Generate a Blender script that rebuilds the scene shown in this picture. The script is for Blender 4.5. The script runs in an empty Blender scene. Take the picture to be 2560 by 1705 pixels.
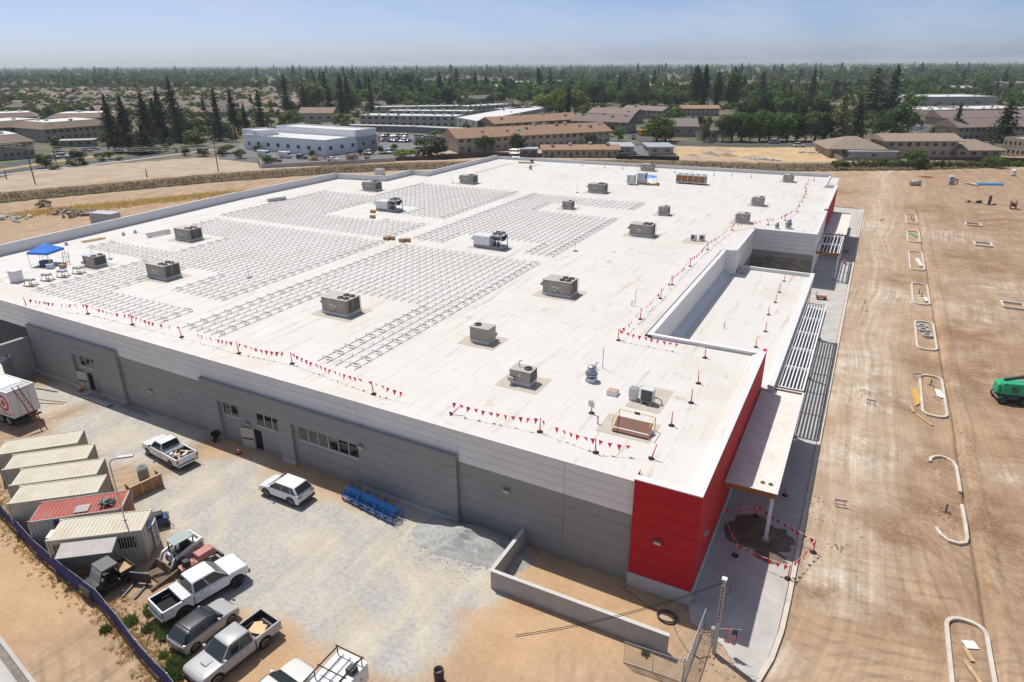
import bpy, bmesh, math, random
from math import radians as rad, sin, cos, pi, hypot, atan2, sqrt
from mathutils import Vector, Matrix, noise as mnoise
random.seed(7)
scene = bpy.context.scene
COL = scene.collection

# ------------------------------------------------------------------ camera
FPX = 1675.41                                   # focal length in pixels of the 2560 px wide photograph
PITCH, YAW, ROLL = .393075, -.484343, .0056087
CAM = Vector((5.4985, -34.9506, 32.3))          # metres; the origin is the foot of the store's red corner
_fw = Vector((sin(YAW)*cos(PITCH), cos(YAW)*cos(PITCH), -sin(PITCH)))
_rt = Vector((cos(YAW), -sin(YAW), 0)); _dn = _fw.cross(_rt)
RT = cos(ROLL)*_rt + sin(ROLL)*_dn; DN = -sin(ROLL)*_rt + cos(ROLL)*_dn; FW = _fw
cd = bpy.data.cameras.new('camera'); cam = bpy.data.objects.new('camera', cd); COL.objects.link(cam)
m3 = Matrix((RT, -DN, -FW)).transposed()
cam.matrix_world = Matrix.Translation(CAM) @ m3.to_4x4()
cd.sensor_width = 36; cd.lens = FPX/2560*36; cd.clip_end = 30000; cd.clip_start = .5
scene.camera = cam
scene.render.resolution_x, scene.render.resolution_y = 1024, 682

# ------------------------------------------------------------------ light
SUNV = Vector((-3.97, 1.845, 8.3)).normalized()  # towards the sun, from the shadow of the red corner
world = bpy.data.worlds.new('World'); scene.world = world; world.use_nodes = True
wn = world.node_tree.nodes; wl = world.node_tree.links; wn.clear()
sky = wn.new('ShaderNodeTexSky'); sky.sky_type = 'NISHITA'; sky.sun_disc = False
sky.sun_elevation = math.asin(SUNV.z); sky.sun_rotation = atan2(SUNV.x, SUNV.y)
sky.air_density = .36; sky.dust_density = 1.3; sky.ozone_density = 3.6; sky.altitude = 100
bg = wn.new('ShaderNodeBackground'); bg.inputs['Strength'].default_value = .12
wo = wn.new('ShaderNodeOutputWorld')
# thin high cirrus over the whole sky
tc = wn.new('ShaderNodeTexCoord'); sx = wn.new('ShaderNodeSeparateXYZ'); wl.new(tc.outputs['Generated'], sx.inputs[0])
dv = wn.new('ShaderNodeMath'); dv.operation = 'ADD'; dv.inputs[1].default_value = .12; wl.new(sx.outputs['Z'], dv.inputs[0])
vd = wn.new('ShaderNodeVectorMath'); vd.operation = 'DIVIDE'; wl.new(tc.outputs['Generated'], vd.inputs[0])
cx = wn.new('ShaderNodeCombineXYZ')
for i in range(3): wl.new(dv.outputs[0], cx.inputs[i])
wl.new(cx.outputs[0], vd.inputs[1])
mp = wn.new('ShaderNodeMapping'); mp.inputs['Scale'].default_value = (.9, .35, .5); mp.inputs['Rotation'].default_value = (0, 0, .5); wl.new(vd.outputs[0], mp.inputs[0])
nz = wn.new('ShaderNodeTexNoise'); nz.inputs['Scale'].default_value = 1.3; nz.inputs['Detail'].default_value = 7; nz.inputs['Roughness'].default_value = .58; wl.new(mp.outputs[0], nz.inputs['Vector'])
cr = wn.new('ShaderNodeValToRGB'); cr.color_ramp.elements[0].position = .36; cr.color_ramp.elements[1].position = .80
cr.color_ramp.elements[0].color = (0, 0, 0, 1); cr.color_ramp.elements[1].color = (.5, .5, .5, 1); wl.new(nz.outputs[0], cr.inputs[0])
mx = wn.new('ShaderNodeMix'); mx.data_type = 'RGBA'; mx.inputs['B'].default_value = (4.3, 4.75, 5.4, 1)
wl.new(cr.outputs[0], mx.inputs['Factor']); wl.new(sky.outputs[0], mx.inputs['A'])
wl.new(mx.outputs['Result'], bg.inputs['Color']); wl.new(bg.outputs[0], wo.inputs[0])
sd = bpy.data.lights.new('sun', 'SUN'); sd.energy = 3.6; sd.angle = rad(.55); sd.color = (1, .955, .89)
so = bpy.data.objects.new('sun', sd); COL.objects.link(so); so.rotation_euler = SUNV.to_track_quat('Z', 'Y').to_euler(); so.location = (0, 0, 200)
vs = scene.view_settings; vs.view_transform = 'Standard'; vs.look = 'None'; vs.exposure = .28; vs.gamma = 1; vs.use_curve_mapping = False
scene.cycles.max_bounces = 6; scene.cycles.diffuse_bounces = 3; scene.cycles.volume_bounces = 1; scene.cycles.use_denoising = True
scene.cycles.transparent_max_bounces = 6; scene.cycles.caustics_reflective = False; scene.cycles.caustics_refractive = False

# ------------------------------------------------------------------ photograph pixel -> ground point (distance from the ground it touches)
def ray(x, y): return RT*((x-1280)/FPX) + DN*((y-852.5)/FPX) + FW
def G(x, y, z=0.0):
    d = ray(x, y); t = (z-CAM.z)/d.z; return Vector((CAM.x+t*d.x, CAM.y+t*d.y, z))
def zat(x, y, p):
    d = ray(x, y); vx, vy = p[0]-CAM.x, p[1]-CAM.y; t = (d.x*vx+d.y*vy)/(d.x*d.x+d.y*d.y); return CAM.z+t*d.z
def Zm(ox, oy, s): return lambda x, y: (ox+x/s, oy+y/s)
z1 = Zm(0, 100, 2.738); z2 = Zm(850, 100, 2.738); z3 = Zm(1700, 100, 2.738)

# ------------------------------------------------------------------ materials
MATS = {}
def nodes_of(name):
    m = bpy.data.materials.new(name); m.use_nodes = True; nt = m.node_tree
    return m, nt, nt.nodes['Principled BSDF']
def mat(name, col, rough=.7, metal=0., var=.12, scale=2., bump=0., bscale=None, spec=.4, coat=0., dirt=None, world_pos=False, trans=0., objvar=0., emit=0.):
    """a plain painted/metal/mineral surface with a little noise in tone, optional dirt tone and relief"""
    if name in MATS: return MATS[name]
    m, nt, b = nodes_of(name); N = nt.nodes; L = nt.links
    b.inputs['Roughness'].default_value = rough; b.inputs['Metallic'].default_value = metal
    b.inputs['Specular IOR Level'].default_value = spec; b.inputs['Coat Weight'].default_value = coat; b.inputs['Coat Roughness'].default_value = .08
    if trans: b.inputs['Transmission Weight'].default_value = trans
    c = (*col, 1)
    if world_pos: src = N.new('ShaderNodeNewGeometry').outputs['Position']
    else: src = N.new('ShaderNodeTexCoord').outputs['Object']
    out = None
    if var or dirt or objvar:
        n = N.new('ShaderNodeTexNoise'); n.inputs['Scale'].default_value = scale; n.inputs['Detail'].default_value = 5; n.inputs['Roughness'].default_value = .62
        L.new(src, n.inputs['Vector'])
        r = N.new('ShaderNodeValToRGB'); r.color_ramp.elements[0].position = .28; r.color_ramp.elements[1].position = .72
        r.color_ramp.elements[0].color = (*[x*(1-var) for x in col], 1); r.color_ramp.elements[1].color = (*[min(1, x*(1+var)) for x in col], 1)
        L.new(n.outputs[0], r.inputs[0]); out = r.outputs[0]
        if dirt:
            n2 = N.new('ShaderNodeTexNoise'); n2.inputs['Scale'].default_value = scale*.37; n2.inputs['Detail'].default_value = 7; n2.inputs['Roughness'].default_value = .7; L.new(src, n2.inputs['Vector'])
            r2 = N.new('ShaderNodeValToRGB'); r2.color_ramp.elements[0].position = .5; r2.color_ramp.elements[1].position = .72
            r2.color_ramp.elements[0].color = (0, 0, 0, 1); r2.color_ramp.elements[1].color = (dirt[3],)*3+(1,)
            L.new(n2.outputs[0], r2.inputs[0])
            x = N.new('ShaderNodeMix'); x.data_type = 'RGBA'; x.inputs['B'].default_value = (*dirt[:3], 1); L.new(r2.outputs[0], x.inputs['Factor']); L.new(out, x.inputs['A']); out = x.outputs['Result']
        if objvar:
            oi = N.new('ShaderNodeObjectInfo'); hs = N.new('ShaderNodeHueSaturation'); mr = N.new('ShaderNodeMapRange')
            mr.inputs['To Min'].default_value = 1-objvar; mr.inputs['To Max'].default_value = 1+objvar
            L.new(oi.outputs['Random'], mr.inputs['Value']); L.new(mr.outputs[0], hs.inputs['Value']); L.new(out, hs.inputs['Color']); out = hs.outputs[0]
        L.new(out, b.inputs['Base Color'])
    else: b.inputs['Base Color'].default_value = c
    if bump:
        n3 = N.new('ShaderNodeTexNoise'); n3.inputs['Scale'].default_value = bscale or scale*6; n3.inputs['Detail'].default_value = 4; L.new(src, n3.inputs['Vector'])
        bp = N.new('ShaderNodeBump'); bp.inputs['Strength'].default_value = bump; bp.inputs['Distance'].default_value = .05; L.new(n3.outputs[0], bp.inputs['Height']); L.new(bp.outputs[0], b.inputs['Normal'])
    if emit: b.inputs['Emission Strength'].default_value = emit; b.inputs['Emission Color'].default_value = c
    MATS[name] = m; return m
def paint(name, col, rough=.32): return mat(name, col, rough, 0, .05, 1.5, spec=.5, coat=.6)

# ------------------------------------------------------------------ mesh builder and scene helpers
class MB:
    def __init__(s): s.v = []; s.f = []; s.mi = []; s.m = 0; s.T = None
    def add(s, vs, fs):
        o = len(s.v)
        if s.T is not None: vs = [tuple(s.T @ Vector(p)) for p in vs]
        s.v += [tuple(p) for p in vs]; s.f += [tuple(i+o for i in f) for f in fs]; s.mi += [s.m]*len(fs); return s
    def box(s, x0, x1, y0, y1, z0, z1):
        return s.add([(x0,y0,z0),(x1,y0,z0),(x1,y1,z0),(x0,y1,z0),(x0,y0,z1),(x1,y0,z1),(x1,y1,z1),(x0,y1,z1)],
                     [(0,3,2,1),(4,5,6,7),(0,1,5,4),(1,2,6,5),(2,3,7,6),(3,0,4,7)])
    def cbox(s, c, d): return s.box(c[0]-d[0]/2, c[0]+d[0]/2, c[1]-d[1]/2, c[1]+d[1]/2, c[2]-d[2]/2, c[2]+d[2]/2)
    def prism(s, poly, z0, z1):
        n = len(poly); a = sum(poly[i][0]*poly[(i+1)%n][1]-poly[(i+1)%n][0]*poly[i][1] for i in range(n))
        if a < 0: poly = poly[::-1]
        return s.add([(x,y,z0) for x,y in poly]+[(x,y,z1) for x,y in poly],
                     [tuple(range(n-1,-1,-1)), tuple(range(n,2*n))]+[(i,(i+1)%n,n+(i+1)%n,n+i) for i in range(n)])
    def lathe(s, prof, c=(0,0,0), n=12, axis='z'):
        vs = []; fs = []; k = len(prof)
        for i in range(n):
            a = 2*pi*i/n
            for r, h in prof:
                p = (r*cos(a), r*sin(a), h)
                if axis == 'x': p = (h, r*cos(a), r*sin(a))
                if axis == 'y': p = (r*sin(a), h, r*cos(a))
                vs.append((p[0]+c[0], p[1]+c[1], p[2]+c[2]))
        for i in range(n):
            j = (i+1) % n
            for q in range(k-1): fs.append((i*k+q, j*k+q, j*k+q+1, i*k+q+1))
        if prof[0][0] > 1e-6: fs.append(tuple(i*k for i in range(n-1,-1,-1)))
        if prof[-1][0] > 1e-6: fs.append(tuple(i*k+k-1 for i in range(n)))
        return s.add(vs, fs)
    def cyl(s, c, r, h, n=10, axis='z', r2=None): return s.lathe([(r,0),(r if r2 is None else r2,h)], c, n, axis)
    def tube(s, pts, r, n=5, close=False):
        pts = [Vector(p) for p in pts]; k = len(pts); vs = []; fs = []; up = Vector((.13,.21,.97))
        for i, p in enumerate(pts):
            if close: t = pts[(i+1)%k]-pts[i-1]
            else: t = pts[min(i+1,k-1)]-pts[max(i-1,0)]
            t.normalize(); a = t.cross(up)
            if a.length < .05: a = t.cross(Vector((1,0,0)))
            a.normalize(); b = t.cross(a); rr = r[i] if isinstance(r, (list,tuple)) else r
            for j in range(n): vs.append(p+a*(rr*cos(2*pi*j/n))+b*(rr*sin(2*pi*j/n)))
        for i in range(k if close else k-1):
            for j in range(n): fs.append((i*n+j, i*n+(j+1)%n, ((i+1)%k)*n+(j+1)%n, ((i+1)%k)*n+j))
        if not close: fs += [tuple(range(n-1,-1,-1)), tuple((k-1)*n+j for j in range(n))]
        return s.add(vs, fs)
    def bar(s, a, b, w, h=None):
        """square bar from a to b"""
        h = h or w; a = Vector(a); b = Vector(b); t = (b-a).normalized(); u = t.cross(Vector((0,0,1)))
        if u.length < .01: u = Vector((1,0,0))
        u.normalize(); q = u.cross(t); vs = []
        for p in (a, b): vs += [p-u*w/2-q*h/2, p+u*w/2-q*h/2, p+u*w/2+q*h/2, p-u*w/2+q*h/2]
        return s.add(vs, [(3,2,1,0),(4,5,6,7),(0,1,5,4),(1,2,6,5),(2,3,7,6),(3,0,4,7)])
    def quad(s, *p): return s.add(p, [tuple(range(len(p)))])
    def mesh(s, name, mats, smooth=False):
        me = bpy.data.meshes.new(name); me.from_pydata(s.v, [], s.f)
        for m in (mats if isinstance(mats, (list,tuple)) else [mats]): me.materials.append(m)
        if any(s.mi): me.polygons.foreach_set('material_index', s.mi)
        if smooth: me.polygons.foreach_set('use_smooth', [True]*len(me.polygons))
        me.update(); return me
    def build(s, name, mats, parent=None, smooth=False, **kw): return obj(name, s.mesh(name, mats, smooth), parent, **kw)
def obj(name, me, parent=None, loc=None, rz=None, **kw):
    o = bpy.data.objects.new(name, me); COL.objects.link(o); o.parent = parent
    if loc is not None: o.location = loc
    if rz is not None: o.rotation_euler = (0, 0, rz)
    for k, v in kw.items(): o[k] = v
    return o
def thing(name, label, cat, loc=(0,0,0), rz=0., group=None):
    o = bpy.data.objects.new(name, None); COL.objects.link(o); o.empty_display_size = .3
    o.location = loc; o.rotation_euler = (0, 0, rz); o['label'] = label; o['category'] = cat
    if group: o['group'] = group
    return o
def tag(o, label=None, cat=None, group=None, kind=None):
    for k, v in (('label',label),('category',cat),('group',group),('kind',kind)):
        if v: o[k] = v
    return o
def copy_tree(o, parent=None, **kw):
    c = o.copy(); COL.objects.link(c); c.parent = parent
    for k, v in kw.items():
        if k == 'loc': c.location = v
        elif k == 'rz': c.rotation_euler = (0, 0, v)
        elif k == 'sc': c.scale = v if isinstance(v, tuple) else (v,)*3
        else: c[k] = v
    for ch in o.children: copy_tree(ch, c)
    return c
def bevel(o, w=.03, seg=2, ang=35):
    m = o.modifiers.new('bevel', 'BEVEL'); m.width = w; m.segments = seg; m.limit_method = 'ANGLE'; m.angle_limit = rad(ang); return o
def smooth_by_angle(o, ang=40):
    me = o.data; me.polygons.foreach_set('use_smooth', [True]*len(me.polygons)); me.set_sharp_from_angle(angle=rad(ang)); return o
def lookup(name): return MATS[name]
def frand(a, b): return random.uniform(a, b)
ORD = 'first second third fourth fifth sixth seventh eighth ninth tenth eleventh twelfth thirteenth fourteenth fifteenth sixteenth seventeenth eighteenth'.split()
# ------------------------------------------------------------------ shared materials
M_conc = mat('concrete', (.46,.44,.41), .85, var=.12, scale=.8, bump=.15, dirt=(.30,.26,.22,.4))
M_concw = mat('concrete_kerb', (.58,.52,.44), .85, var=.12, scale=1.2, bump=.15, dirt=(.36,.27,.19,.5))
M_white = mat('white_paint', (.78,.78,.77), .5, var=.04)
M_black = mat('black_plastic', (.02,.02,.022), .5, var=.2)
M_rubber = mat('rubber', (.022,.022,.024), .8, var=.25, dirt=(.16,.12,.08,.35), scale=4)
M_steel = mat('galvanised_steel', (.46,.47,.49), .42, .75, .15, 3)
M_dsteel = mat('dark_steel', (.10,.10,.105), .5, .4, .2, 3)
M_rail = mat('racking_steel', (.43,.435,.45), .5, .45, .2, 2)
M_glass = mat('dark_glass', (.018,.022,.026), .05, 0, 0, spec=.7)
M_cglass = mat('car_glass', (.03,.042,.045), .06, 0, 0, spec=.6)
M_orange = mat('safety_orange', (.85,.10,.02), .55, var=.1)
M_red = mat('signal_red', (.62,.02,.03), .5, var=.08)
M_wood = mat('lumber', (.50,.34,.19), .8, var=.25, scale=5, bump=.2)
M_ply = mat('plywood', (.36,.20,.095), .75, var=.3, scale=3)
M_card = mat('cardboard', (.42,.27,.15), .85, var=.12)
M_yellow = mat('yellow_paint', (.75,.45,.02), .5, var=.1)
M_blue = mat('blue_paint', (.012,.10,.36), .45, .1, .15)
M_navy = mat('navy_mesh', (.028,.035,.16), .85, var=.25, scale=2)
M_tent = mat('tent_blue', (.02,.19,.68), .6, var=.08)
M_tyre = M_rubber
M_alloy = mat('alloy', (.42,.42,.43), .32, .8, .08)
M_chrome = mat('chrome', (.55,.56,.58), .15, 1., 0)
M_lampr = mat('tail_lamp', (.35,.01,.012), .2, var=0, spec=.6)
M_lampw = mat('head_lamp', (.55,.57,.58), .12, .3, 0, spec=.6)
M_tan = mat('walkway_pad', (.47,.42,.35), .9, var=.1, scale=1.5)
M_rust = mat('rust_red', (.28,.07,.04), .8, var=.25)
M_trunk = mat('bark', (.10,.075,.055), .95, var=.3, scale=3)
M_asph = mat('asphalt', (.075,.075,.078), .9, var=.18, scale=.15, bump=.1, bscale=4, world_pos=True, dirt=(.17,.14,.11,.4))
def leaf_mat(name, c1, c2, ov=.18, tl=.3):
    m, nt, b = nodes_of(name); N = nt.nodes; L = nt.links; b.inputs['Roughness'].default_value = .7; b.inputs['Specular IOR Level'].default_value = .2
    geo = N.new('ShaderNodeNewGeometry'); n = N.new('ShaderNodeTexNoise'); n.inputs['Scale'].default_value = .45; n.inputs['Detail'].default_value = 4; L.new(geo.outputs['Position'], n.inputs['Vector'])
    r = N.new('ShaderNodeValToRGB'); r.color_ramp.elements[0].position = .3; r.color_ramp.elements[1].position = .72; r.color_ramp.elements[0].color = (*c1,1); r.color_ramp.elements[1].color = (*c2,1); L.new(n.outputs[0], r.inputs[0])
    oi = N.new('ShaderNodeObjectInfo'); mr = N.new('ShaderNodeMapRange'); mr.inputs['To Min'].default_value = 1-ov; mr.inputs['To Max'].default_value = 1+ov*1.4; L.new(oi.outputs['Random'], mr.inputs['Value'])
    hs = N.new('ShaderNodeHueSaturation'); L.new(mr.outputs[0], hs.inputs['Value']); L.new(r.outputs[0], hs.inputs['Color'])
    mr2 = N.new('ShaderNodeMapRange'); mr2.inputs['To Min'].default_value = .475; mr2.inputs['To Max'].default_value = .515
    ml = N.new('ShaderNodeMath'); ml.operation = 'FRACT'; m2 = N.new('ShaderNodeMath'); m2.operation = 'MULTIPLY'; m2.inputs[1].default_value = 7.31; L.new(oi.outputs['Random'], m2.inputs[0]); L.new(m2.outputs[0], ml.inputs[0]); L.new(ml.outputs[0], mr2.inputs['Value']); L.new(mr2.outputs[0], hs.inputs['Hue'])
    L.new(hs.outputs[0], b.inputs['Base Color'])
    tr = N.new('ShaderNodeBsdfTranslucent'); L.new(hs.outputs[0], tr.inputs['Color']); mx_ = N.new('ShaderNodeMixShader'); mx_.inputs[0].default_value = tl
    L.new(b.outputs[0], mx_.inputs[1]); L.new(tr.outputs[0], mx_.inputs[2]); L.new(mx_.outputs[0], N['Material Output'].inputs['Surface']); return m
# ------------------------------------------------------------------ ground: one sheet, fine round the site, out to the horizon
CANAL = [(-330,-40),(-240,18),(-195.6,55),(-182.8,81),(-171,104.5),(-148.5,137),(-131,153),(-100,176),(-52,196),(-20,203),(13.6,221),(50,248),(120,300)]
def seg_dist(x, y, P):
    best = 1e9; sg = 0
    for (ax, ay), (bx, by) in zip(P, P[1:]):
        dx, dy = bx-ax, by-ay; L2 = dx*dx+dy*dy; t = max(0, min(1, ((x-ax)*dx+(y-ay)*dy)/L2))
        ex, ey = x-ax-t*dx, y-ay-t*dy; d = ex*ex+ey*ey
        if d < best: best = d; sg = dx*ey-dy*ex
    return sqrt(best)*(1 if sg > 0 else -1)          # + = far (north-west) side
def lerp_tab(v, tab):
    for (a, b), (c, d) in zip(tab, tab[1:]):
        if v <= c: return b+(d-b)*max(0, min(1, (v-a)/(c-a)))
    return tab[-1][1]
CAN_PROF = [(-16,0),(-12,.35),(-7,.4),(-3.2,-1.3),(3.2,-1.3),(7.5,.75),(13,.75),(17,0)]
MOUNDS = []            # x, y, radius, height
for px, py, r, h in [(2265,620,3.2,-.5),(1160+890,0,0,0)][:1]: pass
def pxm(l): return [(G(x, y).x, G(x, y).y, r, h) for x, y, r, h in l]
MOUNDS += [(25.1,96.8,2.2,-.45),(6.6,14.3,.7,.25),(8.9,37.9,.8,.3),(9.6,128.4,.9,.35),(8.3,10.0,1.0,.3),(19.5,139,2.5,.5),(22,141,2,.4),(3,163,3,.6),(7,160,2.5,.4),
           (25,84,3,.25),(21,24,2,.2),(18.5,18,1.2,.25),(15.4,24,.9,.18),(15.6,17.5,.8,.16),(15.5,40,.8,.15)]
MOUNDS += pxm([(1790,378,5,1.2),(1760,392,4,.9),(1815,400,4,1.0),(1880,396,3,1.3),(1715,395,4,.8),(2010,448,5,.5)])
for i in range(26):
    MOUNDS.append((frand(18,55), frand(60,210), frand(1,4), frand(-.12,.22)))
def ground_h(x, y):
    h = .03*mnoise.noise((x*.35, y*.35, 0))+.03*mnoise.noise((x*.11, y*.11, 3))
    for mx_, my_, r, a in MOUNDS:
        d2 = ((x-mx_)**2+(y-my_)**2)/(r*r)
        if d2 < 6: h += a*math.exp(-d2*1.3)*(1+.5*mnoise.noise((x*1.3, y*1.3, 7)))
    if 10 < x < 24 and 0 < y < 150:                      # pipe trench beside the islands, spoil on its east lip
        w = x-(16.85+.22*mnoise.noise((0, y*.07, 1))+.07*mnoise.noise((0, y*.6, 2)))
        if abs(w) < .32: h -= .42*(1-abs(w)/.32)
        elif .3 < w < 1.3: h += .10*(1+mnoise.noise((x, y*.6, 4)))
    d = seg_dist(x, y, CANAL)
    if -18 < d < 19: h += lerp_tab(d, CAN_PROF)+.12*mnoise.noise((x*.3, y*.3, 9))
    e = min(x+340, 125-x, y+75, 300-y)                   # flat at the rim of the fine part
    return h*max(0, min(1, e/10))
def axis(spec):
    out = []
    for a, b, s in spec:
        n = max(1, round((b-a)/s)); out += [a+(b-a)*i/n for i in range(n)]
    return out+[spec[-1][1]]
GX = axis([(-340,-215,4),(-215,-60,1.7),(-60,13.6,.62),(13.6,19,.16),(19,32,.62),(32,125,1.8)])
GY = axis([(-75,-32,2),(-32,60,.62),(60,300,1.8)])
GRAVEL = [(520,1230,5),(640,1330,5),(760,1380,5),(900,1420,5),(1020,1370,4.5),(1130,1390,3.5),(1180,1450,2.5),(1030,1500,3),(850,1500,3),(350,1100,5),(250,1050,4),(450,1060,3),(1000,1600,3),(200,980,3),(640,1440,3),(60,1010,4),(1210,1370,3)]
ORANGE = [(720,1200,4),(830,1260,4),(560,1120,2.5),(330,1060,2.5),(1000,1340,2),(760,1560,4),(700,1640,5),(1300,1450,3),(1500,1550,4),(1250,1580,5),(100,1500,5),(60,1400,4),(1500,1480,3),(630,1600,4),(620,1160,3)]
PALE = [(2060,760,4),(2060,640,5),(2030,980,3.5),(2000,1130,3),(1960,1260,2.5),(2200,1000,3),(2130,900,4),(2500,720,6),(2450,780,5),(2380,590,7),(2250,740,4),(2540,1190,2),(2170,1130,3),(2150,560,6),(1900,1640,1.5),(2050,1450,2)]
DAMP = [(2420,640,5),(2300,520,7),(2520,560,8),(2280,1010,3),(2330,1150,3),(2350,1250,3),(2250,1330,3),(2480,960,6),(2460,1300,4),(2540,1480,4),(2280,900,3),(2260,700,5),(2100,480,6),(2540,680,5),(2420,840,5),(2030,1480,1.2),(2300,1550,3)]
def blobs(l): return [(G(x, y).x, G(x, y).y, r) for x, y, r in l]
_B = [blobs(l) for l in (GRAVEL, ORANGE, PALE, DAMP)]
def mask_at(x, y):
    wx = x+1.6*mnoise.noise((x*.25, y*.25, 11)); wy = y+1.6*mnoise.noise((x*.25, y*.25, 23)); o = []
    for l in _B:
        s = 0
        for bx, by, r in l:
            d2 = ((wx-bx)**2+(wy-by)**2)/(r*r)
            if d2 < 4: s += math.exp(-d2*1.4)
        if len(o) == 2: s += .5*max(0, 1-abs(wx-9.3)/4.5)*(y > 3)
        if len(o) == 3 and wx > 17: s += .42*min(1, (wx-17)/4)
        o.append(min(1, s*1.25))
    return o
gv = []; gm = []; gz = []
nx, ny = len(GX), len(GY)
for yy in GY:
    for xx in GX:
        gv.append((xx, yy, ground_h(xx, yy)))
        near = -75 < xx < 60 and -60 < yy < 230
        m4 = mask_at(xx, yy) if near else (0, 0, 0, 0)
        gm.append(m4)
        d = seg_dist(xx, yy, CANAL) if xx < 125 else 0
        town = max(0, min(1, (d-14)/6)) if not (-330 < xx < 60 and d < 60) else max(0, min(1, (d-62)/6))
        bank = 1 if 2.8 < d < 8.5 else (.5 if -6.5 < d < -2.8 else 0)
        gz.append((town, bank, max(0, min(1, (d-9)/4)) if xx < 40 else 0, 1))
gf = [(j*nx+i, j*nx+i+1, (j+1)*nx+i+1, (j+1)*nx+i) for j in range(ny-1) for i in range(nx-1)]
o0 = len(gv); FAR = 14000
ring_in = [(GX[0],GY[0]),(GX[-1],GY[0]),(GX[-1],GY[-1]),(GX[0],GY[-1])]
gv += [(-FAR,-FAR,0),(FAR,-FAR,0),(FAR,FAR,0),(-FAR,FAR,0)]+[(x,y,0) for x,y in ring_in]
gm += [(0,0,0,0)]*8; gz += [(1,0,0,1)]*8
for i in range(4): gf.append((o0+i, o0+(i+1)%4, o0+4+(i+1)%4, o0+4+i))
gme = bpy.data.meshes.new('ground'); gme.from_pydata(gv, [], gf)
a1 = gme.attributes.new('soil', 'FLOAT_COLOR', 'POINT'); a1.data.foreach_set('color', [c for q in gm for c in q])
a2 = gme.attributes.new('zone', 'FLOAT_COLOR', 'POINT'); a2.data.foreach_set('color', [c for q in gz for c in q])
gme.polygons.foreach_set('use_smooth', [True]*len(gme.polygons))

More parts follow.
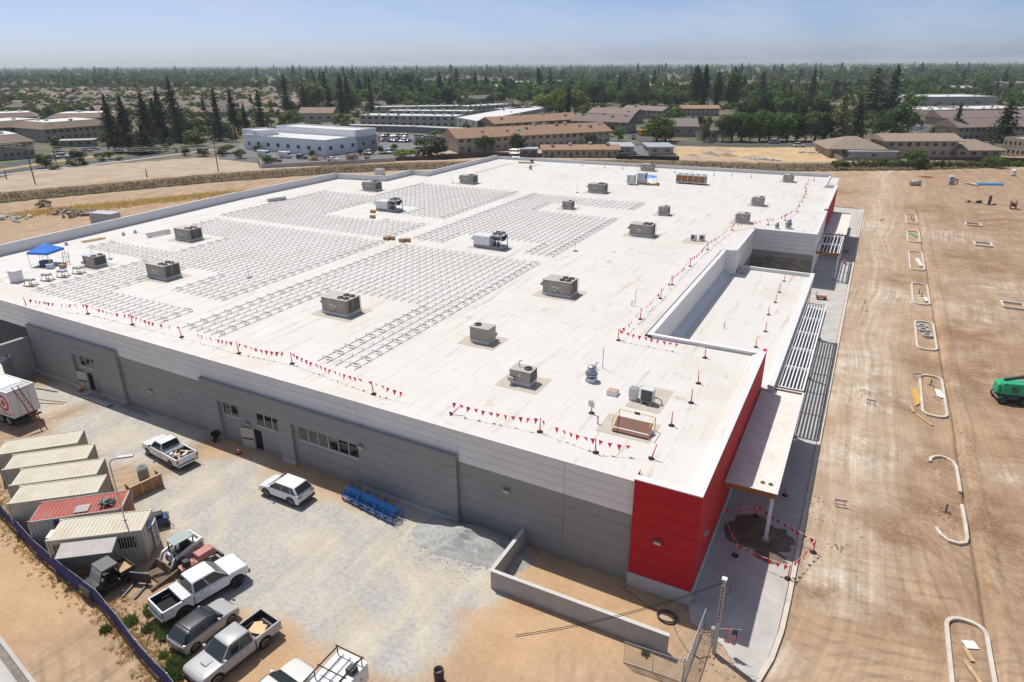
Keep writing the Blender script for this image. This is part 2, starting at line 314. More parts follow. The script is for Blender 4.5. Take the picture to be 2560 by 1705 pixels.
def ground_material():
    m, nt, b = nodes_of('bare_earth'); N = nt.nodes; L = nt.links
    b.inputs['Roughness'].default_value = .95; b.inputs['Specular IOR Level'].default_value = .15
    geo = N.new('ShaderNodeNewGeometry').outputs['Position']
    def noise(scale, det=5, ro=.6, vec=None, warp=0):
        n = N.new('ShaderNodeTexNoise'); n.inputs['Scale'].default_value = scale; n.inputs['Detail'].default_value = det; n.inputs['Roughness'].default_value = ro; n.inputs['Distortion'].default_value = warp
        L.new(vec or geo, n.inputs['Vector']); return n.outputs[0]
    def ramp(src, p0, p1, c0, c1):
        r = N.new('ShaderNodeValToRGB'); e = r.color_ramp.elements; e[0].position = p0; e[1].position = p1
        e[0].color = (*c0, 1) if isinstance(c0, tuple) else (c0, c0, c0, 1); e[1].color = (*c1, 1) if isinstance(c1, tuple) else (c1, c1, c1, 1)
        L.new(src, r.inputs[0]); return r.outputs[0]
    def mix(fac, a, bb, mode='MIX'):
        x = N.new('ShaderNodeMix'); x.data_type = 'RGBA'; x.blend_type = mode
        for s, v in (('Factor', fac), ('A', a), ('B', bb)):
            if isinstance(v, (int, float)): x.inputs[s].default_value = v if s == 'Factor' else (v, v, v, 1)
            elif isinstance(v, tuple): x.inputs[s].default_value = (*v, 1)
            else: L.new(v, x.inputs[s])
        return x.outputs['Result']
    def math_(op, a, bb):
        x = N.new('ShaderNodeMath'); x.operation = op; x.use_clamp = True
        for i, v in enumerate((a, bb)):
            if isinstance(v, (int, float)): x.inputs[i].default_value = v
            else: L.new(v, x.inputs[i])
        return x.outputs[0]
    at = N.new('ShaderNodeAttribute'); at.attribute_name = 'soil'; sp = N.new('ShaderNodeSeparateColor'); L.new(at.outputs['Color'], sp.inputs[0])
    az = N.new('ShaderNodeAttribute'); az.attribute_name = 'zone'; sz = N.new('ShaderNodeSeparateColor'); L.new(az.outputs['Color'], sz.inputs[0])
    big = noise(.05, 4); mid = noise(.35, 6, .65); fine = noise(3.2, 6, .7); grit = noise(14, 3, .7)
    base = ramp(mid, .3, .72, (.33,.22,.135), (.50,.36,.24))
    base = mix(ramp(big, .35, .65, 0, .5), base, (.44,.33,.23))
    # wheel tracks: noise drawn out along the lot, bent by a slow warp
    def tracks(rot, sx_, sy_):
        mp_ = N.new('ShaderNodeMapping'); mp_.inputs['Rotation'].default_value = (0, 0, rot); mp_.inputs['Scale'].default_value = (sx_, sy_, 1)
        wv = N.new('ShaderNodeTexNoise'); wv.inputs['Scale'].default_value = .025; L.new(geo, wv.inputs['Vector'])
        vm = N.new('ShaderNodeVectorMath'); vm.operation = 'MULTIPLY_ADD'; vm.inputs[1].default_value = (9, 9, 0); L.new(wv.outputs['Color'], vm.inputs[0]); L.new(geo, vm.inputs[2])
        L.new(vm.outputs[0], mp_.inputs[0]); return noise(1, 5, .62, mp_.outputs[0])
    t1 = tracks(0, 1.1, .05); t2 = tracks(.9, .9, .045); t3 = tracks(-.5, 1.6, .06)
    tr = ramp(t1, .38, .66, .70, 1.22); tr2 = ramp(t2, .42, .62, .82, 1.12); tr3 = ramp(t3, .42, .62, .86, 1.1)
    t4 = tracks(.06, 3.4, .03); base = mix(.28, base, ramp(t4, .44, .58, .80, 1.1), 'MULTIPLY')
    base = mix(.45, base, tr, 'MULTIPLY'); base = mix(.16, base, tr2, 'MULTIPLY'); base = mix(.18, base, tr3, 'MULTIPLY')
    for cx_, cy_, fr in ((52,16,6.5),(70,78,6),(-30,150,5.5),(44,-40,6.5),(-34,-40,6.5),(0,-40,6.5)):      # arcs left by turning machines
        vm = N.new('ShaderNodeVectorMath'); vm.operation = 'DISTANCE'; vm.inputs[1].default_value = (cx_, cy_, 0)
        wn_ = N.new('ShaderNodeTexNoise'); wn_.inputs['Scale'].default_value = .05; wn_.inputs['Detail'].default_value = 1; L.new(geo, wn_.inputs['Vector'])
        wa = N.new('ShaderNodeVectorMath'); wa.operation = 'MULTIPLY_ADD'; wa.inputs[1].default_value = (7, 7, 0); L.new(wn_.outputs['Color'], wa.inputs[0]); L.new(geo, wa.inputs[2]); L.new(wa.outputs[0], vm.inputs[0])
        sn = N.new('ShaderNodeMath'); sn.operation = 'MULTIPLY'; sn.inputs[1].default_value = fr; L.new(vm.outputs['Value'], sn.inputs[0]); si = N.new('ShaderNodeMath'); si.operation = 'SINE'; L.new(sn.outputs[0], si.inputs[0])
        nm = N.new('ShaderNodeMapping'); nm.inputs['Location'].default_value = (cx_*3, cy_, 0); L.new(geo, nm.inputs[0]); msk = ramp(noise(.055, 3, .6, nm.outputs[0]), .54, .64, 0, .6)
        base = mix(math_('MULTIPLY', msk, ramp(noise(.8, 4), .35, .6, .3, 1)), base, mix(1, base, ramp(si.outputs[0], .35, .9, 1.08, .68), 'MULTIPLY'))
    base = mix(sp.outputs[1], base, ramp(mid, .3, .7, (.43,.28,.16), (.535,.365,.22)))                 # orange soil
    grav = mix(ramp(noise(.16, 7, .7, warp=1.2), .44, .58, 0, 1), ramp(mid, .3, .7, (.465,.41,.325), (.56,.51,.42)), ramp(fine, .3, .7, (.365,.35,.325), (.48,.465,.435)))
    grav = mix(.3, grav, ramp(t2, .40, .60, .8, 1.1), 'MULTIPLY')
    gf_ = math_('ADD', math_('MULTIPLY', sp.outputs[0], 1.5), math_('MULTIPLY', math_('SUBTRACT', noise(.5, 6, .7), .5), 1.6)); gf_ = math_('MULTIPLY', gf_, math_('MULTIPLY', sp.outputs[0], 2.3))
    base = mix(gf_, base, grav)
    pf = math_('MULTIPLY', sp.outputs[2], ramp(noise(.45, 6, .7), .36, .6, .15, .95))
    base = mix(pf, base, ramp(fine, .3, .7, (.52,.44,.345), (.64,.57,.47)))
    base = mix(math_('MULTIPLY', sp.outputs[2], .9), base, mix(1, base, ramp(tracks(.02, 2.2, .02), .42, .6, .74, 1.12), 'MULTIPLY'))
    df = math_('MULTIPLY', at.outputs['Alpha'], ramp(noise(.3, 6, .7), .36, .58, .05, 1))
    base = mix(df, base, ramp(fine, .3, .7, (.20,.125,.073), (.32,.205,.125)))
    base = mix(math_('MULTIPLY', sz.outputs[2], .8), base, ramp(noise(.13, 6, .68), .32, .68, (.33,.26,.19), (.50,.42,.32)))
    base = mix(sz.outputs[1], base, ramp(noise(.9, 6, .7), .3, .7, (.11,.08,.05), (.24,.18,.11)))        # dry canal banks
    town = mix(ramp(noise(.012, 5, .6), .4, .6, 0, 1), ramp(noise(.08, 6), .35, .65, (.07,.08,.04), (.13,.12,.07)), ramp(noise(.1, 6), .35, .65, (.14,.125,.085), (.22,.195,.145)))
    base = mix(sz.outputs[0], base, town)
    base = mix(.55, base, ramp(fine, .25, .75, .78, 1.2), 'MULTIPLY'); base = mix(.4, base, ramp(grit, .25, .75, .7, 1.28), 'MULTIPLY')
    L.new(base, b.inputs['Base Color'])
    hb = math_('ADD', math_('MULTIPLY', fine, .6), math_('MULTIPLY', t1, .4)); hb = math_('ADD', hb, math_('MULTIPLY', grit, .18))
    bp = N.new('ShaderNodeBump'); bp.inputs['Strength'].default_value = .55; bp.inputs['Distance'].default_value = .12; L.new(hb, bp.inputs['Height']); L.new(bp.outputs[0], b.inputs['Normal'])
    return m
gme.materials.append(ground_material())
tag(obj('ground', gme), 'bare brown earth of the building site and the plain beyond', None, None, 'structure')

# canal water
M_water = mat('canal_water', (.035,.05,.03), .08, var=.3, scale=.2, world_pos=True, spec=.5)
wb = MB()
for (ax, ay), (bx, by) in zip(CANAL[1:], CANAL[2:]):
    d = Vector((bx-ax, by-ay)).normalized(); nrm = Vector((-d.y, d.x))*4.6; e = d*1.2
    wb.quad((ax-nrm.x-e.x, ay-nrm.y-e.y, -.9), (bx-nrm.x+e.x, by-nrm.y+e.y, -.9), (bx+nrm.x+e.x, by+nrm.y+e.y, -.9), (ax+nrm.x-e.x, ay+nrm.y-e.y, -.9)) if len(wb.v) < 0 else None
L_, R_ = [], []
for i, (x, y) in enumerate(CANAL):
    a = CANAL[max(0, i-1)]; b_ = CANAL[min(len(CANAL)-1, i+1)]; d = Vector((b_[0]-a[0], b_[1]-a[1])).normalized(); n_ = Vector((-d.y, d.x))*4.4
    L_.append((x+n_.x, y+n_.y, -.85)); R_.append((x-n_.x, y-n_.y, -.85))
wb = MB(); k_ = len(L_); wb.add(L_+R_, [(i, k_+i, k_+i+1, i+1) for i in range(k_-1)])
wb.build('canal_water', M_water, None, label='dark still water of the irrigation canal', kind='structure')
def sheet(name, poly, z, m, label, kind='structure'):
    mb = MB(); p = poly; a = sum(p[i][0]*p[(i+1)%len(p)][1]-p[(i+1)%len(p)][0]*p[i][1] for i in range(len(p)))
    if a < 0: p = p[::-1]
    mb.quad(*[(x, y, z) for x, y in p]); return mb.build(name, m, None, label=label, kind=kind)
def strip_poly(pts, w):
    L2, R2 = [], []
    for i, (x, y) in enumerate(pts):
        a = pts[max(0, i-1)]; b_ = pts[min(len(pts)-1, i+1)]; d = Vector((b_[0]-a[0], b_[1]-a[1])).normalized()
        L2.append((x-d.y*w/2, y+d.x*w/2)); R2.append((x+d.y*w/2, y-d.x*w/2))
    return L2, R2
def strip(name, pts, w, z, m, label, kind='structure', h=None):
    """ribbon along pts; with h a solid kerb"""
    L2, R2 = strip_poly(pts, w); mb = MB(); k = len(pts)
    if h is None: mb.add([(x,y,z) for x,y in L2]+[(x,y,z) for x,y in R2], [(i, k+i, k+i+1, i+1) for i in range(k-1)])
    else:
        mb.add([(x,y,z) for x,y in L2]+[(x,y,z) for x,y in R2]+[(x,y,z+h) for x,y in L2]+[(x,y,z+h) for x,y in R2],
               [f for i in range(k-1) for f in ((2*k+i, 3*k+i, 3*k+i+1, 2*k+i+1), (i, 2*k+i, 2*k+i+1, i+1), (k+i, k+i+1, 3*k+i+1, 3*k+i))]+[(0,k,3*k,2*k),(k-1,3*k-1,4*k-1,2*k-1)])
    return mb.build(name, m, None, label=label, kind=kind)
# ------------------------------------------------------------------ the store
def SH(x, y): return y-.0205*x if x < -4 else y-.0205*x*0     # the long wall runs a degree off the east front
def band_mat(name, col, v=.05): return mat(name, col, .75, var=v, scale=.5, bump=.05, dirt=(col[0]*.82, col[1]*.8, col[2]*.78, .35))
M_wdark = band_mat('wall_charcoal', (.31,.30,.292)); M_wlight = band_mat('wall_pale_grey', (.80,.785,.765)); M_wmid = band_mat('wall_mid_grey', (.30,.295,.29))
M_wred = band_mat('wall_red', (.50,.012,.02), .06); M_wbase = mat('wall_base_concrete', (.50,.50,.49), .8, var=.1, scale=1)
M_roof = mat('white_roof_membrane', (.61,.59,.555), .65, var=.035, scale=.25, world_pos=True, dirt=(.47,.38,.26,.30), bump=.04, bscale=1.2)
def roof_stains(m):
    N = m.node_tree.nodes; L = m.node_tree.links; b = N['Principled BSDF']; src = b.inputs['Base Color'].links[0].from_socket; g = N.new('ShaderNodeNewGeometry')
    for sc, p0, p1, fac, col in (((1.6,.10,1), .57, .74, .75, (.36,.27,.17)), ((.55,.45,1), .60, .72, .75, (.40,.31,.20)), ((.05,.9,1), .60, .75, .25, (.45,.40,.33))):
        mp_ = N.new('ShaderNodeMapping'); mp_.inputs['Scale'].default_value = sc; L.new(g.outputs['Position'], mp_.inputs[0]); n = N.new('ShaderNodeTexNoise'); n.inputs['Scale'].default_value = 1; n.inputs['Detail'].default_value = 7; n.inputs['Roughness'].default_value = .68; L.new(mp_.outputs[0], n.inputs['Vector'])
        r = N.new('ShaderNodeValToRGB'); r.color_ramp.elements[0].position = p0; r.color_ramp.elements[1].position = p1; r.color_ramp.elements[0].color = (0,0,0,1); r.color_ramp.elements[1].color = (fac,)*3+(1,); L.new(n.outputs[0], r.inputs[0])
        x = N.new('ShaderNodeMix'); x.data_type = 'RGBA'; x.inputs['B'].default_value = (*col,1); L.new(r.outputs[0], x.inputs['Factor']); L.new(src, x.inputs['A']); src = x.outputs['Result']
    L.new(src, b.inputs['Base Color'])
roof_stains(M_roof)
M_cap = mat('parapet_cap', (.66,.655,.645), .5, var=.04)
M_seam = mat('roof_seam', (.63,.61,.57), .7, var=.1)
M_fascia = mat('cedar_fascia', (.34,.16,.055), .65, var=.3, scale=4)
M_canopy = mat('canopy_roof', (.70,.66,.60), .75, var=.12, scale=.9, dirt=(.46,.36,.25,.55), world_pos=True)
M_brick = mat('slate_cladding', (.23,.215,.20), .85, var=.3, scale=3)
ZR = 7.7; ZW = 7.93
store = thing('retail_store', 'huge grey and red big-box store under construction with white flat roof', 'building', (0, 0, 0))
# roof deck with the recess and the back notch left out
roof_poly = [(-.45,.45),(-.45,24.4),(-10.7,24.4),(-10.7,60.2),(-9.25,60.2),(-9.25,75.6),(-.45,75.6),(-.45,137.4),(-87,137.4-4.6),(-87,98.6),(-91.6,98.9),(-91.6,88.2),(-104,86.3),(-104,58),(-100.4,12.4),(-99.6,2.5)]
rb_ = MB(); rb_.prism(roof_poly, ZR-.25, ZR); roof_o = rb_.build('roof', M_roof, store)
# roof sheets welded along Y: low laps every 3.05 m
for i in range(32):
    x = -98+i*3.05
    y0, y1 = 1.2, 130
    if -104 < x < -92: y1 = 84
    elif x < -87.5: y1 = 86
    if x > -10.9: y1 = 23.6
    if x > -.9: continue
    mb = MB(); mb.box(x-.05, x+.05, y0+1.5, y1, ZR, ZR+.012); mb.build('lap_seam', M_seam, roof_o)
    if x > -10.9:
        mb = MB(); mb.box(x-.05, x+.05, 76.6, 136, ZR, ZR+.012); mb.build('lap_seam', M_seam, roof_o)
def panel(name, x0, x1, z0, z1, m, out=0., th=.18, gap=.012, shear=True):
    mb = MB(); yo = -out
    def pt(x, y, z): return (x, (SH(x, y) if shear else y), z)
    a, b, c, d = x0+gap, x1-gap, z0+gap, z1-gap
    vs = [pt(a,yo,c),pt(b,yo,c),pt(b,yo+th,c),pt(a,yo+th,c),pt(a,yo,d),pt(b,yo,d),pt(b,yo+th,d),pt(a,yo+th,d)]
    mb.add(vs, [(0,3,2,1),(4,5,6,7),(0,1,5,4),(1,2,6,5),(2,3,7,6),(3,0,4,7)]); return mb.build(name, m, store)
# south wall backing and its panels
M_joint = mat('panel_joint', (.06,.06,.065), .9, var=0)
mb = MB(); xs = [-82,-4.0]
mb.add([(-82,SH(-82,.16),0),(-4.25,SH(-4.25,.16),0),(-4.25,SH(-4.25,.5),0),(-82,SH(-82,.5),0),(-82,SH(-82,.16),ZW-.1),(-4.25,SH(-4.25,.16),ZW-.1),(-4.25,SH(-4.25,.5),ZW-.1),(-82,SH(-82,.5),ZW-.1)],[(0,3,2,1),(4,5,6,7),(0,1,5,4),(1,2,6,5),(2,3,7,6),(3,0,4,7)])
mb.build('wall', M_joint, store)
JX = [-82,-74.2,-66.5,-58.2,-50,-45.6,-36.5,-27,-17.6,-9.11,-4.2]
WB = [5.36,6.01,6.63,7.24,ZW]; DB = [.02,1.29,2.36,3.42,4.41,5.36]
for x0, x1 in zip(JX, JX[1:]):
    for z0, z1 in zip(WB, WB[1:]): panel('wall_panel', x0, x1, z0, z1, M_wlight)
    proj = (x1 <= -58.2) or (-45.6 <= x0 and x1 <= -17.6)
    if not proj:
        for z0, z1 in zip(DB, DB[1:]): panel('wall_panel', x0, x1, z0, z1, M_wdark)
# parapet coping of the south wall
mb = MB(); P0, P1 = (-82, SH(-82,-.06)), (-4.2, SH(-4.2,-.06))
mb.add([(P0[0],P0[1],ZW),(P1[0],P1[1],ZW),(P1[0],P1[1]+.75,ZW),(P0[0],P0[1]+.75,ZW),(P0[0],P0[1],ZW+.05),(P1[0],P1[1],ZW+.05),(P1[0],P1[1]+.75,ZW+.05),(P0[0],P0[1]+.75,ZW+.05)],[(0,3,2,1),(4,5,6,7),(0,1,5,4),(1,2,6,5),(2,3,7,6),(3,0,4,7)])
mb.add([(P0[0],P0[1]+.7,ZW),(P1[0],P1[1]+.7,ZW),(P1[0],P1[1]+1.6,ZR),(P0[0],P0[1]+1.6,ZR)],[(0,1,2,3)])
mb.build('coping', M_roof, store)
# two projecting bays with window and door openings
OUT = .32; RO = .03; TOP = 5.86; BZ = [.42,1.4,2.35,3.3,4.12,5.0,TOP]
def s8(mb, xa, xb, ya, yb, za, zb):
    s = SH; mb.add([(xa,s(xa,ya),za),(xb,s(xb,ya),za),(xb,s(xb,yb),za),(xa,s(xa,yb),za),(xa,s(xa,ya),zb),(xb,s(xb,ya),zb),(xb,s(xb,yb),zb),(xa,s(xa,yb),zb)],[(0,3,2,1),(4,5,6,7),(0,1,5,4),(1,2,6,5),(2,3,7,6),(3,0,4,7)]); return mb
def bay(x0, x1, ops, recs):
    """pilasters and header stand OUT proud, the wall between them (recs) sits back and carries the openings"""
    cuts = sorted(set([x0, x1]+[v for o in ops for v in o[:2]]+[v for r in recs for v in r]))
    for a, b in zip(BZ, BZ[1:]):
        if a >= 4.12:
            for e, f in zip(JX, JX[1:]):
                if e >= x0-.5 and f <= x1+.01: panel('wall_panel', max(e,x0), f, a, b, M_wdark, OUT, .5)
            continue
        sub_ = sorted(set([a, b]+[v for o in ops for v in o[2:4] if a < v < b]))
        for c, d in zip(sub_, sub_[1:]):
            for e, f in zip(cuts, cuts[1:]):
                if any(o[0] <= e and f <= o[1] and o[2] <= c and d <= o[3] for o in ops): continue
                rec = any(r[0] <= e and f <= r[1] for r in recs); ge = lambda v: .012 if v in BZ else 0
                mb = MB(); s8(mb, e, f, -(RO if rec else OUT), .15, c+ge(c), d-ge(d)); mb.build('wall_panel', M_wdark, store)
    s8(MB(), x0-.06, x1+.06, -OUT-.06, .1, TOP, TOP+.09).build('bay_coping', M_wmid, store)
    for e, f in zip(cuts, cuts[1:]):
        if any(o[2] < .3 and o[0] <= e and f <= o[1] for o in ops): continue
        rec = any(r[0] <= e and f <= r[1] for r in recs); s8(MB(), e, f, -(RO if rec else OUT)-.05, .1, 0, .41).build('plinth', M_wbase if not rec else M_wdark, store)
    for ox0, ox1, oz0, oz1, kind in ops:
        if kind:
            w = thing('window', '', ''); del w['label']; del w['category']; w.parent = store
            pn = max(2, round((ox1-ox0)/1.05)); step = (ox1-ox0)/pn; mb = MB()
            s8(mb, ox0, ox1, .02, .09, oz0, oz0+.05); s8(mb, ox0, ox1, .02, .09, oz1-.05, oz1)
            for i in range(pn+1): xx = ox0+i*step; s8(mb, max(ox0, xx-.025), min(ox1, xx+.025), .01, .08, oz0+.05, oz1-.05)
            mb.build('frame', M_white, w); s8(MB(), ox0-.03, ox1+.03, -RO-.03, .03, oz0-.05, oz0-.004).build('sill', M_white, w)
            for i in range(pn): s8(MB(), ox0+i*step+.025, ox0+(i+1)*step-.025, .05, .07, oz0+.05, oz1-.05).build('pane', M_glass, w)
        else:
            d = thing('door', '', ''); del d['label']; del d['category']; d.parent = store
            s8(MB(), ox0, ox1, .08, .14, 0, oz1).build('dark_opening', mat('dark_interior', (.012,.012,.013), .9, var=0), d)
            w_ = ox1-ox0; lo = MB().box(0, w_+.35, -.045, 0, .02, oz1-.03).build('door_leaf', mat('door_beige', (.50,.46,.40), .6, var=.05), d, loc=(ox0, SH(ox0, -RO)-.05, 0), rz=rad(-168))
            MB().box(.12, w_+.25, .0, .09, .98, 1.06).build('push_bar', M_black, lo)
bay(-74.2, -58.2, [(-65.6,-62.7,2.75,4.1,1),(-64.9,-63.9,.0,2.1,0)], [(-66.4,-62.4)])
bay(-45.6, -17.6, [(-43.3,-41.3,2.68,4.05,1),(-39,-36.05,2.62,4.0,1),(-39.6,-38.6,.0,2.1,0),(-33.9,-27.2,2.62,4.02,1)], [(-43.6,-35.95),(-34.4,-27.0)])
# red corner: south and east faces
RB = [1.08,2.07,3.09,4.08,5.08,6.08,7.08,8.3]
def ybox(name, x0, x1, y0, y1, z0, z1, m): return MB().box(x0, x1, y0, y1, z0, z1).build(name, m, store)
for z0, z1 in zip(RB, RB[1:]):
    ybox('wall_panel', -4.18, -.02, -.22, .02, z0+.012, z1-.012, M_wred)
    ybox('wall_panel', -.22, 0, .03, 24.25, z0+.003, z1-.003, M_wred)
ybox('wall', -4.1, -.24, .03, .3, 0, 8.25, M_joint); ybox('wall', -.3, -.225, .31, 24.2, 0, 8.25, M_joint)
ybox('plinth', -4.22, .04, -.28, .02, 0, 1.08, M_wbase); ybox('plinth', -.2, .05, .03, 24.3, 0, 1.08, M_wbase)
mb = MB(); mb.box(-4.22,.03,-.25,.30,8.3,8.36); mb.box(-.42,.03,.31,24.25,8.3,8.36); mb.build('coping', M_cap, store)
mb = MB(); mb.add([(-4.2,.31,8.3),(-.43,.31,8.3),(-.43,.9,ZR+.01),(-4.2,.9,ZR+.01)],[(0,1,2,3)]); mb.add([(-.43,.31,8.3),(-.43,24.2,8.3),(-1.2,24.2,ZR+.01),(-1.2,.6,ZR+.01)],[(0,1,2,3)]); mb.build('parapet_upstand', M_roof, store)
mb = MB(); mb.box(-4.21,-4.19,-.2,1.0,ZW,8.3); mb.build('parapet_end', M_wred, store)
# recess: walls round the two-level notch, vestibule with its own low roof
def wall_run(pts, z0, z1, th, bands, mats_, side=1):
    """straight wall pieces between pts, split in horizontal boards"""
    for (ax, ay), (bx, by) in zip(pts, pts[1:]):
        d = Vector((bx-ax, by-ay)).normalized(); n = Vector((d.y, -d.x))*side
        for (c, e), m in zip(zip(bands, bands[1:]), mats_):
            mb = MB(); q = n*th; g = .012
            mb.add([(ax,ay,c+g),(bx,by,c+g),(bx+q.x,by+q.y,c+g),(ax+q.x,ay+q.y,c+g),(ax,ay,e-g),(bx,by,e-g),(bx+q.x,by+q.y,e-g),(ax+q.x,ay+q.y,e-g)],[(0,3,2,1),(4,5,6,7),(0,1,5,4),(1,2,6,5),(2,3,7,6),(3,0,4,7)])
            mb.build('wall_panel', m, store)
NB = [4.55,5.36,6.01,6.63,7.24,ZW+.02]; NBf = [0,1.6,2.9,4.0]+NB[1:]
wall_run([(-10.7,24.65),(-10.7,60.0)], 0, 0, .22, NB, [M_wlight]*5, 1)
wall_run([(-10.48,60.2),(-9.25,60.2)], 0, 0, .2, NB, [M_wlight]*5, 1)
wall_run([(-9.25,60.21),(-9.25,75.38)], 0, 0, .2, [0,4.0]+NB[1:], [M_wdark]+[M_wlight]*5, 1)
mb = MB()
wall_run([(-9.04,75.6),(-.02,75.6)], 0, 0, .22, [3.75,4.7]+NB[1:], [M_wdark]+[M_wlight]*5, 1)
# split-face veneer on the back of the court: separate long stones
for r in range(15):
    z = .02+r*.248; x = -9.02; k = 0
    while x < -.05:
        w = min(.45+random.random()*.75, -.03-x)
        if w < .12: break
        mb = MB(); dpt = .05+random.random()*.07; mb.box(x+.006, x+w-.006, 75.6-.14-dpt, 75.6-.02, z+.006, z+.242)
        mb.build('stone', M_brick if random.random() < .6 else mat('slate_cladding_light', (.32,.30,.275), .85, var=.25, scale=3), store); x += w
mb = MB(); mb.box(-9.2,-.1,75.58,75.9,0,ZW-.1); mb.box(-11.2,-10.72,24.5,60.5,0,ZW-.1); mb.box(-11,-9.27,60.22,60.5,0,ZW-.1); mb.box(-9.6,-9.27,60.5,75.6,0,ZW-.1); mb.build('wall', M_joint, store)
mb = MB()
for a, b, c, d in ((-10.95,-10.44,24.35,60.2),(-10.95,-9.03,60.0,60.45),(-9.5,-9.03,60.2,75.8),(-9.5,.02,75.35,75.85)): mb.box(a,b,c,d,ZW+.02+.001*a%.003,ZW+.08)
mb.build('coping', M_cap, store)
# low roof of the vestibule
ZL = 4.5
lp = [(-10.45,24.6),(1.1,31.2-6.6),(1.0,64.2),(-10.45,64.2-.0)]
mb = MB(); mb.prism([(-10.45,24.7),(.9,24.7),(.9,63.9),(-9.3,63.9),(-9.3,60.0),(-10.45,60.0)], ZL-.3, ZL); low = mb.build('vestibule_roof', M_roof, store)
mb = MB(); mb.box(.55,1.1,24.6,64.2,ZL-.6,ZL+.5); mb.box(-9.0,.54,63.8,64.2,ZL-.6,ZL+.45); mb.build('parapet', M_cap, store)
mb = MB(); mb.add([(-10.44,24.8,ZL+.55),(-10.44,60,ZL+.55),(-9.5,60,ZL+.005),(-9.5,24.8,ZL+.005)],[(0,3,2,1)]); mb.build('roof_cant', M_cap, store)
mb = MB(); mb.box(-10.4,-.5,24.42,24.66,ZL,ZW+.06); mb.box(-10.9,-.3,24.3,24.70,ZW+.06,ZW+.14); mb.build('wall', M_wlight, store)
mb = MB(); mb.box(-.3,.0,24.28,25.0,ZL,8.32); mb.build('parapet_end', M_wred, store)
mb = MB(); mb.box(.5,1.02,24.6,64.1,0,ZL-.6); mb.box(-8.9,.5,63.7,64.1,0,ZL-.6); mb.build('vestibule_wall', M_brick, store)
for i in range(4):
    w = thing('window', '', ''); del w['label']; del w['category']; w.parent = store; y0 = 28+i*9
    mb = MB(); mb.box(1.0,1.06,y0,y0+6,.4,3.3); mb.build('frame', M_dsteel, w); mb = MB(); mb.box(1.05,1.08,y0+.1,y0+5.9,.5,3.2); mb.build('pane', M_glass, w)
# north-east red block, its faces and parapet
for z0, z1 in zip(RB, RB[1:]): ybox('wall_panel', -.2, 0, 95.2, 122.4, z0+.003, z1-.003, M_wred)
mb = MB(); mb.box(-.42,.03,95.1,122.5,8.3,8.36); mb.box(-2.4,-.43,122.2,122.5,8.3,8.36); mb.build('coping', M_cap, store)
mb = MB(); mb.box(-.6,-.22,95.2,122.2,ZR,8.3); mb.box(-2.4,-.6,122.2,122.45,ZR,8.3); mb.build('parapet', M_cap, store)
mb = MB(); mb.box(-.2,-.03,75.86,95.18,0,ZW); mb.build('wall', M_wlight, store); MB().box(-2.5,-2.3,122.46,137.4,0,ZW).build('wall', M_wlight, store)
mb = MB(); mb.box(-.5,.02,75.86,95.1,ZW,ZW+.06); mb.box(-2.8,-2.28,122.5,137.6,ZW,ZW+.06); mb.build('coping', M_cap, store)
# north and west parapets
def parapet(a, b, z1, th=.35):
    d = Vector((b[0]-a[0], b[1]-a[1])).normalized(); n = Vector((-d.y, d.x))*th; mb = MB()
    mb.add([(a[0],a[1],0),(b[0],b[1],0),(b[0]+n.x,b[1]+n.y,0),(a[0]+n.x,a[1]+n.y,0),(a[0],a[1],z1),(b[0],b[1],z1),(b[0]+n.x,b[1]+n.y,z1),(a[0]+n.x,a[1]+n.y,z1)],[(0,3,2,1),(4,5,6,7),(0,1,5,4),(1,2,6,5),(2,3,7,6),(3,0,4,7)])
    mb.build('parapet', M_cap, store)
WP = [(-99.6,2.4),(-100.4,12.4),(-104,58),(-104,86.3),(-91.6,88.3),(-91.6,98.8),(-87,98.5),(-87,132.6)]
for a, b, zz in zip(WP, WP[1:], [9.2,9.2,9.1,8.9,8.9,8.8,8.8]): parapet(b, a, zz, -.35)
parapet((-87.3,132.8), (-2.4,137.5), 8.45, .35)
# canopies with cedar fascia, pergolas of aluminium slats
def canopy(y0, y1, zc=4.5):
    t = thing('entrance_canopy', '', ''); del t['label']; del t['category']; t.parent = store; x0, x1 = .06, 3.66
    MB().box(x0, x1-.1, y0+.1, y1-.1, zc-.32, zc-.14).build('canopy_deck', M_canopy, t)
    mb = MB(); mb.box(x1-.1,x1,y0,y1,zc-.42,zc); mb.box(x0,x1-.1,y0,y0+.1,zc-.42,zc); mb.box(x0,x1-.1,y1-.1,y1,zc-.42,zc); mb.build('fascia', M_fascia, t)
    mb = MB(); mb.box(x1-.16,x1+.02,y0-.02,y1+.02,zc+.001,zc+.04); mb.box(x0,x1-.16,y0-.02,y0+.14,zc+.001,zc+.04); mb.box(x0,x1-.16,y1-.14,y1+.02,zc+.001,zc+.04); mb.build('edge_trim', M_cap, t)
    for k in (0, 1):
        mb = MB(); mb.lathe([(.16,0),(.16,.05),(.09,.05)], (x1-1.15+.55*k, y0+1.3, zc-.139), 12); mb.build('roof_drain', M_dsteel, t)
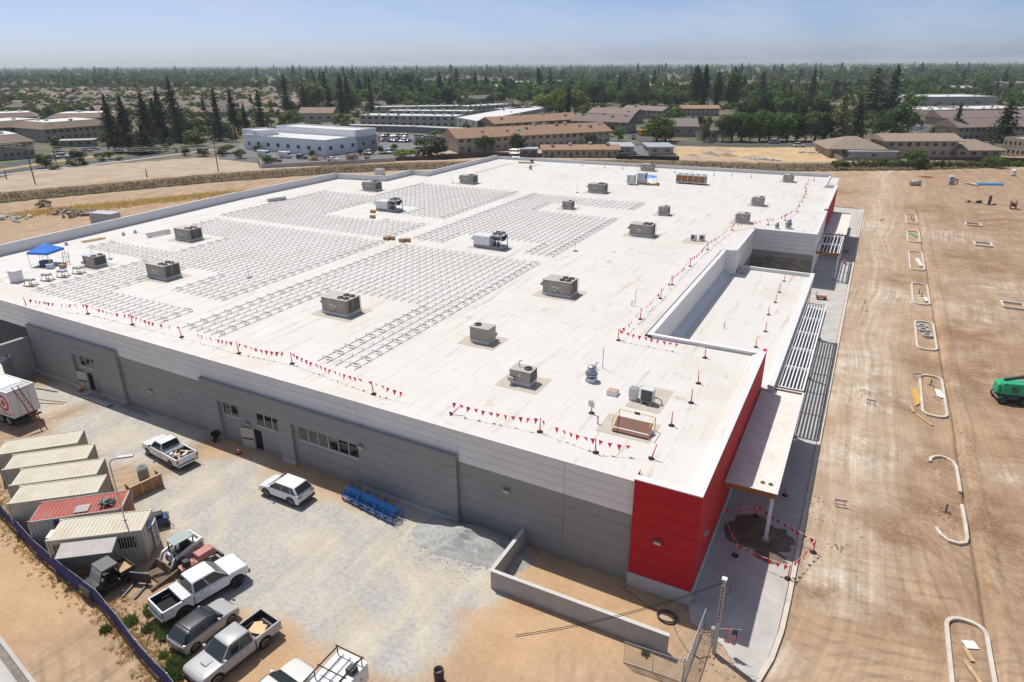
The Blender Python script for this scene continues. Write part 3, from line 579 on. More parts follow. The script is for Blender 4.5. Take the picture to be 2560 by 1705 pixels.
def pergola(x0, x1, y0, y1, bays, zc=4.5, end=0):
    t = thing('pergola', '', ''); del t['label']; del t['category']; t.parent = store
    mb = MB(); mb.box(x1-.14,x1,y0,y1,zc-.36,zc); mb.box(x0,x0+.12,y0,y1,zc-.36,zc-.02); mb.build('beam', M_white, t)
    n = bays+1
    for i in range(n):
        y = y0+.1+(y1-y0-.2)*i/bays; MB().box(x0+.12,x1-.14,y-.07,y+.07,zc-.34,zc-.06).build('cross_beam', M_white, t)
    for k in range(6):
        x = x0+.35+(x1-x0-.7)*k/5
        for i in range(bays):
            ya = y0+.18+(y1-y0-.2)*i/bays; yb = y0+.02+(y1-y0-.2)*(i+1)/bays
            MB().box(x-.05,x+.05,ya,yb,zc-.30,zc-.11).build('slat', M_white, t)
    if end: MB().box(x0,x1,(y0-.12) if end < 0 else y1,y0 if end < 0 else (y1+.12),zc-.42,zc+.02).build('fascia', M_fascia, t)
canopy(8.0, 25.4); canopy(93.0, 113)
pergola(1.25, 3.55, 26, 52, 5, end=1); pergola(.06, 3.4, 79.2, 92.2, 2, end=-1)
for y in (7.9+.5, 24.9, 38.9, 51.6, 79.6, 92.6, 112.6):
    c = thing('column', '', ''); del c['label']; del c['category']; c.parent = store
    mb = MB(); mb.box(3.26,3.5,y-.12,y+.12,.1,4.1); mb.build('shaft', M_white, c); mb = MB(); mb.box(3.14,3.62,y-.25,y+.25,.05,.42); mb.build('footing', M_conc, c)
# wall lamps
for x, y, rz in ((-13.5, SH(-13.5,0), 0), (-54, SH(-54,0), 0), (-26.6, SH(-26.6,-OUT), 0), (-2.4, -.22, 0), (0, 2.0, pi/2), (-40.2, SH(-40.2,-RO), 0)):
    w = thing('wall_lamp', '', ''); del w['label']; del w['category']; w.parent = store; w.location = (x, y-(0 if rz else .0), 4.2 if x > -40 else 2.5); w.rotation_euler = (0,0,rz)
    mb = MB(); mb.prism([(-.22,-.28),(.22,-.28),(.22,0),(-.22,0)], 0, .12); mb.box(-.22,.22,-.1,0,-.22,0); mb.build('housing', M_steel, w)
    mb = MB(); mb.box(-.18,.18,-.25,-.11,-.02,-.001); mb.build('lens', M_lampw, w)
# loading-yard screen wall with a pair of gates at the west end
MB().box(-74.75,-74.4,-26,SH(-74.4,-.4),0,4.3).build('yard_wall', M_wdark, store) if False else None
yw = thing('screen_wall', 'dark grey loading yard screen wall meeting the long wall, with metal gates', 'wall', (-74.5, 0, 0))
mb = MB(); mb.box(-.2,.2,-1.1,1.1,0,4.4); mb.box(-.2,.2,-14,-4.2,0,4.4); mb.box(-.2,.2,-4.2,-1.1,3.3,4.4); mb.build('wall', M_wdark, yw)
MB().box(-.28,.28,-14,1.2,4.4,4.5).build('coping', M_wmid, yw)
for y, a in ((-1.1,-60),(-4.2,64)):
    lf = MB(); lf.box(0,1.5,-.03,.03,.1,2.9)
    for k in range(7): lf.box(.05+k*.21,.12+k*.21,-.05,.05,.15,2.85)
    lf.build('gate_leaf', mat('gate_grey', (.33,.35,.36), .5, .3), yw, loc=(.22, y, 0), rz=rad(a))
mb = MB(); mb.box(-14,-.3,-12,2,.02,.08); mb.build('yard_slab', mat('pale_slab', (.62,.60,.56), .8), yw)
# concrete walk and kerb along the east front
M_walk = mat('walk_concrete', (.46,.44,.415), .9, var=.16, scale=.5, world_pos=True, bump=.2, bscale=5, dirt=(.42,.33,.24,.5))
wk = [(.06,-.6),(.4,-1.6),(2.6,-2.6),(3.6,-3.9),(4.65,-4.3),(5.1,-2.4),(5.34,0),(5.4,3),(5.4,141),(5,142.6),(-.6,142.8),(-2.2,138),(-2.2,122.6),(.06,122.6)]
mb = MB(); mb.prism([(p[0],p[1]) for p in wk], -.05, .10); tag(mb.build('pavement', M_walk), 'pale unfinished concrete walk along the red front of the store', None, None, 'structure')
kp = [(3.2,-7.2),(4.1,-5.9),(4.85,-4.2),(5.29,-2.32),(5.54,.13),(5.6,2.9),(5.6,141),(5.2,143),(4.2,143.8),(-.6,144)]
strip('kerb', kp, .3, 0, M_concw, 'long pale concrete kerb edging the store walk', h=.17)
# ------------------------------------------------------------------ plant on the roof
M_rtu = mat('unit_bronze_grey', (.33,.295,.25), .55, .1, .1, 1.5, dirt=(.24,.21,.18,.4)); M_rtu2 = mat('unit_panel', (.37,.335,.29), .55, .1, .08, 1.5); M_rtud = mat('unit_louvre', (.12,.108,.095), .7, .1, .2, 6)
M_rtutop = mat('unit_top', (.42,.395,.36), .6, .1, .06); M_unitw = mat('unit_white', (.60,.61,.62), .5, .1, .08); M_coil = mat('coil_brown', (.16,.14,.115), .6, .3, .2, 8)
M_greenc = mat('coil_green', (.10,.13,.105), .6, .3, .2, 9); M_lbl = mat('unit_sticker', (.75,.75,.74), .6, var=.05)
def fan(parent, x, y, z, r):
    f = MB().lathe([(r,0),(r,.10),(r*.9,.12),(r*.9,.02)], (0,0,0), 16).build('fan', M_rtud, parent, loc=(x,y,z))
    mb = MB(); mb.cyl((0,0,.03), r*.2, .05, 8)
    for k in range(5):
        a = 2*pi*k/5; mb.bar((r*.15*cos(a), r*.15*sin(a), .05), (r*.86*cos(a), r*.86*sin(a), .06), .12*r+.03, .015)
    mb.build('fan_blade', M_black, f)
    g = MB()
    for q in (.45, .7): g.tube([(r*q*cos(2*pi*i/14), r*q*sin(2*pi*i/14), .125) for i in range(14)], .012, 3, True)
    g.bar((-r*.9,0,.125),(r*.9,0,.125),.02); g.bar((0,-r*.9,.125),(0,r*.9,.125),.02); g.build('guard', M_dsteel, f)
def rtu_big(name, label, x, y, hood=True, W=3.4, D=2.2, H=1.45):
    t = thing(name, label, 'air conditioner', (x, y, ZR), 0, 'big bronze rooftop units'); w, d = W/2, D/2; z0, z1 = .32, .32+H
    MB().box(-w-.9,w+.95,-d-.95,d+.85,.004,.016).build('walkway_pad', M_tan, t)
    MB().box(-w-.06,w+.06,-d-.06,d+.06,.016,.32).build('curb', M_unitw, t)
    bevel(MB().box(-w,w,-d,d,z0,z1).build('cabinet', M_rtu, t), .02, 1)
    MB().box(-w-.03,w+.03,-d-.03,d+.03,z1,z1+.04).build('top', M_rtutop, t)
    for i in range(5):                                                # access panels on the long faces
        xa = -w+.04+i*(W-.08)/5; xb = xa+(W-.08)/5-.035
        for s in (-1, 1): MB().box(xa,xb,s*d-(.015 if s < 0 else 0),s*d+(.015 if s > 0 else 0),z0+.06,z1-.06).build('access_panel', M_rtu2 if i % 2 else M_rtu, t)
    for s in (0, 1): MB().box(w,w+.02,-d+.08+s*(D/2-.02),-d+.08+s*(D/2-.02)+D/2-.16,z0+.1,z1-.1).build('coil_louvre', M_rtud, t)
    for xa, za in ((-.55,.95),(-.25,1.0),(-.25,.6),(.1,.9)): MB().box(xa,xa+.16,-d-.022,-d-.016,za,za+.24).build('label_plate', M_lbl, t)
    for fx in (.45, 1.2):
        for fy in (-.48, .48): fan(t, fx, fy, z1+.04, .34)
    for a in (-d+.06, d-.06): MB().bar((w+.12,a,z0+.1),(w+.12,a,z1+.05),.035).build('coil_guard_post', M_steel, t)
    if hood: MB().add([(-w,-.8,z1-.1),(-w,.8,z1-.1),(-w-.55,.8,z1-.75),(-w-.55,-.8,z1-.75),(-w,-.8,z1-.85),(-w,.8,z1-.85)],[(0,3,2,1),(2,3,4,5),(0,4,3),(1,2,5)]).build('intake_hood', M_rtu2, t)
    return t
rb0 = None
for k, (x, y, lb) in enumerate([(-42.2,16.5,'bronze rooftop air conditioner with four fans in the notch of the front racking'),(-23.8,32.7,'bronze rooftop air conditioner on tan pad alone beside the low vestibule roof'),
        (-70.9,16.5,'bronze rooftop air conditioner in the racking gap closest to the blue tent'),(-84.9,31.2,'bronze rooftop air conditioner beside the galvanised bench near the west parapet'),
        (-86.9,77.8,'bronze rooftop air conditioner beside the zigzag of the west parapet'),(-73.2,94.4,'bronze rooftop air conditioner behind the western racking, past the zigzag parapet'),
        (-43.4,96.2,'bronze rooftop air conditioner behind the eastern racking, short of the white chiller'),(-24,64.4,'bronze rooftop air conditioner beside the paired mini-split condensers')]):
    if rb0 is None: rb0 = rtu_big('rooftop_air_conditioner', lb, x, y)
    else: copy_tree(rb0, None, loc=(x, y, ZR), label=lb)
def rtu_small(label, x, y, rz=0, W=1.9, D=1.35, H=1.0, pipes=True, teeth=False, pad=.95, tarp=None):
    t = thing('packaged_rooftop_unit', label, 'air conditioner', (x, y, ZR), rz, 'small bronze rooftop units'); w, d = W/2, D/2; z0, z1 = .3, .3+H
    MB().box(-w-pad,w+pad,-d-pad*.9,d+pad*.9,.004,.016).build('walkway_pad', M_tan, t)
    MB().box(-w+.02,w-.02,-d+.02,d-.02,.016,.3).build('curb', M_unitw, t)
    bevel(MB().box(-w,w,-d,d,z0,z1).build('cabinet', M_rtu, t), .02, 1); MB().box(-w-.02,w+.02,-d-.02,d+.02,z1,z1+.03).build('top', tarp or M_rtutop, t)
    for i in range(3):
        xa = -w+.03+i*(W-.06)/3
        MB().box(xa,xa+(W-.06)/3-.03,-d-.012,-d,z0+.05,z1-.05).build('access_panel', M_rtu2, t)
    MB().box(-.1,.06,-d-.02,-d-.013,z0+.5*H,z0+.72*H).build('label_plate', M_lbl, t)
    MB().box(w,w+.015,-d+.08,d-.08,z0+.1,z1-.1).build('coil_louvre', M_rtud, t)
    for fy in ((-.33*D*.8, .33*D*.8) if W > 2.2 else (0,)): fan(t, w-.5, fy, z1+.03, min(.34, d*.55))
    if teeth:                                                          # pleated intake hood on the west end
        for q in range(3):
            za = z0+.08+q*H*.3; MB().add([(-w,-d*.9,za+H*.28),(-w,d*.9,za+H*.28),(-w-.42,d*.9,za),(-w-.42,-d*.9,za),(-w,-d*.9,za),(-w,d*.9,za)],[(0,3,2,1),(2,3,4,5),(0,4,3),(1,2,5)]).build('intake_hood', M_rtu2, t)
        MB().add([(w+.02,-d*.85,z0+.12),(w+.02,-d*.1,z0+.12),(w+.02,-d*.48,z1-.12)],[(0,1,2)]).build('brace_panel', M_lbl, t)
    else: MB().box(-w-.02,-w+.5,-d-.32,-d-.012,z0+.12,z0+.42).build('intake_hood', M_rtutop, t)
    if pipes:
        mb = MB(); mb.tube([(-w+.5,d*.2,z1),(-w+.5,d*.2,z1+.55),(-w+.62,d*.2,z1+.62),(-w+.74,d*.2,z1+.5)], .045, 6); mb.build('vent_pipe', M_steel, t)
        mb = MB(); mb.tube([(w,-d*.4,z0+.2),(w+.45,-d*.4,z0+.2),(w+.45,-d*.4,.02)], .03, 5); mb.build('drain_pipe', M_white, t)
    return t
rtu_small('small bronze rooftop unit with side hood between the front racking and the exhaust fan', -17.1, 10.0)
rtu_small('boxy bronze rooftop unit with angled hood on its east end beside the front racking', -24.6, 16.3, rz=pi, W=2.0, D=1.5, H=1.25, pipes=False, teeth=False)
rtu_small('small bronze rooftop unit in the notch of the eastern racking', -42.3, 78.3, W=1.8, D=1.5, H=1.05, pipes=False)
rtu_small('small bronze rooftop unit alone between eastern racking and the pleated-hood units', -25.2, 80.7, W=1.7, D=1.5, H=1.15, pipes=False)
for x, y, lb in ((-11.9,96.5,'bronze rooftop unit with pleated hood, middle of three along the east pennant line'),(-11.8,80.4,'bronze rooftop unit with pleated hood beside the recess of the front'),(-10.2,126.9,'bronze rooftop unit with pleated hood near the north-east roof corner')):
    rtu_small(lb, x, y, W=1.9, D=1.7, H=1.25, pipes=False, teeth=True)
rtu_small('bronze rooftop unit with pleated hood behind the white chiller plant', -43, 129.5, W=3.0, D=1.7, H=1.3, pipes=False, teeth=True)
rtu_small('rooftop unit still wrapped in dark plastic sheeting beside the blue tent', -83.6, 15.7, W=2.4, D=1.7, H=1.15, pipes=False, tarp=mat('protective_wrap', (.5,.51,.53), .4))
# white make-up air units on open frames
def white_unit(label, x, y, s=1.):
    t = thing('make_up_air_unit', label, 'air handler', (x, y, ZR), 0, 'white air handlers with condenser fans'); t.scale = (s,)*3
    MB().box(-2.9,2.9,-1.7,1.6,.004,.016).build('walkway_pad', M_tan, t)
    MB().box(-2.3,2.3,-1.0,1.0,.016,.42).build('curb', mat('curb_blue_grey', (.36,.38,.42), .6, .2), t)
    bevel(MB().box(-2.35,.35,-1.0,1.0,.42,1.75).build('cabinet', M_unitw, t), .03, 1)
    for i in range(3): MB().box(-2.28+i*.88,-1.46+i*.88,-1.02,-1.0,.5,1.68).build('access_panel', M_white, t)
    MB().add([(-2.35,-.9,1.6),(-2.35,.9,1.6),(-2.85,.9,1.1),(-2.85,-.9,1.1),(-2.35,-.9,1.0),(-2.35,.9,1.0)],[(0,3,2,1),(2,3,4,5),(0,4,3),(1,2,5)]).build('intake_hood', M_unitw, t)
    for px in (.6, 2.2):
        for py in (-.95, .95): MB().box(px-.05,px+.05,py-.05,py+.05,.42,2.05).build('frame_post', M_steel, t)
    for s_ in (-1, 1):
        MB().add([(.5,s_*.1,1.2),(2.25,s_*.1,1.2),(2.25,s_*.98,1.95),(.5,s_*.98,1.95),(.5,s_*.16,1.15),(2.25,s_*.16,1.15),(2.25,s_*1.04,1.9),(.5,s_*1.04,1.9)],[(0,1,2,3),(7,6,5,4),(0,4,5,1),(1,5,6,2),(2,6,7,3),(3,7,4,0)]).build('condenser_coil', M_coil, t)
        for fx in (.95, 1.8): MB().cyl((fx, s_*.52, 2.0), .36, .22, 12).build('fan_shroud', M_unitw, t); fan(t, fx, s_*.52, 2.2, .34)
    MB().box(.45,2.3,-1.05,1.05,1.95,2.0).build('fan_deck', M_unitw, t)
    mb = MB(); mb.cyl((1.0,-.45,.45), .18, .6, 8); mb.cyl((1.5,-.4,.45), .18, .6, 8); mb.build('compressor', M_dsteel, t)
    return t
white_unit('white air handler with condenser fans in the gap of the eastern racking', -41.3, 47.6)
white_unit('white air handler with condenser fans in the gap of the western racking', -70.6, 62.3)
# long chiller and the plant beside it
t = thing('chiller', 'long white chiller with brown coil panels near the north parapet', 'chiller', (-28.9, 115.2, ZR))
MB().box(-3.2,3.2,-1.0,1.0,.25,.5).build('skid', M_steel, t)
for px in (-3,-1,1,3):
    for py in (-.9,.9): MB().box(px-.08,px+.08,py-.08,py+.08,0,.25).build('foot', M_steel, t)
MB().box(-3.2,3.2,-1.0,1.0,1.75,1.95).build('fan_deck', M_unitw, t); MB().box(-3.15,3.15,-.8,.8,.5,1.75).build('core', M_dsteel, t)
for i in range(5):
    MB().box(-3.15+i*1.27,-1.97+i*1.27,-1.0,-.81,.55,1.72).build('coil_panel', mat('coil_copper', (.30,.14,.06), .6, .2, .2, 6), t)
    MB().cyl((-2.55+i*1.27,0,1.95), .5, .25, 14).build('fan_shroud', M_unitw, t)
    MB().box(-1.97+i*1.27-.04,-1.97+i*1.27+.06,-1.03,-.98,.5,1.75).build('frame_post', M_unitw, t)
t = thing('refrigeration_rack', 'white refrigeration cabinets standing beside the small blue shade tarp', 'cabinet', (-40.3, 109.0, ZR))
for a in ((-.8,.75,-1.2,.3,.25,2.1),(.9,2.6,.4,2.6,.2,2.4)): bevel(MB().box(*a).build('cabinet', M_unitw, t), .03, 1)
MB().box(-.82,-.3,-1.25,-1.2,.3,2.0).build('door_panel', mat('pale_green_panel', (.45,.52,.5), .5), t)
for a in ((-.75,-1.1),(.7,-1.1),(-.75,.2),(.7,.2)): MB().box(a[0]-.05,a[0]+.05,a[1]-.05,a[1]+.05,0,.25).build('foot', M_steel, t)
t = thing('shade_tarp', 'small sky-blue shade tarp over workers\' boxes beside the chiller', 'tarp', (-37.4, 110.6, ZR))
mb = MB(); mb.add([(-1.6,-1,1.25),(1.8,-1,1.5),(1.8,1.3,1.6),(-1.6,1.3,1.4),(-.2,.2,2.0)],[(0,1,4),(1,2,4),(2,3,4),(3,0,4)]); mb.build('canvas', mat('tarp_blue', (.07,.25,.62), .6), t)
for a in ((-1.5,-.95,1.2),(1.7,-.95,1.45),(1.7,1.25,1.55),(-1.5,1.25,1.35)): MB().bar((a[0],a[1],0),a,.05).build('pole', M_steel, t)
for k in range(5):
    b = MB().box(-.35,.35,-.25,.25,0,frand(.3,.6)).build('cardboard_box', M_card, None, loc=(-38.8+k*1.0, 109.2+frand(-.3,.5), ZR), rz=frand(0,1)); tag(b, 'brown cardboard box on the roof under or beside the small blue tarp', 'box', 'boxes by the shade tarp')
# mini-split condensers
def condenser(label, x, y, rz, W=.85, D=.35, H=.85, z=.12, m=None, grp=None):
    t = thing('condensing_unit', label, 'condenser', (x, y, ZR), rz, grp); bevel(MB().box(-W/2,W/2,-D/2,D/2,z,z+H).build('cabinet', m or M_unitw, t), .02, 1)
    r = min(W,H)*.36; MB().lathe([(r,0),(r,.03),(r*.8,.03),(r*.8,.005)], (-W*.1,-D/2,z+H*.52), 14, 'y').build('fan_ring', M_rtud, t)
    f = MB(); f.T = Matrix.Translation((-W*.1,-D/2-.012,z+H*.52)) @ Matrix.Rotation(pi/2, 4, 'X'); f.cyl((0,0,0), r*.8, .01, 14); f.build('fan_grille', M_rtud, t)
    for s in (-1, 1): MB().box(s*W*.35-.05,s*W*.35+.05,-D*.7,D*.7,.0,z).build('foot', M_steel, t)
    return t
pd = MB().box(-17.4,-14.4,62.7,65.9,ZR+.004,ZR+.016).build('walkway_pad', M_tan); tag(pd, 'tan walkway pad under the paired mini-split condensers', 'roof pad')
condenser('white mini-split condenser facing the racking on the tan pad', -16.1, 64.4, -.2, grp='mini-split condensers'); condenser('white mini-split condenser turned away beside its twin', -15.0, 64.8, .5, grp='mini-split condensers')
pd = MB().box(-8.2,-5.5,9.8,14.05,ZR+.004,ZR+.016).build('walkway_pad', M_tan); tag(pd, 'tan walkway pad under the green-coiled condenser', 'roof pad')
# big condenser with green coil, little exhaust cabinet
t = thing('condensing_unit', 'white condenser with large green coil face on tan pad', 'condenser', (-6.85, 11.15, ZR)); bevel(MB().box(-.5,.5,-.3,.35,.18,1.25).build('cabinet', M_unitw, t), .02, 1)
MB().box(-.42,.42,-.32,-.3,.25,1.18).build('coil_panel', M_greenc, t)
for k in range(5): MB().box(-.42+k*.21-.008,-.42+k*.21+.008,-.33,-.32,.25,1.18).build('coil_guard', M_dsteel, t)
for s in (-.35,.35): MB().box(s-.06,s+.06,-.45,.45,0,.18).build('foot', M_steel, t)
mb = MB(); mb.tube([(.5,.1,.5),(.9,.1,.55),(1.1,.2,.3),(1.1,.2,.02)], .07, 6); mb.build('pipe', M_unitw, t)
t = thing('exhaust_cabinet', 'small square galvanised exhaust cabinet beside the green-coiled condenser', 'vent', (-8.0, 11.3, ZR)); MB().box(-.3,.3,-.3,.3,.0,.3).build('curb', M_white, t)
bevel(MB().box(-.33,.33,-.33,.33,.3,1.0).build('cabinet', M_steel, t), .02, 1); MB().cyl((0,-.335,.62), .2, .01, 12, 'y').build('grille', M_unitw, t)
t = thing('roof_curb_box', 'small square white roof curb with plywood lid', 'vent', (-9.75, 11.35, ZR)); MB().box(-.42,.42,-.38,.38,0,.32).build('curb', M_white, t); MB().box(-.4,.4,-.36,.36,.32,.36).build('lid', mat('stained_ply', (.46,.32,.24), .8, var=.3, scale=6), t)
def exhaust(label, x, y, s=1.):
    t = thing('exhaust_fan', label, 'vent', (x, y, ZR), 0, 'spun metal exhaust fans'); t.scale = (s,)*3
    MB().box(-.4,.4,-.4,.4,0,.3).build('curb', M_white, t); MB().lathe([(.3,.3),(.3,.45),(.5,.5),(.55,.62),(.42,.72)], n=16).build('fan_bowl', M_steel, t, True); MB().lathe([(.42,.74),(.52,.82),(.34,.92),(.34,1.3),(.28,1.36),(0,1.38)], n=16).build('motor_cap', M_steel, t, True)
exhaust('shiny spun-metal exhaust fan beside the tall vent pipe', -12.2, 12.9); exhaust('spun-metal exhaust fan beside the pennant line near the recess', -4.6, 79.2, 1.05); exhaust('smaller spun-metal vent cap beside its taller neighbour near the recess', -6.2, 78.3, .7)
exhaust('low round roof ventilator near the north parapet', -70, 119, .8)
def pipe_vent(label, pts, r, x, y, z=None):
    o = MB().tube(pts, r, 7).build('vent_pipe', M_steel, None, True, loc=(x, y, ZR if z is None else z)); tag(o, label, 'pipe')
pipe_vent('tall thin steel mast beside the shiny exhaust fan', [(0,0,0),(0,0,1.9)], .035, -12.2, 15.6); pipe_vent('hooked vent pipe at the foot of the thin mast', [(0,0,0),(0,0,.55),(.1,0,.66),(.2,0,.55)], .05, -12.7, 15.3)
pipe_vent('tall thin steel mast with gooseneck beside the solitary bronze air conditioner', [(.0,0,0),(0,0,1.9)], .03, -14.8, 32.6); pipe_vent('gooseneck vent pipe at the foot of the mast near the vestibule pennants', [(0,0,0),(0,0,.5),(.1,0,.62),(.2,0,.5)], .05, -15.1, 32.4)
pipe_vent('short white vent stub beside the brown roof hatch', [(0,0,0),(0,0,.65)], .06, -9.1, 6.3); pipe_vent('short vent stub on the low vestibule roof', [(0,0,0),(0,0,.7)], .05, -6.1, 38.6, ZL)
pipe_vent('hooked vent pipe at the back of the low vestibule roof', [(0,0,0),(0,0,.45),(.12,0,.55),(.24,0,.42)], .07, -9.0, 61.8, ZL)
# roof hatch with yellow rail
pd = MB().box(-8.9,-4.9,5.3,8.2,ZR+.004,ZR+.016).build('walkway_pad', M_tan); tag(pd, 'tan walkway pad round the brown roof hatch', 'roof pad')
t = thing('roof_hatch', 'brown roof hatch lid with yellow safety rail', 'hatch', (-6.45, 6.5, ZR)); MB().box(-1.3,1.3,-.6,.6,0,.3).build('curb', M_white, t)
mb = MB(); mb.T = Matrix.Rotation(rad(28), 4, 'X'); mb.box(-1.32,1.32,-.65,.65,.42,.5); mb.build('lid', mat('hatch_brown', (.17,.055,.035), .6, var=.1), t)
for x in (-1.35,1.35): MB().tube([(x,-.75,0),(x,-.75,1.05),(x,.8,1.05),(x,.8,0)], .03, 5).build('rail_post', M_yellow, t)
MB().tube([(-1.35,.8,1.05),(1.35,.8,1.05)], .03, 5).build('rail', M_yellow, t); MB().box(-.2,.2,.74,.78,.95,1.15).build('warning_plate', M_dsteel, t)
# delineator posts and pennant lines
M_pen = mat('pennant_red', (.85,.05,.10), .6, var=.12)
def delineator(x, y, label, z=ZR, lean=0, grp='orange delineator posts on the roof', sign=False):
    global DEL0
    t = copy_tree(DEL0, None, loc=(x, y, z), label=label, group=grp) if DEL0 else None
    if t is None:
        t = thing('delineator_post', label, 'post', (x, y, z), 0, grp)
        MB().lathe([(.24,0),(.24,.04),(.19,.07),(.05,.08)], n=8).build('base', M_rubber, t)
        MB().lathe([(.05,.07),(.042,.8),(.042,1.0),(.03,1.02),(.03,1.1),(.05,1.12),(.03,1.16)], n=8).build('stem', M_orange, t)
        for zz in (.72,.88): MB().lathe([(.05,zz),(.05,zz+.08)], n=8).build('reflective_band', M_white, t)
        DEL0 = t
    t.rotation_euler = (lean*.4, lean, frand(0, 6))
    if sign: MB().box(-.28,.28,-.06,-.045,.55,1.05).build('sign_board', M_unitw, t)
    return t
DEL0 = None
near = [(-74.3,1.9),(-66.2,3.7),(-58.9,3.8),(-51.4,3.8),(-43.2,3.5),(-37.1,4.0),(-26.9,2.6),(-19.5,2.6),(-12.4,3.3),(-7.8,2.5),(-4.2,3.5)]
east = [(-13.1,22.3),(-13,28.8),(-13,36.2),(-13.2,41.8),(-13.2,50.6),(-13.1,60.1),(-12.3,73.8),(-7.8,80.3),(-5.8,85.1),(-4.8,93.3),(-5,98.6),(-5,103.4),(-5.1,108.3),(-5.2,112.3),(-5.6,115.9),(-6.1,119.8),(-6.1,125.1),(-5.3,130.5)]
north = [(-18.6,129.6),(-23,129.5),(-27,129.4),(-36.3,129.4),(-40.8,129.4),(-49.5,129.5),(-54.5,130.1),(-60.7,130.2)]
corner = [(-4.2,8.5),(-3.8,12.7),(-4.1,16.4),(-4.8,21.9)]
low_posts = [(-8.2,61.4),(-2.4,60.2),(-2.3,54.8),(-2.2,50.4),(-2.3,45.4),(-1.8,39.6),(-2.0,34.5)]
for i, (x, y) in enumerate(near): delineator(x, y, 'orange post on the south roof edge, %s from the red corner' % ORD[10-i] if i not in (7, 10) else ('orange delineator post knocked over at the south roof edge' if i == 7 else 'leaning orange post beside the seam of the red corner'), lean=.75 if i == 7 else (-.22 if i == 10 else frand(-.12,.05)))
for i, (x, y) in enumerate(east): delineator(x, y, 'orange post on the line behind the east front, %s from the south end' % ORD[i], lean=frand(-.05,.08))
for i, (x, y) in enumerate(north): delineator(x, y, 'orange post in the row before the north parapet, %s from the east end' % ORD[i], lean=frand(-.05,.05))
for i, (x, y) in enumerate(corner): delineator(x, y, 'orange post behind the red parapet, %s from the roof hatch' % ORD[i], lean=frand(-.04,.08))
for i, (x, y) in enumerate(low_posts): delineator(x, y, 'orange post on the low vestibule roof, %s from its back wall' % ORD[i], z=ZL, lean=frand(-.05,.05))
tag(delineator(-10.1, 7.6, 'orange delineator post carrying a white sign beside the roof hatch', sign=True), group='signed post')
pen_me = MB().add([(-.17,0,0),(.17,0,0),(0,0,-.44),(-.17,.012,0),(.17,.012,0),(0,.012,-.44)], [(0,2,1),(3,4,5),(0,3,5,2),(1,2,5,4),(0,1,4,3)]).mesh('pennant', M_pen)
def pennant_line(a, b, label, grp, z=ZR+1.08, sag=.25, step=.58, keep=.85, t0=0, t1=1, col=None):
    a = Vector((*a, z)) if len(a) == 2 else Vector(a); b = Vector((*b, z)) if len(b) == 2 else Vector(b); L = (b-a).length; t = thing('pennant_string', label, 'pennants', a, 0, grp); n = max(6, int(L))
    f = lambda s: (b-a)*s-Vector((0,0,sag*4*s*(1-s)))
    MB().tube([f(i/n) for i in range(n+1)], .012, 3).build('cord', M_lbl, t)
    k = int(L/step); ang = atan2((b-a).y, (b-a).x)
    for i in range(k):
        s = (i+.5)/k
        if random.random() > keep or s < t0 or s > t1: continue
        o = obj('pennant', pen_me, t, loc=f(s)); o.rotation_euler = (frand(-.5,.5), frand(-.25,.25), ang+frand(-.5,.5))
for i, (a, b) in enumerate(zip(near, near[1:])):
    pennant_line(a, b, 'red pennant string on the south roof edge, %s from the red corner' % ORD[9-i], 'pennant strings on the south roof edge', t0=.3 if i == 3 else 0, t1=.45 if i == 6 else (.6 if i == 9 else 1), keep=.9)
for i, (a, b) in enumerate(zip(east[:10], east[1:10])):
    pennant_line(a, b, 'red pennant string behind the east front, %s from the south end' % ORD[i], 'pennant strings along the east front', keep=.9, step=.75, sag=.35)
pennant_line((-13.1,22.3), (-4.8,21.9), 'red pennant string across the south end of the vestibule recess', 'pennant string across the recess', t1=.7)
# solar racking without panels: rails and feet
RK = {'front': ([(-53.5,-30.5,6.2,43.2)], [(-48.0,-36.0,0,22)], 'front racking field round the bronze unit nearest the south edge'),
      'west': ([(-80.4,-56.2,6.2,10.6),(-80.2,-71.2,10.6,20),(-65.2,-56.2,13.2,20),(-80.5,-56.2,20,43),(-93.8,-80.5,20,25.8),(-93.5,-80.5,34,43)], [(-72.5,-65.3,8.5,20)] if False else [], 'racking field beside the blue tent'),
      'far_west': ([(-95,-83,46,72.5),(-83,-57.2,46,89.5)], [(-78.5,-66.4,55,66.5),(-66.5,-57,55.2,59.8)], 'racking field under the zigzag west parapet'),
      'far_east': ([(-54.4,-30.8,47.2,89.5)], [(-48.8,-36.3,0,51.8),(-48.8,-38.5,0,52),(-46.2,-30,73.8,81.6)], 'racking field running back towards the chiller')}
DXR, DYR = 1.06, 1.52
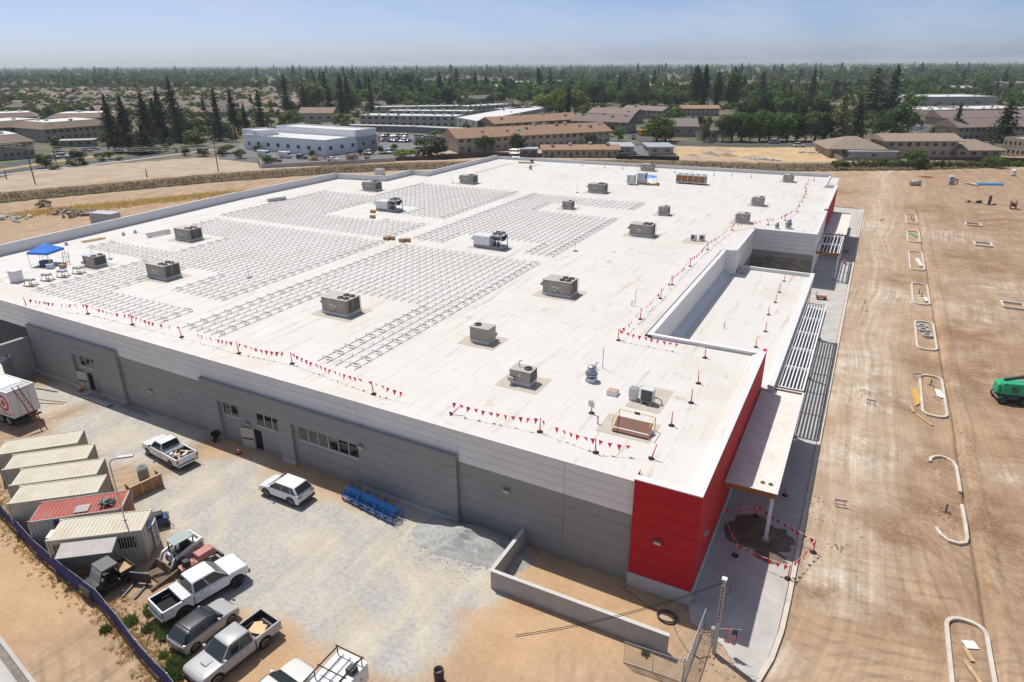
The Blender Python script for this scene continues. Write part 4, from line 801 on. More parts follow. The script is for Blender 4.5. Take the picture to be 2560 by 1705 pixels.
for key, (inc, exc, lb) in RK.items():
    x0 = min(r[0] for r in inc); y0 = min(r[2] for r in inc); x1 = max(r[1] for r in inc); y1 = max(r[3] for r in inc)
    t = thing('solar_racking', 'bare steel solar rails, '+lb, 'solar racking', (x0, y0, ZR), 0, 'empty solar racking fields')
    nxr, nyr = int((x1-x0)/DXR)+1, int((y1-y0)/DYR)+1
    ok = lambda x, y: any(a-.01 <= x <= b+.01 and c-.01 <= y <= d+.01 for a, b, c, d in inc) and not any(a < x < b and c < y < d for a, b, c, d in exc)
    ft = MB(); tr_ = MB()
    for j in range(nyr):
        run = None
        for i in range(nxr+1):
            on = i < nxr and ok(x0+i*DXR, y0+j*DYR)
            if on:
                X, Y = i*DXR, j*DYR
                ft.box(X-.016,X+.016,Y-.016,Y+.016,.02,.36)
                ft.box(X-.022,X+.022,Y-.75,Y+.08,.03,.075)
                if j+1 < nyr and ok(x0+i*DXR, y0+(j+1)*DYR): ft.box(X-.014,X+.014,Y+.08,Y+DYR-.75,.04,.07)
                if run is None: run = i
            elif run is not None:
                if i-1 > run:
                    xa, xb = run*DXR-.1, (i-1)*DXR+.1
                    MB().box(xa,xb,-.011,.011,.17,.195).build('rail', M_rail, t, loc=(0, j*DYR, 0))
                    for e in (run, i-2):
                        tr_.box(e*DXR+.35,e*DXR+.8,j*DYR-.07,j*DYR+.07,.2,.25); tr_.box(e*DXR,e*DXR+DXR,j*DYR+.06,j*DYR+.08,.24,.26)
                run = None
    ft.build('foot', M_rail, t, kind='stuff'); tr_.build('clamp_tray', mat('clamp_dark', (.16,.17,.185), .6, .3), t, kind='stuff')
# blue tent and what lies round it
t = thing('canopy_tent', 'blue pop-up canopy tent on the white roof', 'tent', (-90.2, 13.4, ZR), .35); a, zt = 1.5, 1.9
mb = MB(); mb.add([(-a,-a,zt),(a,-a,zt),(a,a,zt),(-a,a,zt),(-.3,-.3,zt+.75),(.3,-.3,zt+.75),(.3,.3,zt+.75),(-.3,.3,zt+.75),(0,0,zt+.85)]+[(-a,-a,zt-.28),(a,-a,zt-.28),(a,a,zt-.28),(-a,a,zt-.28)],
    [(0,1,5,4),(1,2,6,5),(2,3,7,6),(3,0,4,7),(4,5,8),(5,6,8),(6,7,8),(7,4,8),(9,10,1,0),(10,11,2,1),(11,12,3,2),(12,9,0,3)]); mb.build('canvas', M_tent, t)
for sx_ in (-1,1):
    for sy_ in (-1,1): MB().bar((sx_*(a-.05),sy_*(a-.05),0),(sx_*(a-.05),sy_*(a-.05),zt),.05).build('leg', M_white, t)
def crate_like(name, label, cat, x, y, d, m, rz=0, grp=None, z=ZR, lid=None):
    t = thing(name, label, cat, (x, y, z), rz, grp); bevel(MB().box(-d[0]/2,d[0]/2,-d[1]/2,d[1]/2,0,d[2]*.82).build('body', m, t), .03, 2); bevel(MB().box(-d[0]/2-.02,d[0]/2+.02,-d[1]/2-.02,d[1]/2+.02,d[2]*.83,d[2]).build('lid', lid or m, t), .02, 2); return t
crate_like('tool_chest', 'dark blue tool chest under the blue tent', 'chest', -89.2, 12.4, (1.1,.7,.8), mat('chest_blue', (.03,.06,.16), .4), .3); crate_like('cool_box', 'white lidded cool box under the blue tent', 'cooler', -90.3, 12.9, (1.0,.6,.55), M_dsteel, .2, lid=M_white)
crate_like('plastic_tote', 'pale blue plastic tote in front of the blue tent', 'tote', -87.7, 12.2, (.8,.6,.6), mat('tote_pale', (.5,.57,.62), .5), .5); crate_like('fuel_can', 'red fuel can beside the blue tent', 'can', -86.9, 13.6, (.35,.25,.55), M_red, .5); crate_like('cardboard_box', 'open cardboard box beside the red fuel can', 'box', -86.4, 13.0, (.7,.5,.5), M_card, .2)
t = thing('tool_cart', 'wheeled steel tool cart with red handles under the blue tent', 'cart', (-91, 13.6, ZR), .5)
MB().box(-.6,.6,-.35,.35,.25,.35).build('deck', M_dsteel, t); MB().tube([(-.6,-.3,.3),(-.65,-.3,1.1),(-.65,.3,1.1),(-.6,.3,.3)], .03, 5).build('handle', M_red, t)
for sx_ in (-.45,.45):
    for sy_ in (-.32,.32): MB().cyl((sx_,sy_-.04,.14), .14, .08, 10, 'y').build('wheel', M_rubber, t)
t = thing('lattice_stand', 'steel frame stand leaning behind the blue tent', 'frame', (-88.6, 14.4, ZR), .2)
for x in (0, 1.0): MB().bar((x,0,0),(x,.2,1.6),.05).build('upright', M_dsteel, t)
for z in (.4,.9,1.4): MB().bar((0,.1*z,z),(1.0,.1*z,z),.04).build('crossbar', M_steel, t)
crate_like('appliance_box', 'tall white boxed unit on roof sleepers west of the duct sections', 'box', -85.5, 6.9, (1.1,1.0,1.45), M_white, .25); 
for k, (x, y) in enumerate([(-82.2,6.7),(-82.6,8.9),(-82.4,10.7),(-82.1,12.5)]):
    t = thing('duct_section', 'curved grey duct hood on a cradle, %s from the white boxed unit' % ORD[k], 'duct', (x, y, ZR), .25, 'duct hoods near the tent')
    prof = [(-.35+.0*i, 0) for i in range(0)]; mb = MB(); n = 7
    vs = []; 
    for i in range(n+1):
        a_ = pi*.1+pi*.8*i/n
        vs += [(-.55, .38*cos(a_), .55+.38*sin(a_)), (.55, .38*cos(a_), .55+.38*sin(a_))]
    mb.add(vs, [(2*i,2*i+1,2*i+3,2*i+2) for i in range(n)]+[tuple(range(0,2*n+2,2)), tuple(range(2*n+1,0,-2))]); mb.build('hood', mat('duct_grey', (.36,.37,.40), .5, .4), t)
    for yy in (-.4,.4): MB().box(-.75,.75,yy-.05,yy+.05,0,.1).build('cradle_rail', M_wood, t)
    for xx in (-.6,.6): MB().bar((xx,-.4,.1),(xx*.8,-.2,.6),.05).build('strut', M_dsteel, t); MB().bar((xx,.4,.1),(xx*.8,.2,.6),.05).build('strut', M_dsteel, t)
def stand_mast(x, y, label):
    t = thing('marker_mast', label, 'mast', (x, y, ZR)); MB().cyl((0,0,0), .35, .06, 8).build('base', M_dsteel, t); MB().bar((0,0,.06),(-.1,0,1.8),.04).build('mast', M_steel, t)
stand_mast(-87, 17.5, 'thin steel marker mast west of the wrapped unit'); stand_mast(-85, 18.6, 'thin steel marker mast behind the wrapped unit'); stand_mast(-76.5, 93, 'short dark marker mast beside the unit past the zigzag parapet'); stand_mast(-47, 94, 'short dark marker mast beside the unit short of the chiller')
stand_mast(-29.5, 51, 'short dark marker mast on open roof beside the eastern racking'); stand_mast(-61, 21, 'short marker mast with red tag in the gap between rackings')
t = thing('bundled_track', 'galvanised bench-like bundle of steel channel near the west parapet', 'steel bundle', (-91.4, 30.7, ZR), rad(82))
for k in range(5): MB().box(-1.9,1.9,-.5+k*.12,-.42+k*.12,.12+.11*k,.22+.11*k).build('channel', M_steel, t)
for s in (-1.4,1.4): MB().box(s-.06,s+.06,-.55,.2,0,.12).build('bearer', M_wood, t)
t = thing('rail_stack', 'stack of galvanised rails beside the racking under the west parapet', 'steel bundle', (-96.5, 60.4, ZR), rad(72))
for k in range(4): MB().box(-1.8,1.8,-.45+k*.24,-.25+k*.24,.1,.55-.07*(k%2)).build('rail_bundle', M_steel, t)
for s in (-1.2,1.2): MB().box(s-.06,s+.06,-.5,.55,0,.1).build('bearer', M_wood, t)
for x, y, lb in ((-57.6,44.4,'pair'),(-57.0,44.9,'pair'),(-54.7,44.4,'pair'),(-54.1,44.9,'pair'),(-72.1,59.4,'lone'),(-69.3,55.8,'lone')):
    b = bevel(MB().box(-.42,.42,-.3,.3,0,.5).build('cardboard_box', M_card, None, loc=(x, y, ZR), rz=frand(-.2,.3)), .01, 1); tag(b, 'brown cardboard carton on the white walkway crossing of the racking fields' if lb == 'pair' else 'brown cardboard carton beside the white air handler of the western racking', 'box', 'cartons at the racking crossing' if lb == 'pair' else 'cartons by the western air handler')
pl = thing('lumber_pallet', 'scrap lumber and cartons on the roof beside the west parapet', 'lumber', (-97.4, 24.2, ZR), rad(80))
for k in range(6): MB().box(-1.6,1.4+frand(-.4,.4),-.5+k*.18,-.36+k*.18,.0,.08+.03*(k%3)).build('plank', M_wood, pl)
for x, y, h in ((-96.4,28.3,.5),(-96.1,30.1,.55),(-98.2,20.5,.5)):
    o = MB().lathe([(.28,0),(.28,.12),(.12,.5),(.16,.55)], n=8).build('drain_cone', M_unitw, None, loc=(x, y, ZR)); tag(o, 'small white cone-shaped vent near the west parapet', 'vent', 'white vent cones by the west parapet')
# scaffold stair and lumber at the north-west roof corner
t = thing('scaffold_stair', 'galvanised scaffold stair tower rising over the north-west roof corner', 'scaffold', (-82.5, 134.2, 0))
for x in (-1.2, .2, 1.4):
    for y in (-.7,.7): MB().tube([(x,y,0),(x,y,10.6)], .045, 5).build('standard', M_steel, t)
for z in (2,4,6,8.3,9.4,10.4):
    for y in (-.7,.7): MB().tube([(-1.2,y,z),(1.4,y,z)], .04, 4).build('ledger', M_steel, t)
for z in (8.2,): MB().box(-1.2,1.4,-.7,.7,z,z+.06).build('deck', M_steel, t)
for k in range(3): MB().tube([(-1.2,-.7,2+2*k+.1),(1.4,-.7,4+2*k)], .04, 4).build('brace', M_steel, t)
t = thing('lumber_stack', 'stacked brown lumber and tools on the roof before the north parapet', 'lumber', (-76.0, 128.8, ZR), .15)
for k in range(9): MB().box(-1.9+frand(-.3,.3),1.9+frand(-.3,.3),-.7+(k%3)*.45,-.3+(k%3)*.45,.1*(k//3),.1*(k//3)+.08).build('plank', M_ply if k % 2 else M_wood, t)
crate_like('tool_box', 'dark tool box on the lumber stack before the north parapet', 'chest', -74.6, 129.2, (.7,.5,.6), M_dsteel, .3, z=ZR+.35)
for x, y, w, d_, lb in ((-79.5,117,10,1.2,'long tan stain-coloured walkway mat running to the scaffold'),(-72.0,124.5,1.2,7,'tan walkway mat beside the lumber stack')):
    o = MB().box(x-w/2 if w < d_ else x-.6, x+w/2 if w < d_ else x+.6, y-d_/2 if w < d_ else y-9, y+d_/2 if w < d_ else y+9, ZR+.004, ZR+.02).build('walkway_mat', M_tan); tag(o, lb, 'roof mat')
# ------------------------------------------------------------------ vehicles: +x forward, origin on the ground between the axles
P_white = paint('paint_white', (.74,.75,.76)); P_silver = paint('paint_silver', (.40,.40,.40), .28); P_black = paint('paint_black', (.012,.013,.015)); P_grey = paint('paint_grey', (.10,.105,.11)); P_red = paint('paint_red', (.30,.015,.015)); P_bluec = paint('paint_blue', (.03,.06,.16)); P_taupe = paint('paint_taupe', (.22,.19,.155)); P_pearl = paint('paint_pearl', (.66,.65,.62))
M_under = mat('underbody', (.015,.015,.016), .9, var=0); M_liner = mat('bed_liner', (.035,.036,.04), .8, var=.25, scale=3); M_bedfl = mat('bed_floor', (.20,.195,.19), .8, var=.2, scale=4)
def arch_pts(xc, r, zc, zb, n=8):
    a0 = math.asin(max(-1, min(1, (zb-zc)/r)))
    return [(xc+r*cos(a), zc+r*sin(a)) for a in [a0+(pi-2*a0)*i/n for i in range(n+1)]]       # front -> rear over the top
def body_loft(mb, prof, W, zmid, layers=[(s*a,b,c) for s,l in ((-1,((1,.74,.42),(.99,.84,.6),(.96,.92,.76),(.88,.975,.9),(.7,1,.97),(.35,1.012,1))),(1,((0,1.02,1.01),(.35,1.012,1),(.7,1,.97),(.88,.975,.9),(.96,.92,.76),(.99,.84,.6),(1,.74,.42)))) for a,b,c in l]):
    n = len(prof); vs = []; fs = []; xl = max(x for x, z in prof)*.86; xm = min(x for x, z in prof)*.9
    cx = lambda x, k: xl+(x-xl)*k if x > xl else (xm+(x-xm)*k if x < xm else x)
    for fy, sz, sxx in layers:
        for x, z in prof: vs.append((cx(x, sxx), fy*W/2, zmid+(z-zmid)*sz if z > zmid else z))
    k = len(layers)
    for l in range(k-1):
        for i in range(n): fs.append((l*n+i, l*n+(i+1)%n, (l+1)*n+(i+1)%n, (l+1)*n+i))
    fs.append(tuple(range(n-1,-1,-1))); fs.append(tuple((k-1)*n+i for i in range(n)))
    mb.add(vs, fs)
def recalc(o):
    bm = bmesh.new(); bm.from_mesh(o.data); bmesh.ops.recalc_face_normals(bm, faces=bm.faces); bm.to_mesh(o.data); bm.free(); return o
def quadpane(mb, c, s0, s1, t0, t1, off=.008):
    """thin pane on the bilinear patch c = bottom-a, bottom-b, top-b, top-a"""
    c = [Vector(p) for p in c]; f = lambda s, t: (c[0]*(1-s)+c[1]*s)*(1-t)+(c[3]*(1-s)+c[2]*s)*t
    n = (c[1]-c[0]).cross(c[3]-c[0]).normalized(); q = [f(s0,t0), f(s1,t0), f(s1,t1), f(s0,t1)]
    mb.add([p+n*off for p in q]+[p-n*.01 for p in q], [(0,1,2,3),(7,6,5,4),(0,4,5,1),(1,5,6,2),(2,6,7,3),(3,7,4,0)])
def greenhouse(t, m_roof, b, tp, zb, zt, w0, w1, sides, roofm=None, glass=None, rear=True, quarter=None):
    """b=(rear x, front x) at the belt, tp=(rear x, front x) at the roof; sides = list of (s0, s1) side windows, s measured rear to front"""
    mid = .72; zc = zb+(zt-zb)*.94
    R = [(b[0],b[1],w0,zb),((b[0]+tp[0])/2-.025,(b[1]+tp[1])/2+.03,(w0+w1)/2+.02,(zb+zc)/2),(tp[0]*.94+b[0]*.06,tp[1]*.94+b[1]*.06,w1,zc),(tp[0]+.12,tp[1]-.14,w1*.88,zt),(tp[0]+.45,tp[1]-.5,w1*.5,zt+.03)]
    vs = []; fs = []
    for x0, x1, w, z in R: vs += [(x0,-w,z),(x1,-w,z),(x1,w,z),(x0,w,z)]
    for l in range(4):
        for i in range(4): fs.append((l*4+i, l*4+(i+1)%4, l*4+4+(i+1)%4, l*4+4+i))
    fs.append((16,17,18,19)); fs.append((3,2,1,0))
    o = MB().add(vs, fs).build('cab', m_roof, t); bevel(o, .09, 4, 20); smooth_by_angle(o, 60)
    if roofm: o2 = MB().box(tp[0]+.16,tp[1]-.2,-w1*.84,w1*.84,zt-.02,zt+.012).build('roof_panel', roofm, t)
    v = [Vector(p) for p in vs[:4]+vs[8:12]]; gm = glass or M_cglass
    mb = MB(); quadpane(mb, (v[1],v[2],v[6],v[5]), .035, .965, .05, .93, .03); mb.build('windscreen', gm, t)
    if rear: mb = MB(); quadpane(mb, (v[3],v[0],v[4],v[7]), .05, .95, .10, .95, .036); mb.build('rear_window', gm, t)
    for s0, s1 in sides:
        for side in (0, 1):
            mb = MB()
            if side == 0: quadpane(mb, (v[0],v[1],v[5],v[4]), s0, s1, .06, .96, .03)
            else: quadpane(mb, (v[2],v[3],v[7],v[6]), 1-s1, 1-s0, .06, .96, .03)
            mb.build('side_window', gm, t)
WH = {}
def wheel(t, x, y, r, w, rim=None, out=1, spokes=5, drim=.62):
    e = thing('wheel', '', ''); del e['label']; del e['category']; e.parent = t; e.location = (x, y, r)
    key = (r, w, spokes, drim)
    if key not in WH:
        a = MB().lathe([(r*drim,-w/2),(r*.93,-w/2),(r,-w*.32),(r,w*.32),(r*.93,w/2),(r*drim,w/2)], n=22, axis='y').mesh('tyre', M_tyre, True)
        mb = MB(); mb.lathe([(r*drim,-.02),(r*drim,.03),(r*drim*.88,.035),(r*drim*.86,-.02)], n=22, axis='y'); mb.cyl((0,-.02,0), r*.12, .05, 8, 'y')
        for k in range(spokes):
            an = 2*pi*k/spokes; mb.bar((0,.02,0), (r*drim*.9*sin(an), .02, r*drim*.9*cos(an)), r*.16, .02)
        bk = MB().cyl((0,-.04,0), r*drim*.95, .02, 18, 'y')
        WH[key] = (a, mb, bk)
    a, mb, bk = WH[key]; obj('tyre', a, e)
    s = 1 if y > 0 else -1
    o = mb.build('rim', rim or M_alloy, e); o.location = (0, s*(w/2-.03), 0); o.rotation_euler = (0,0,0 if s > 0 else pi)
    o = bk.build('brake_disc', M_under, e); o.location = (0, s*(w/2-.05), 0); o.rotation_euler = (0,0,0 if s > 0 else pi)
def mirrors(t, x, z, w, m):
    for s in (-1, 1): bevel(MB().box(x-.09,x+.07,s*w,s*(w+.2),z,z+.15).build('wing_mirror', m, t), .03, 2) if s > 0 else bevel(MB().box(x-.09,x+.07,-(w+.2),-w,z,z+.15).build('wing_mirror', m, t), .03, 2)
def front_end(t, xf, W, z, grille=M_black, lw=.42):
    for s in (-1, 1):
        a, b = sorted((s*W/2*.90, s*(W/2*.90-lw))); bevel(MB().box(xf-.34,xf-.075,a,b,z-.10,z+.07).build('headlight', M_lampw, t), .03, 2)
    MB().box(xf-.05,xf+.012,-W/2+.5,W/2-.5,z-.22,z+.10).build('grille', grille, t); bevel(MB().box(xf-.12,xf+.06,-W/2*.95,W/2*.95,z-.52,z-.27).build('bumper', M_black, t), .05, 2)
def pickup(name, label, loc, rz, P, wb=3.58, W=2.02, fo=.98, ro=1.22, zbt=1.24, zroof=1.98, r=.42, cab=(-.92,1.02), rim=None, spokes=6, crew=True, hoodz=1.2, group=None, zb=.52, sw=None, tox=0, drim=.62):
    t = thing(name, label, 'pickup truck', loc, rz, group); xf, xr = wb/2+fo, -wb/2-ro; xa = wb/2; xb = cab[0]; ar = r*1.2
    prof = [(xb,zb)]+[(xa-ar-.02,zb)]+arch_pts(xa, ar, r, zb)[::-1]+[(xf-.12,zb),(xf,zb+.1),(xf+.02,.80),(xf,hoodz-.2),(xf-.07,hoodz-.09),(xf-.22,hoodz-.03),(xf-.6,hoodz),(cab[1]+.15,zbt+.02),(cab[1],zbt+.02),(xb,zbt+.02)]
    mb = MB(); body_loft(mb, prof, W, .9); o = recalc(mb.build('body', P, t)); smooth_by_angle(o, 46)
    MB().box(xr+.3,xf-.3,-W/2+.2,W/2-.2,.32,zb+.25).build('chassis', M_under, t)
    # cargo bed: two walls with wheel arches, tailgate, liner, floor
    bx0, bx1 = xr, xb-.03; bh = zbt+.02; rp = [(bx0,zb+.05)]+[(-wb/2-ar-.02,zb)]+arch_pts(-wb/2, ar, r, zb)[::-1]+[(bx1,zb),(bx1,bh),(bx0+.03,bh)]
    bed = MB()
    for s in (-1, 1):
        y0, y1 = (s*W/2*.995, s*(W/2-.13)); n = len(rp); vs = [(x,y0,z) for x,z in rp]+[(x,y1,z) for x,z in rp]
        bed.add(vs, [tuple(range(n)), tuple(range(2*n-1,n-1,-1))]+[(i,(i+1)%n,n+(i+1)%n,n+i) for i in range(n)])
    bed.box(bx1-.08,bx1,-W/2+.13,W/2-.13,zb+.1,bh-.03); o = recalc(bed.build('cargo_bed', P, t)); bevel(o, .03, 2, 50)
    bevel(MB().box(bx0-.01,bx0+.09,-W/2+.05,W/2-.05,zb+.14,bh-.01).build('tailgate', P, t), .03, 2); fl = zb+.18
    MB().box(bx0+.1,bx1-.1,-W/2+.15,W/2-.15,fl-.04,fl).build('bed_floor', M_bedfl, t)
    lin = MB()
    for s in (-1, 1): a, b = sorted((s*(W/2-.132), s*(W/2-.142))); lin.box(bx0+.1,bx1-.09,a,b,fl,bh-.04); a, b = sorted((s*(W/2-.14), s*(W/2-.34))); lin.box(-wb/2-ar*.9,-wb/2+ar*.9,a,b,fl,fl+.22)
    lin.box(bx1-.1,bx1-.085,-W/2+.15,W/2-.15,fl,bh-.04); lin.box(bx0+.09,bx0+.1,-W/2+.15,W/2-.15,fl,bh-.04); lin.build('bed_liner', M_liner, t)
    for s in (-1, 1):
        a, b = sorted((s*(W/2-.02), s*(W/2-.17))); MB().box(bx0-.02,bx0+.14,a,b,bh-.42,bh-.1).build('tail_light', M_lampr, t)
    bevel(MB().box(bx0-.14,bx0-.0,-W/2*.95,W/2*.95,zb-.02,zb+.13).build('rear_bumper', P if tox else M_chrome, t), .03, 2)
    greenhouse(t, P, (xb+.02,cab[1]+.12), (xb+.16,cab[1]-.62), zbt+.01, zroof, W/2-.10, W/2-.27, sw or ([(.05,.44),(.475,.95)] if crew else [(.05,.24),(.275,.95)]))
    for x in ([xb+.55, xb+1.45] if crew else [xb+.9]):
        for s in (-1, 1): a, b = sorted((s*(W/2+.005), s*(W/2-.02))); MB().box(x-.1,x+.08,a,b,zbt-.14,zbt-.1).build('door_handle', M_black, t)
    for x in ([xb+.06, xb+1.0, cab[1]+.1] if crew else [xb+.5, cab[1]+.1]):
        for s in (-1, 1): a, b = sorted((s*(W/2+.002), s*(W/2-.03))); MB().box(x-.008,x+.008,a,b,zb+.12,zbt-.03).build('door_seam', M_under, t)
    front_end(t, xf, W, hoodz-.26, M_black if not tox else M_dsteel); mirrors(t, cab[1]-.05, zbt+.08, W/2-.04, M_black if P is P_white else P)
    for x in (wb/2, -wb/2):
        for s in (-1, 1): wheel(t, x, s*(W/2-.13), r, .29, rim, s, spokes, drim)
    for xx in (wb/2, -wb/2): MB().box(xx-ar*.9,xx+ar*.9,-W/2+.3,W/2-.3,.3,.3+ar*.9).build('wheel_well', M_under, t)
    return t
def car(name, label, cat, loc, rz, P, L=4.4, wb=2.64, W=1.8, zroof=1.58, belt=.98, hood=.98, nose=.72, b=(-2.0,1.0), tp=(-1.55,.25), sides=((.08,.46),(.49,.95)), deck=None, r=.34, roofm=None, group=None, rim=None, clad=None, zb=.26, gp=None, cabm=None):
    """b/tp: greenhouse foot and roof x range; deck = x where the boot lid begins (saloon)"""
    t = thing(name, label, cat, loc, rz, group); xf = wb/2+(L-wb)*.5; xr = -wb/2-(L-wb)*.5; ar = r*1.16
    front = [(xf-.1,zb),(xf,zb+.16),(xf+.02,(zb+nose)/2),(xf-.03,nose-.05),(xf-.12,nose+.03),(xf-.3,nose+.09),(xf-.62,hood-.05),(b[1]+.1,hood),(b[1]-.1,belt+.01)]
    rear = [(b[0]+.1,belt+.01),(b[0],belt),(xr+.16,belt-.03),(xr+.05,belt-.1),(xr,belt-.24),(xr,zb+.16),(xr+.12,zb)]
    prof = [(-wb/2+ar+.02,zb)]+[(wb/2-ar-.02,zb)]+arch_pts(wb/2, ar, r, zb)[::-1]+front+rear+[(-wb/2-ar-.02,zb)]+arch_pts(-wb/2, ar, r, zb)[::-1]
    mb = MB(); body_loft(mb, prof, W, .62); o = recalc(mb.build('body', P, t)); smooth_by_angle(o, 50)
    greenhouse(t, cabm or P, b, tp, belt-.01, zroof, W/2-.06, W/2-.19, sides, roofm)
    MB().box(xr+.3,xf-.3,-W/2+.15,W/2-.15,.16,zb+.3).build('chassis', M_under, t)
    for s in (-1, 1):
        a, c = sorted((s*(W/2-.12), s*(W/2-.46))); bevel(MB().box(xf-.42,xf-.07,a,c,nose-.08,nose+.05).build('headlight', M_lampw, t), .03, 2)
        a, c = sorted((s*(W/2-.10), s*(W/2-.48))); bevel(MB().box(xr+.02,xr+.22,a,c,belt-.25,belt-.12).build('tail_light', M_lampr, t), .02, 2)
    MB().box(xf-.06,xf+.012,-W/2+.45,W/2-.45,nose-.26,nose-.08).build('grille', M_black, t); MB().box(xr-.012,xr+.03,-.25,.25,belt-.42,belt-.30).build('number_plate', M_white, t)
    if clad:
        for x in (wb/2, -wb/2):
            for s in (-1, 1):
                mb = MB(); pts = arch_pts(x, ar+.03, r, zb); mb.tube([(px, s*(W/2-.0), pz) for px, pz in pts], .045, 5); mb.build('arch_cladding', clad, t)
        for s in (-1, 1): a, c = sorted((s*(W/2+.015), s*(W/2-.05))); MB().box(-wb/2+ar,wb/2-ar,a,c,zb-.02,zb+.12).build('sill_cladding', clad, t)
        MB().box(xr-.03,xr+.15,-W/2+.08,W/2-.08,zb,zb+.2).build('rear_cladding', clad, t)
    for x in (-.45,.5):
        for s in (-1, 1): a, c = sorted((s*(W/2+.004), s*(W/2-.02))); MB().box(x-.1,x+.06,a,c,belt-.14,belt-.11).build('door_handle', P, t)
    mirrors(t, b[1]-.42, belt+.04, W/2-.03, P)
    for x in (wb/2, -wb/2):
        MB().box(x-ar*.9,x+ar*.9,-W/2+.25,W/2-.25,.2,.2+ar*.9).build('wheel_well', M_under, t)
        for s in (-1, 1): wheel(t, x, s*(W/2-.11), r, .22, rim, s)
    return t
# ------------------------------------------------------------------ vehicles parked in the yard
def mid(a, b): return ((a[0]+b[0])/2, (a[1]+b[1])/2, 0)
ram = pickup('pickup_truck', 'white crew-cab pickup with black wheels and grey tool box across its empty bed', (-28.5,-13.95,.02), rad(78.4), P_white, r=.46, zb=.62, zbt=1.34, zroof=2.06, hoodz=1.32, rim=M_black, cab=(-1.05,1.22))
bevel(MB().box(-1.76,-1.12,-.98,.98,1.22,1.44).build('tool_box', mat('diamond_plate', (.33,.34,.35), .45, .5, .1, 8), ram), .03, 2)
for i in range(5): MB().box(-2.9,-1.15,-.72+i*.34,-.70+i*.34,.80,.815).build('bed_rib', M_liner, ram)
taco = pickup('pickup_truck', 'silver double-cab pickup with hood scoop and sheets of plywood in its bed', (-22.75,-16.7,.02), rad(-96.8), P_silver, wb=3.2, W=1.9, fo=.92, ro=1.2, zbt=1.12, zroof=1.82, r=.39, cab=(-1.04,1.02), hoodz=1.1, zb=.45, spokes=6, tox=1)
bevel(MB().box(1.25,1.75,-.28,.28,1.10,1.17).build('hood_scoop', P_silver, taco), .03, 2); MB().box(1.72,1.765,-.2,.2,1.10,1.155).build('scoop_opening', M_under, taco)
pw = MB(); pw.prism([(-.5,-.4),(.55,-.45),(.45,.3),(.1,.35),(.0,.55),(-.45,.4)], 0, .04); tag(pw.build('plywood_offcut', mat('fresh_ply', (.66,.47,.26), .8, var=.12), None, loc=(-22.55,-14.85,.78), rz=.3), 'pale plywood offcut lying in the bed of the silver pickup', 'plywood')
t = thing('tool_heap', 'tangle of red and dark tools in the bed of the silver pickup', 'tools', (-22.9,-15.45,.64), .2)
for k in range(9): a = frand(0,pi); MB().bar((frand(-.4,.4),frand(-.3,.3),.06+.02*k),(frand(-.4,.4),frand(-.3,.3),.08+.02*k),.05).build('tool', M_red if k % 2 else M_dsteel, t)
f1 = pickup('pickup_truck', 'older white extended-cab pickup with its bed full of job scrap', (-45.4,-3.75,.02), rad(172.8), P_white, wb=3.65, W=1.98, fo=.9, ro=1.15, zbt=1.16, zroof=1.86, r=.38, cab=(-.55,1.15), hoodz=1.14, zb=.46, crew=False, rim=M_alloy)
def in_bed(t, loc, rz): return Matrix.Translation(loc) @ Matrix.Rotation(rz, 4, 'Z')
TB = in_bed(None, (-45.4,-3.75,.66), rad(172.8))
def bed_thing(name, label, cat, mb, m, sm=False): o = mb.build(name, m, None, sm); o.matrix_world = TB; return tag(o, label, cat)
bed_thing('tarp_bundle', 'grey folded tarp bundle behind the cab of the older white pickup', 'tarp', MB().prism([(-1.25,-.8),(-.65,-.85),(-.68,.8),(-1.2,.78)], .02, .52), mat('tarp_grey', (.22,.23,.25), .8, var=.2))
for k in range(7):
    o = MB().box(-.7,.6,-.07,.07,0,.05).build('lumber_scrap', M_wood if k % 3 else M_card); o.matrix_world = TB @ Matrix.Translation((frand(-2.1,-1.5), frand(-.6,.6), .12+.05*k)) @ Matrix.Rotation(frand(-.9,.9), 4, 'Z') @ Matrix.Rotation(frand(-.15,.15), 4, 'Y'); tag(o, 'scrap board in the loaded bed of the older white pickup', 'board', 'boards in the white pickup bed')
for x, y, z in ((-1.5,.55,.4),(-1.85,.35,.3),(-2.35,-.1,.3),(-2.1,-.5,.25)):
    o = MB().lathe([(.02,-.2),(.17,-.19),(.19,0),(.17,.19),(.02,.2)], n=12).build('bucket', M_white, None, True); o.matrix_world = TB @ Matrix.Translation((x,y,z)) @ Matrix.Rotation(frand(.3,1.4), 4, 'X'); tag(o, 'white plastic bucket in the loaded bed of the older white pickup', 'bucket', 'buckets in the white pickup bed')
car('suv', 'white compact SUV with black wheel arches parked along the charcoal wall', 'car', (-31.85,-3.25,.02), rad(179.8), P_white, L=4.46, wb=2.64, W=1.83, zroof=1.64, belt=1.08, hood=1.05, nose=.84, b=(-2.12,1.2), tp=(-1.62,.28), sides=((.07,.2),(.23,.54),(.565,.95)), clad=M_black, zb=.32, r=.36)
car('hatchback', 'silver small hatchback with black roof and glass sunroof among the parked pickups', 'car', (-25.9,-16.05,.02), rad(87.5), P_silver, L=4.0, wb=2.52, W=1.75, zroof=1.44, belt=.94, hood=.93, nose=.72, b=(-1.88,.9), tp=(-1.42,.28), sides=((.06,.44),(.475,.95)), roofm=M_glass, zb=.26, r=.33, cabm=P_black)
car('saloon_car', 'pearl white saloon parked beside the utility truck', 'car', (-18.3,-17.75,.02), rad(84), P_pearl, L=4.8, wb=2.78, W=1.84, zroof=1.44, belt=.94, hood=.93, nose=.70, b=(-1.75,1.15), tp=(-.9,.2), sides=((.1,.47),(.5,.95)))
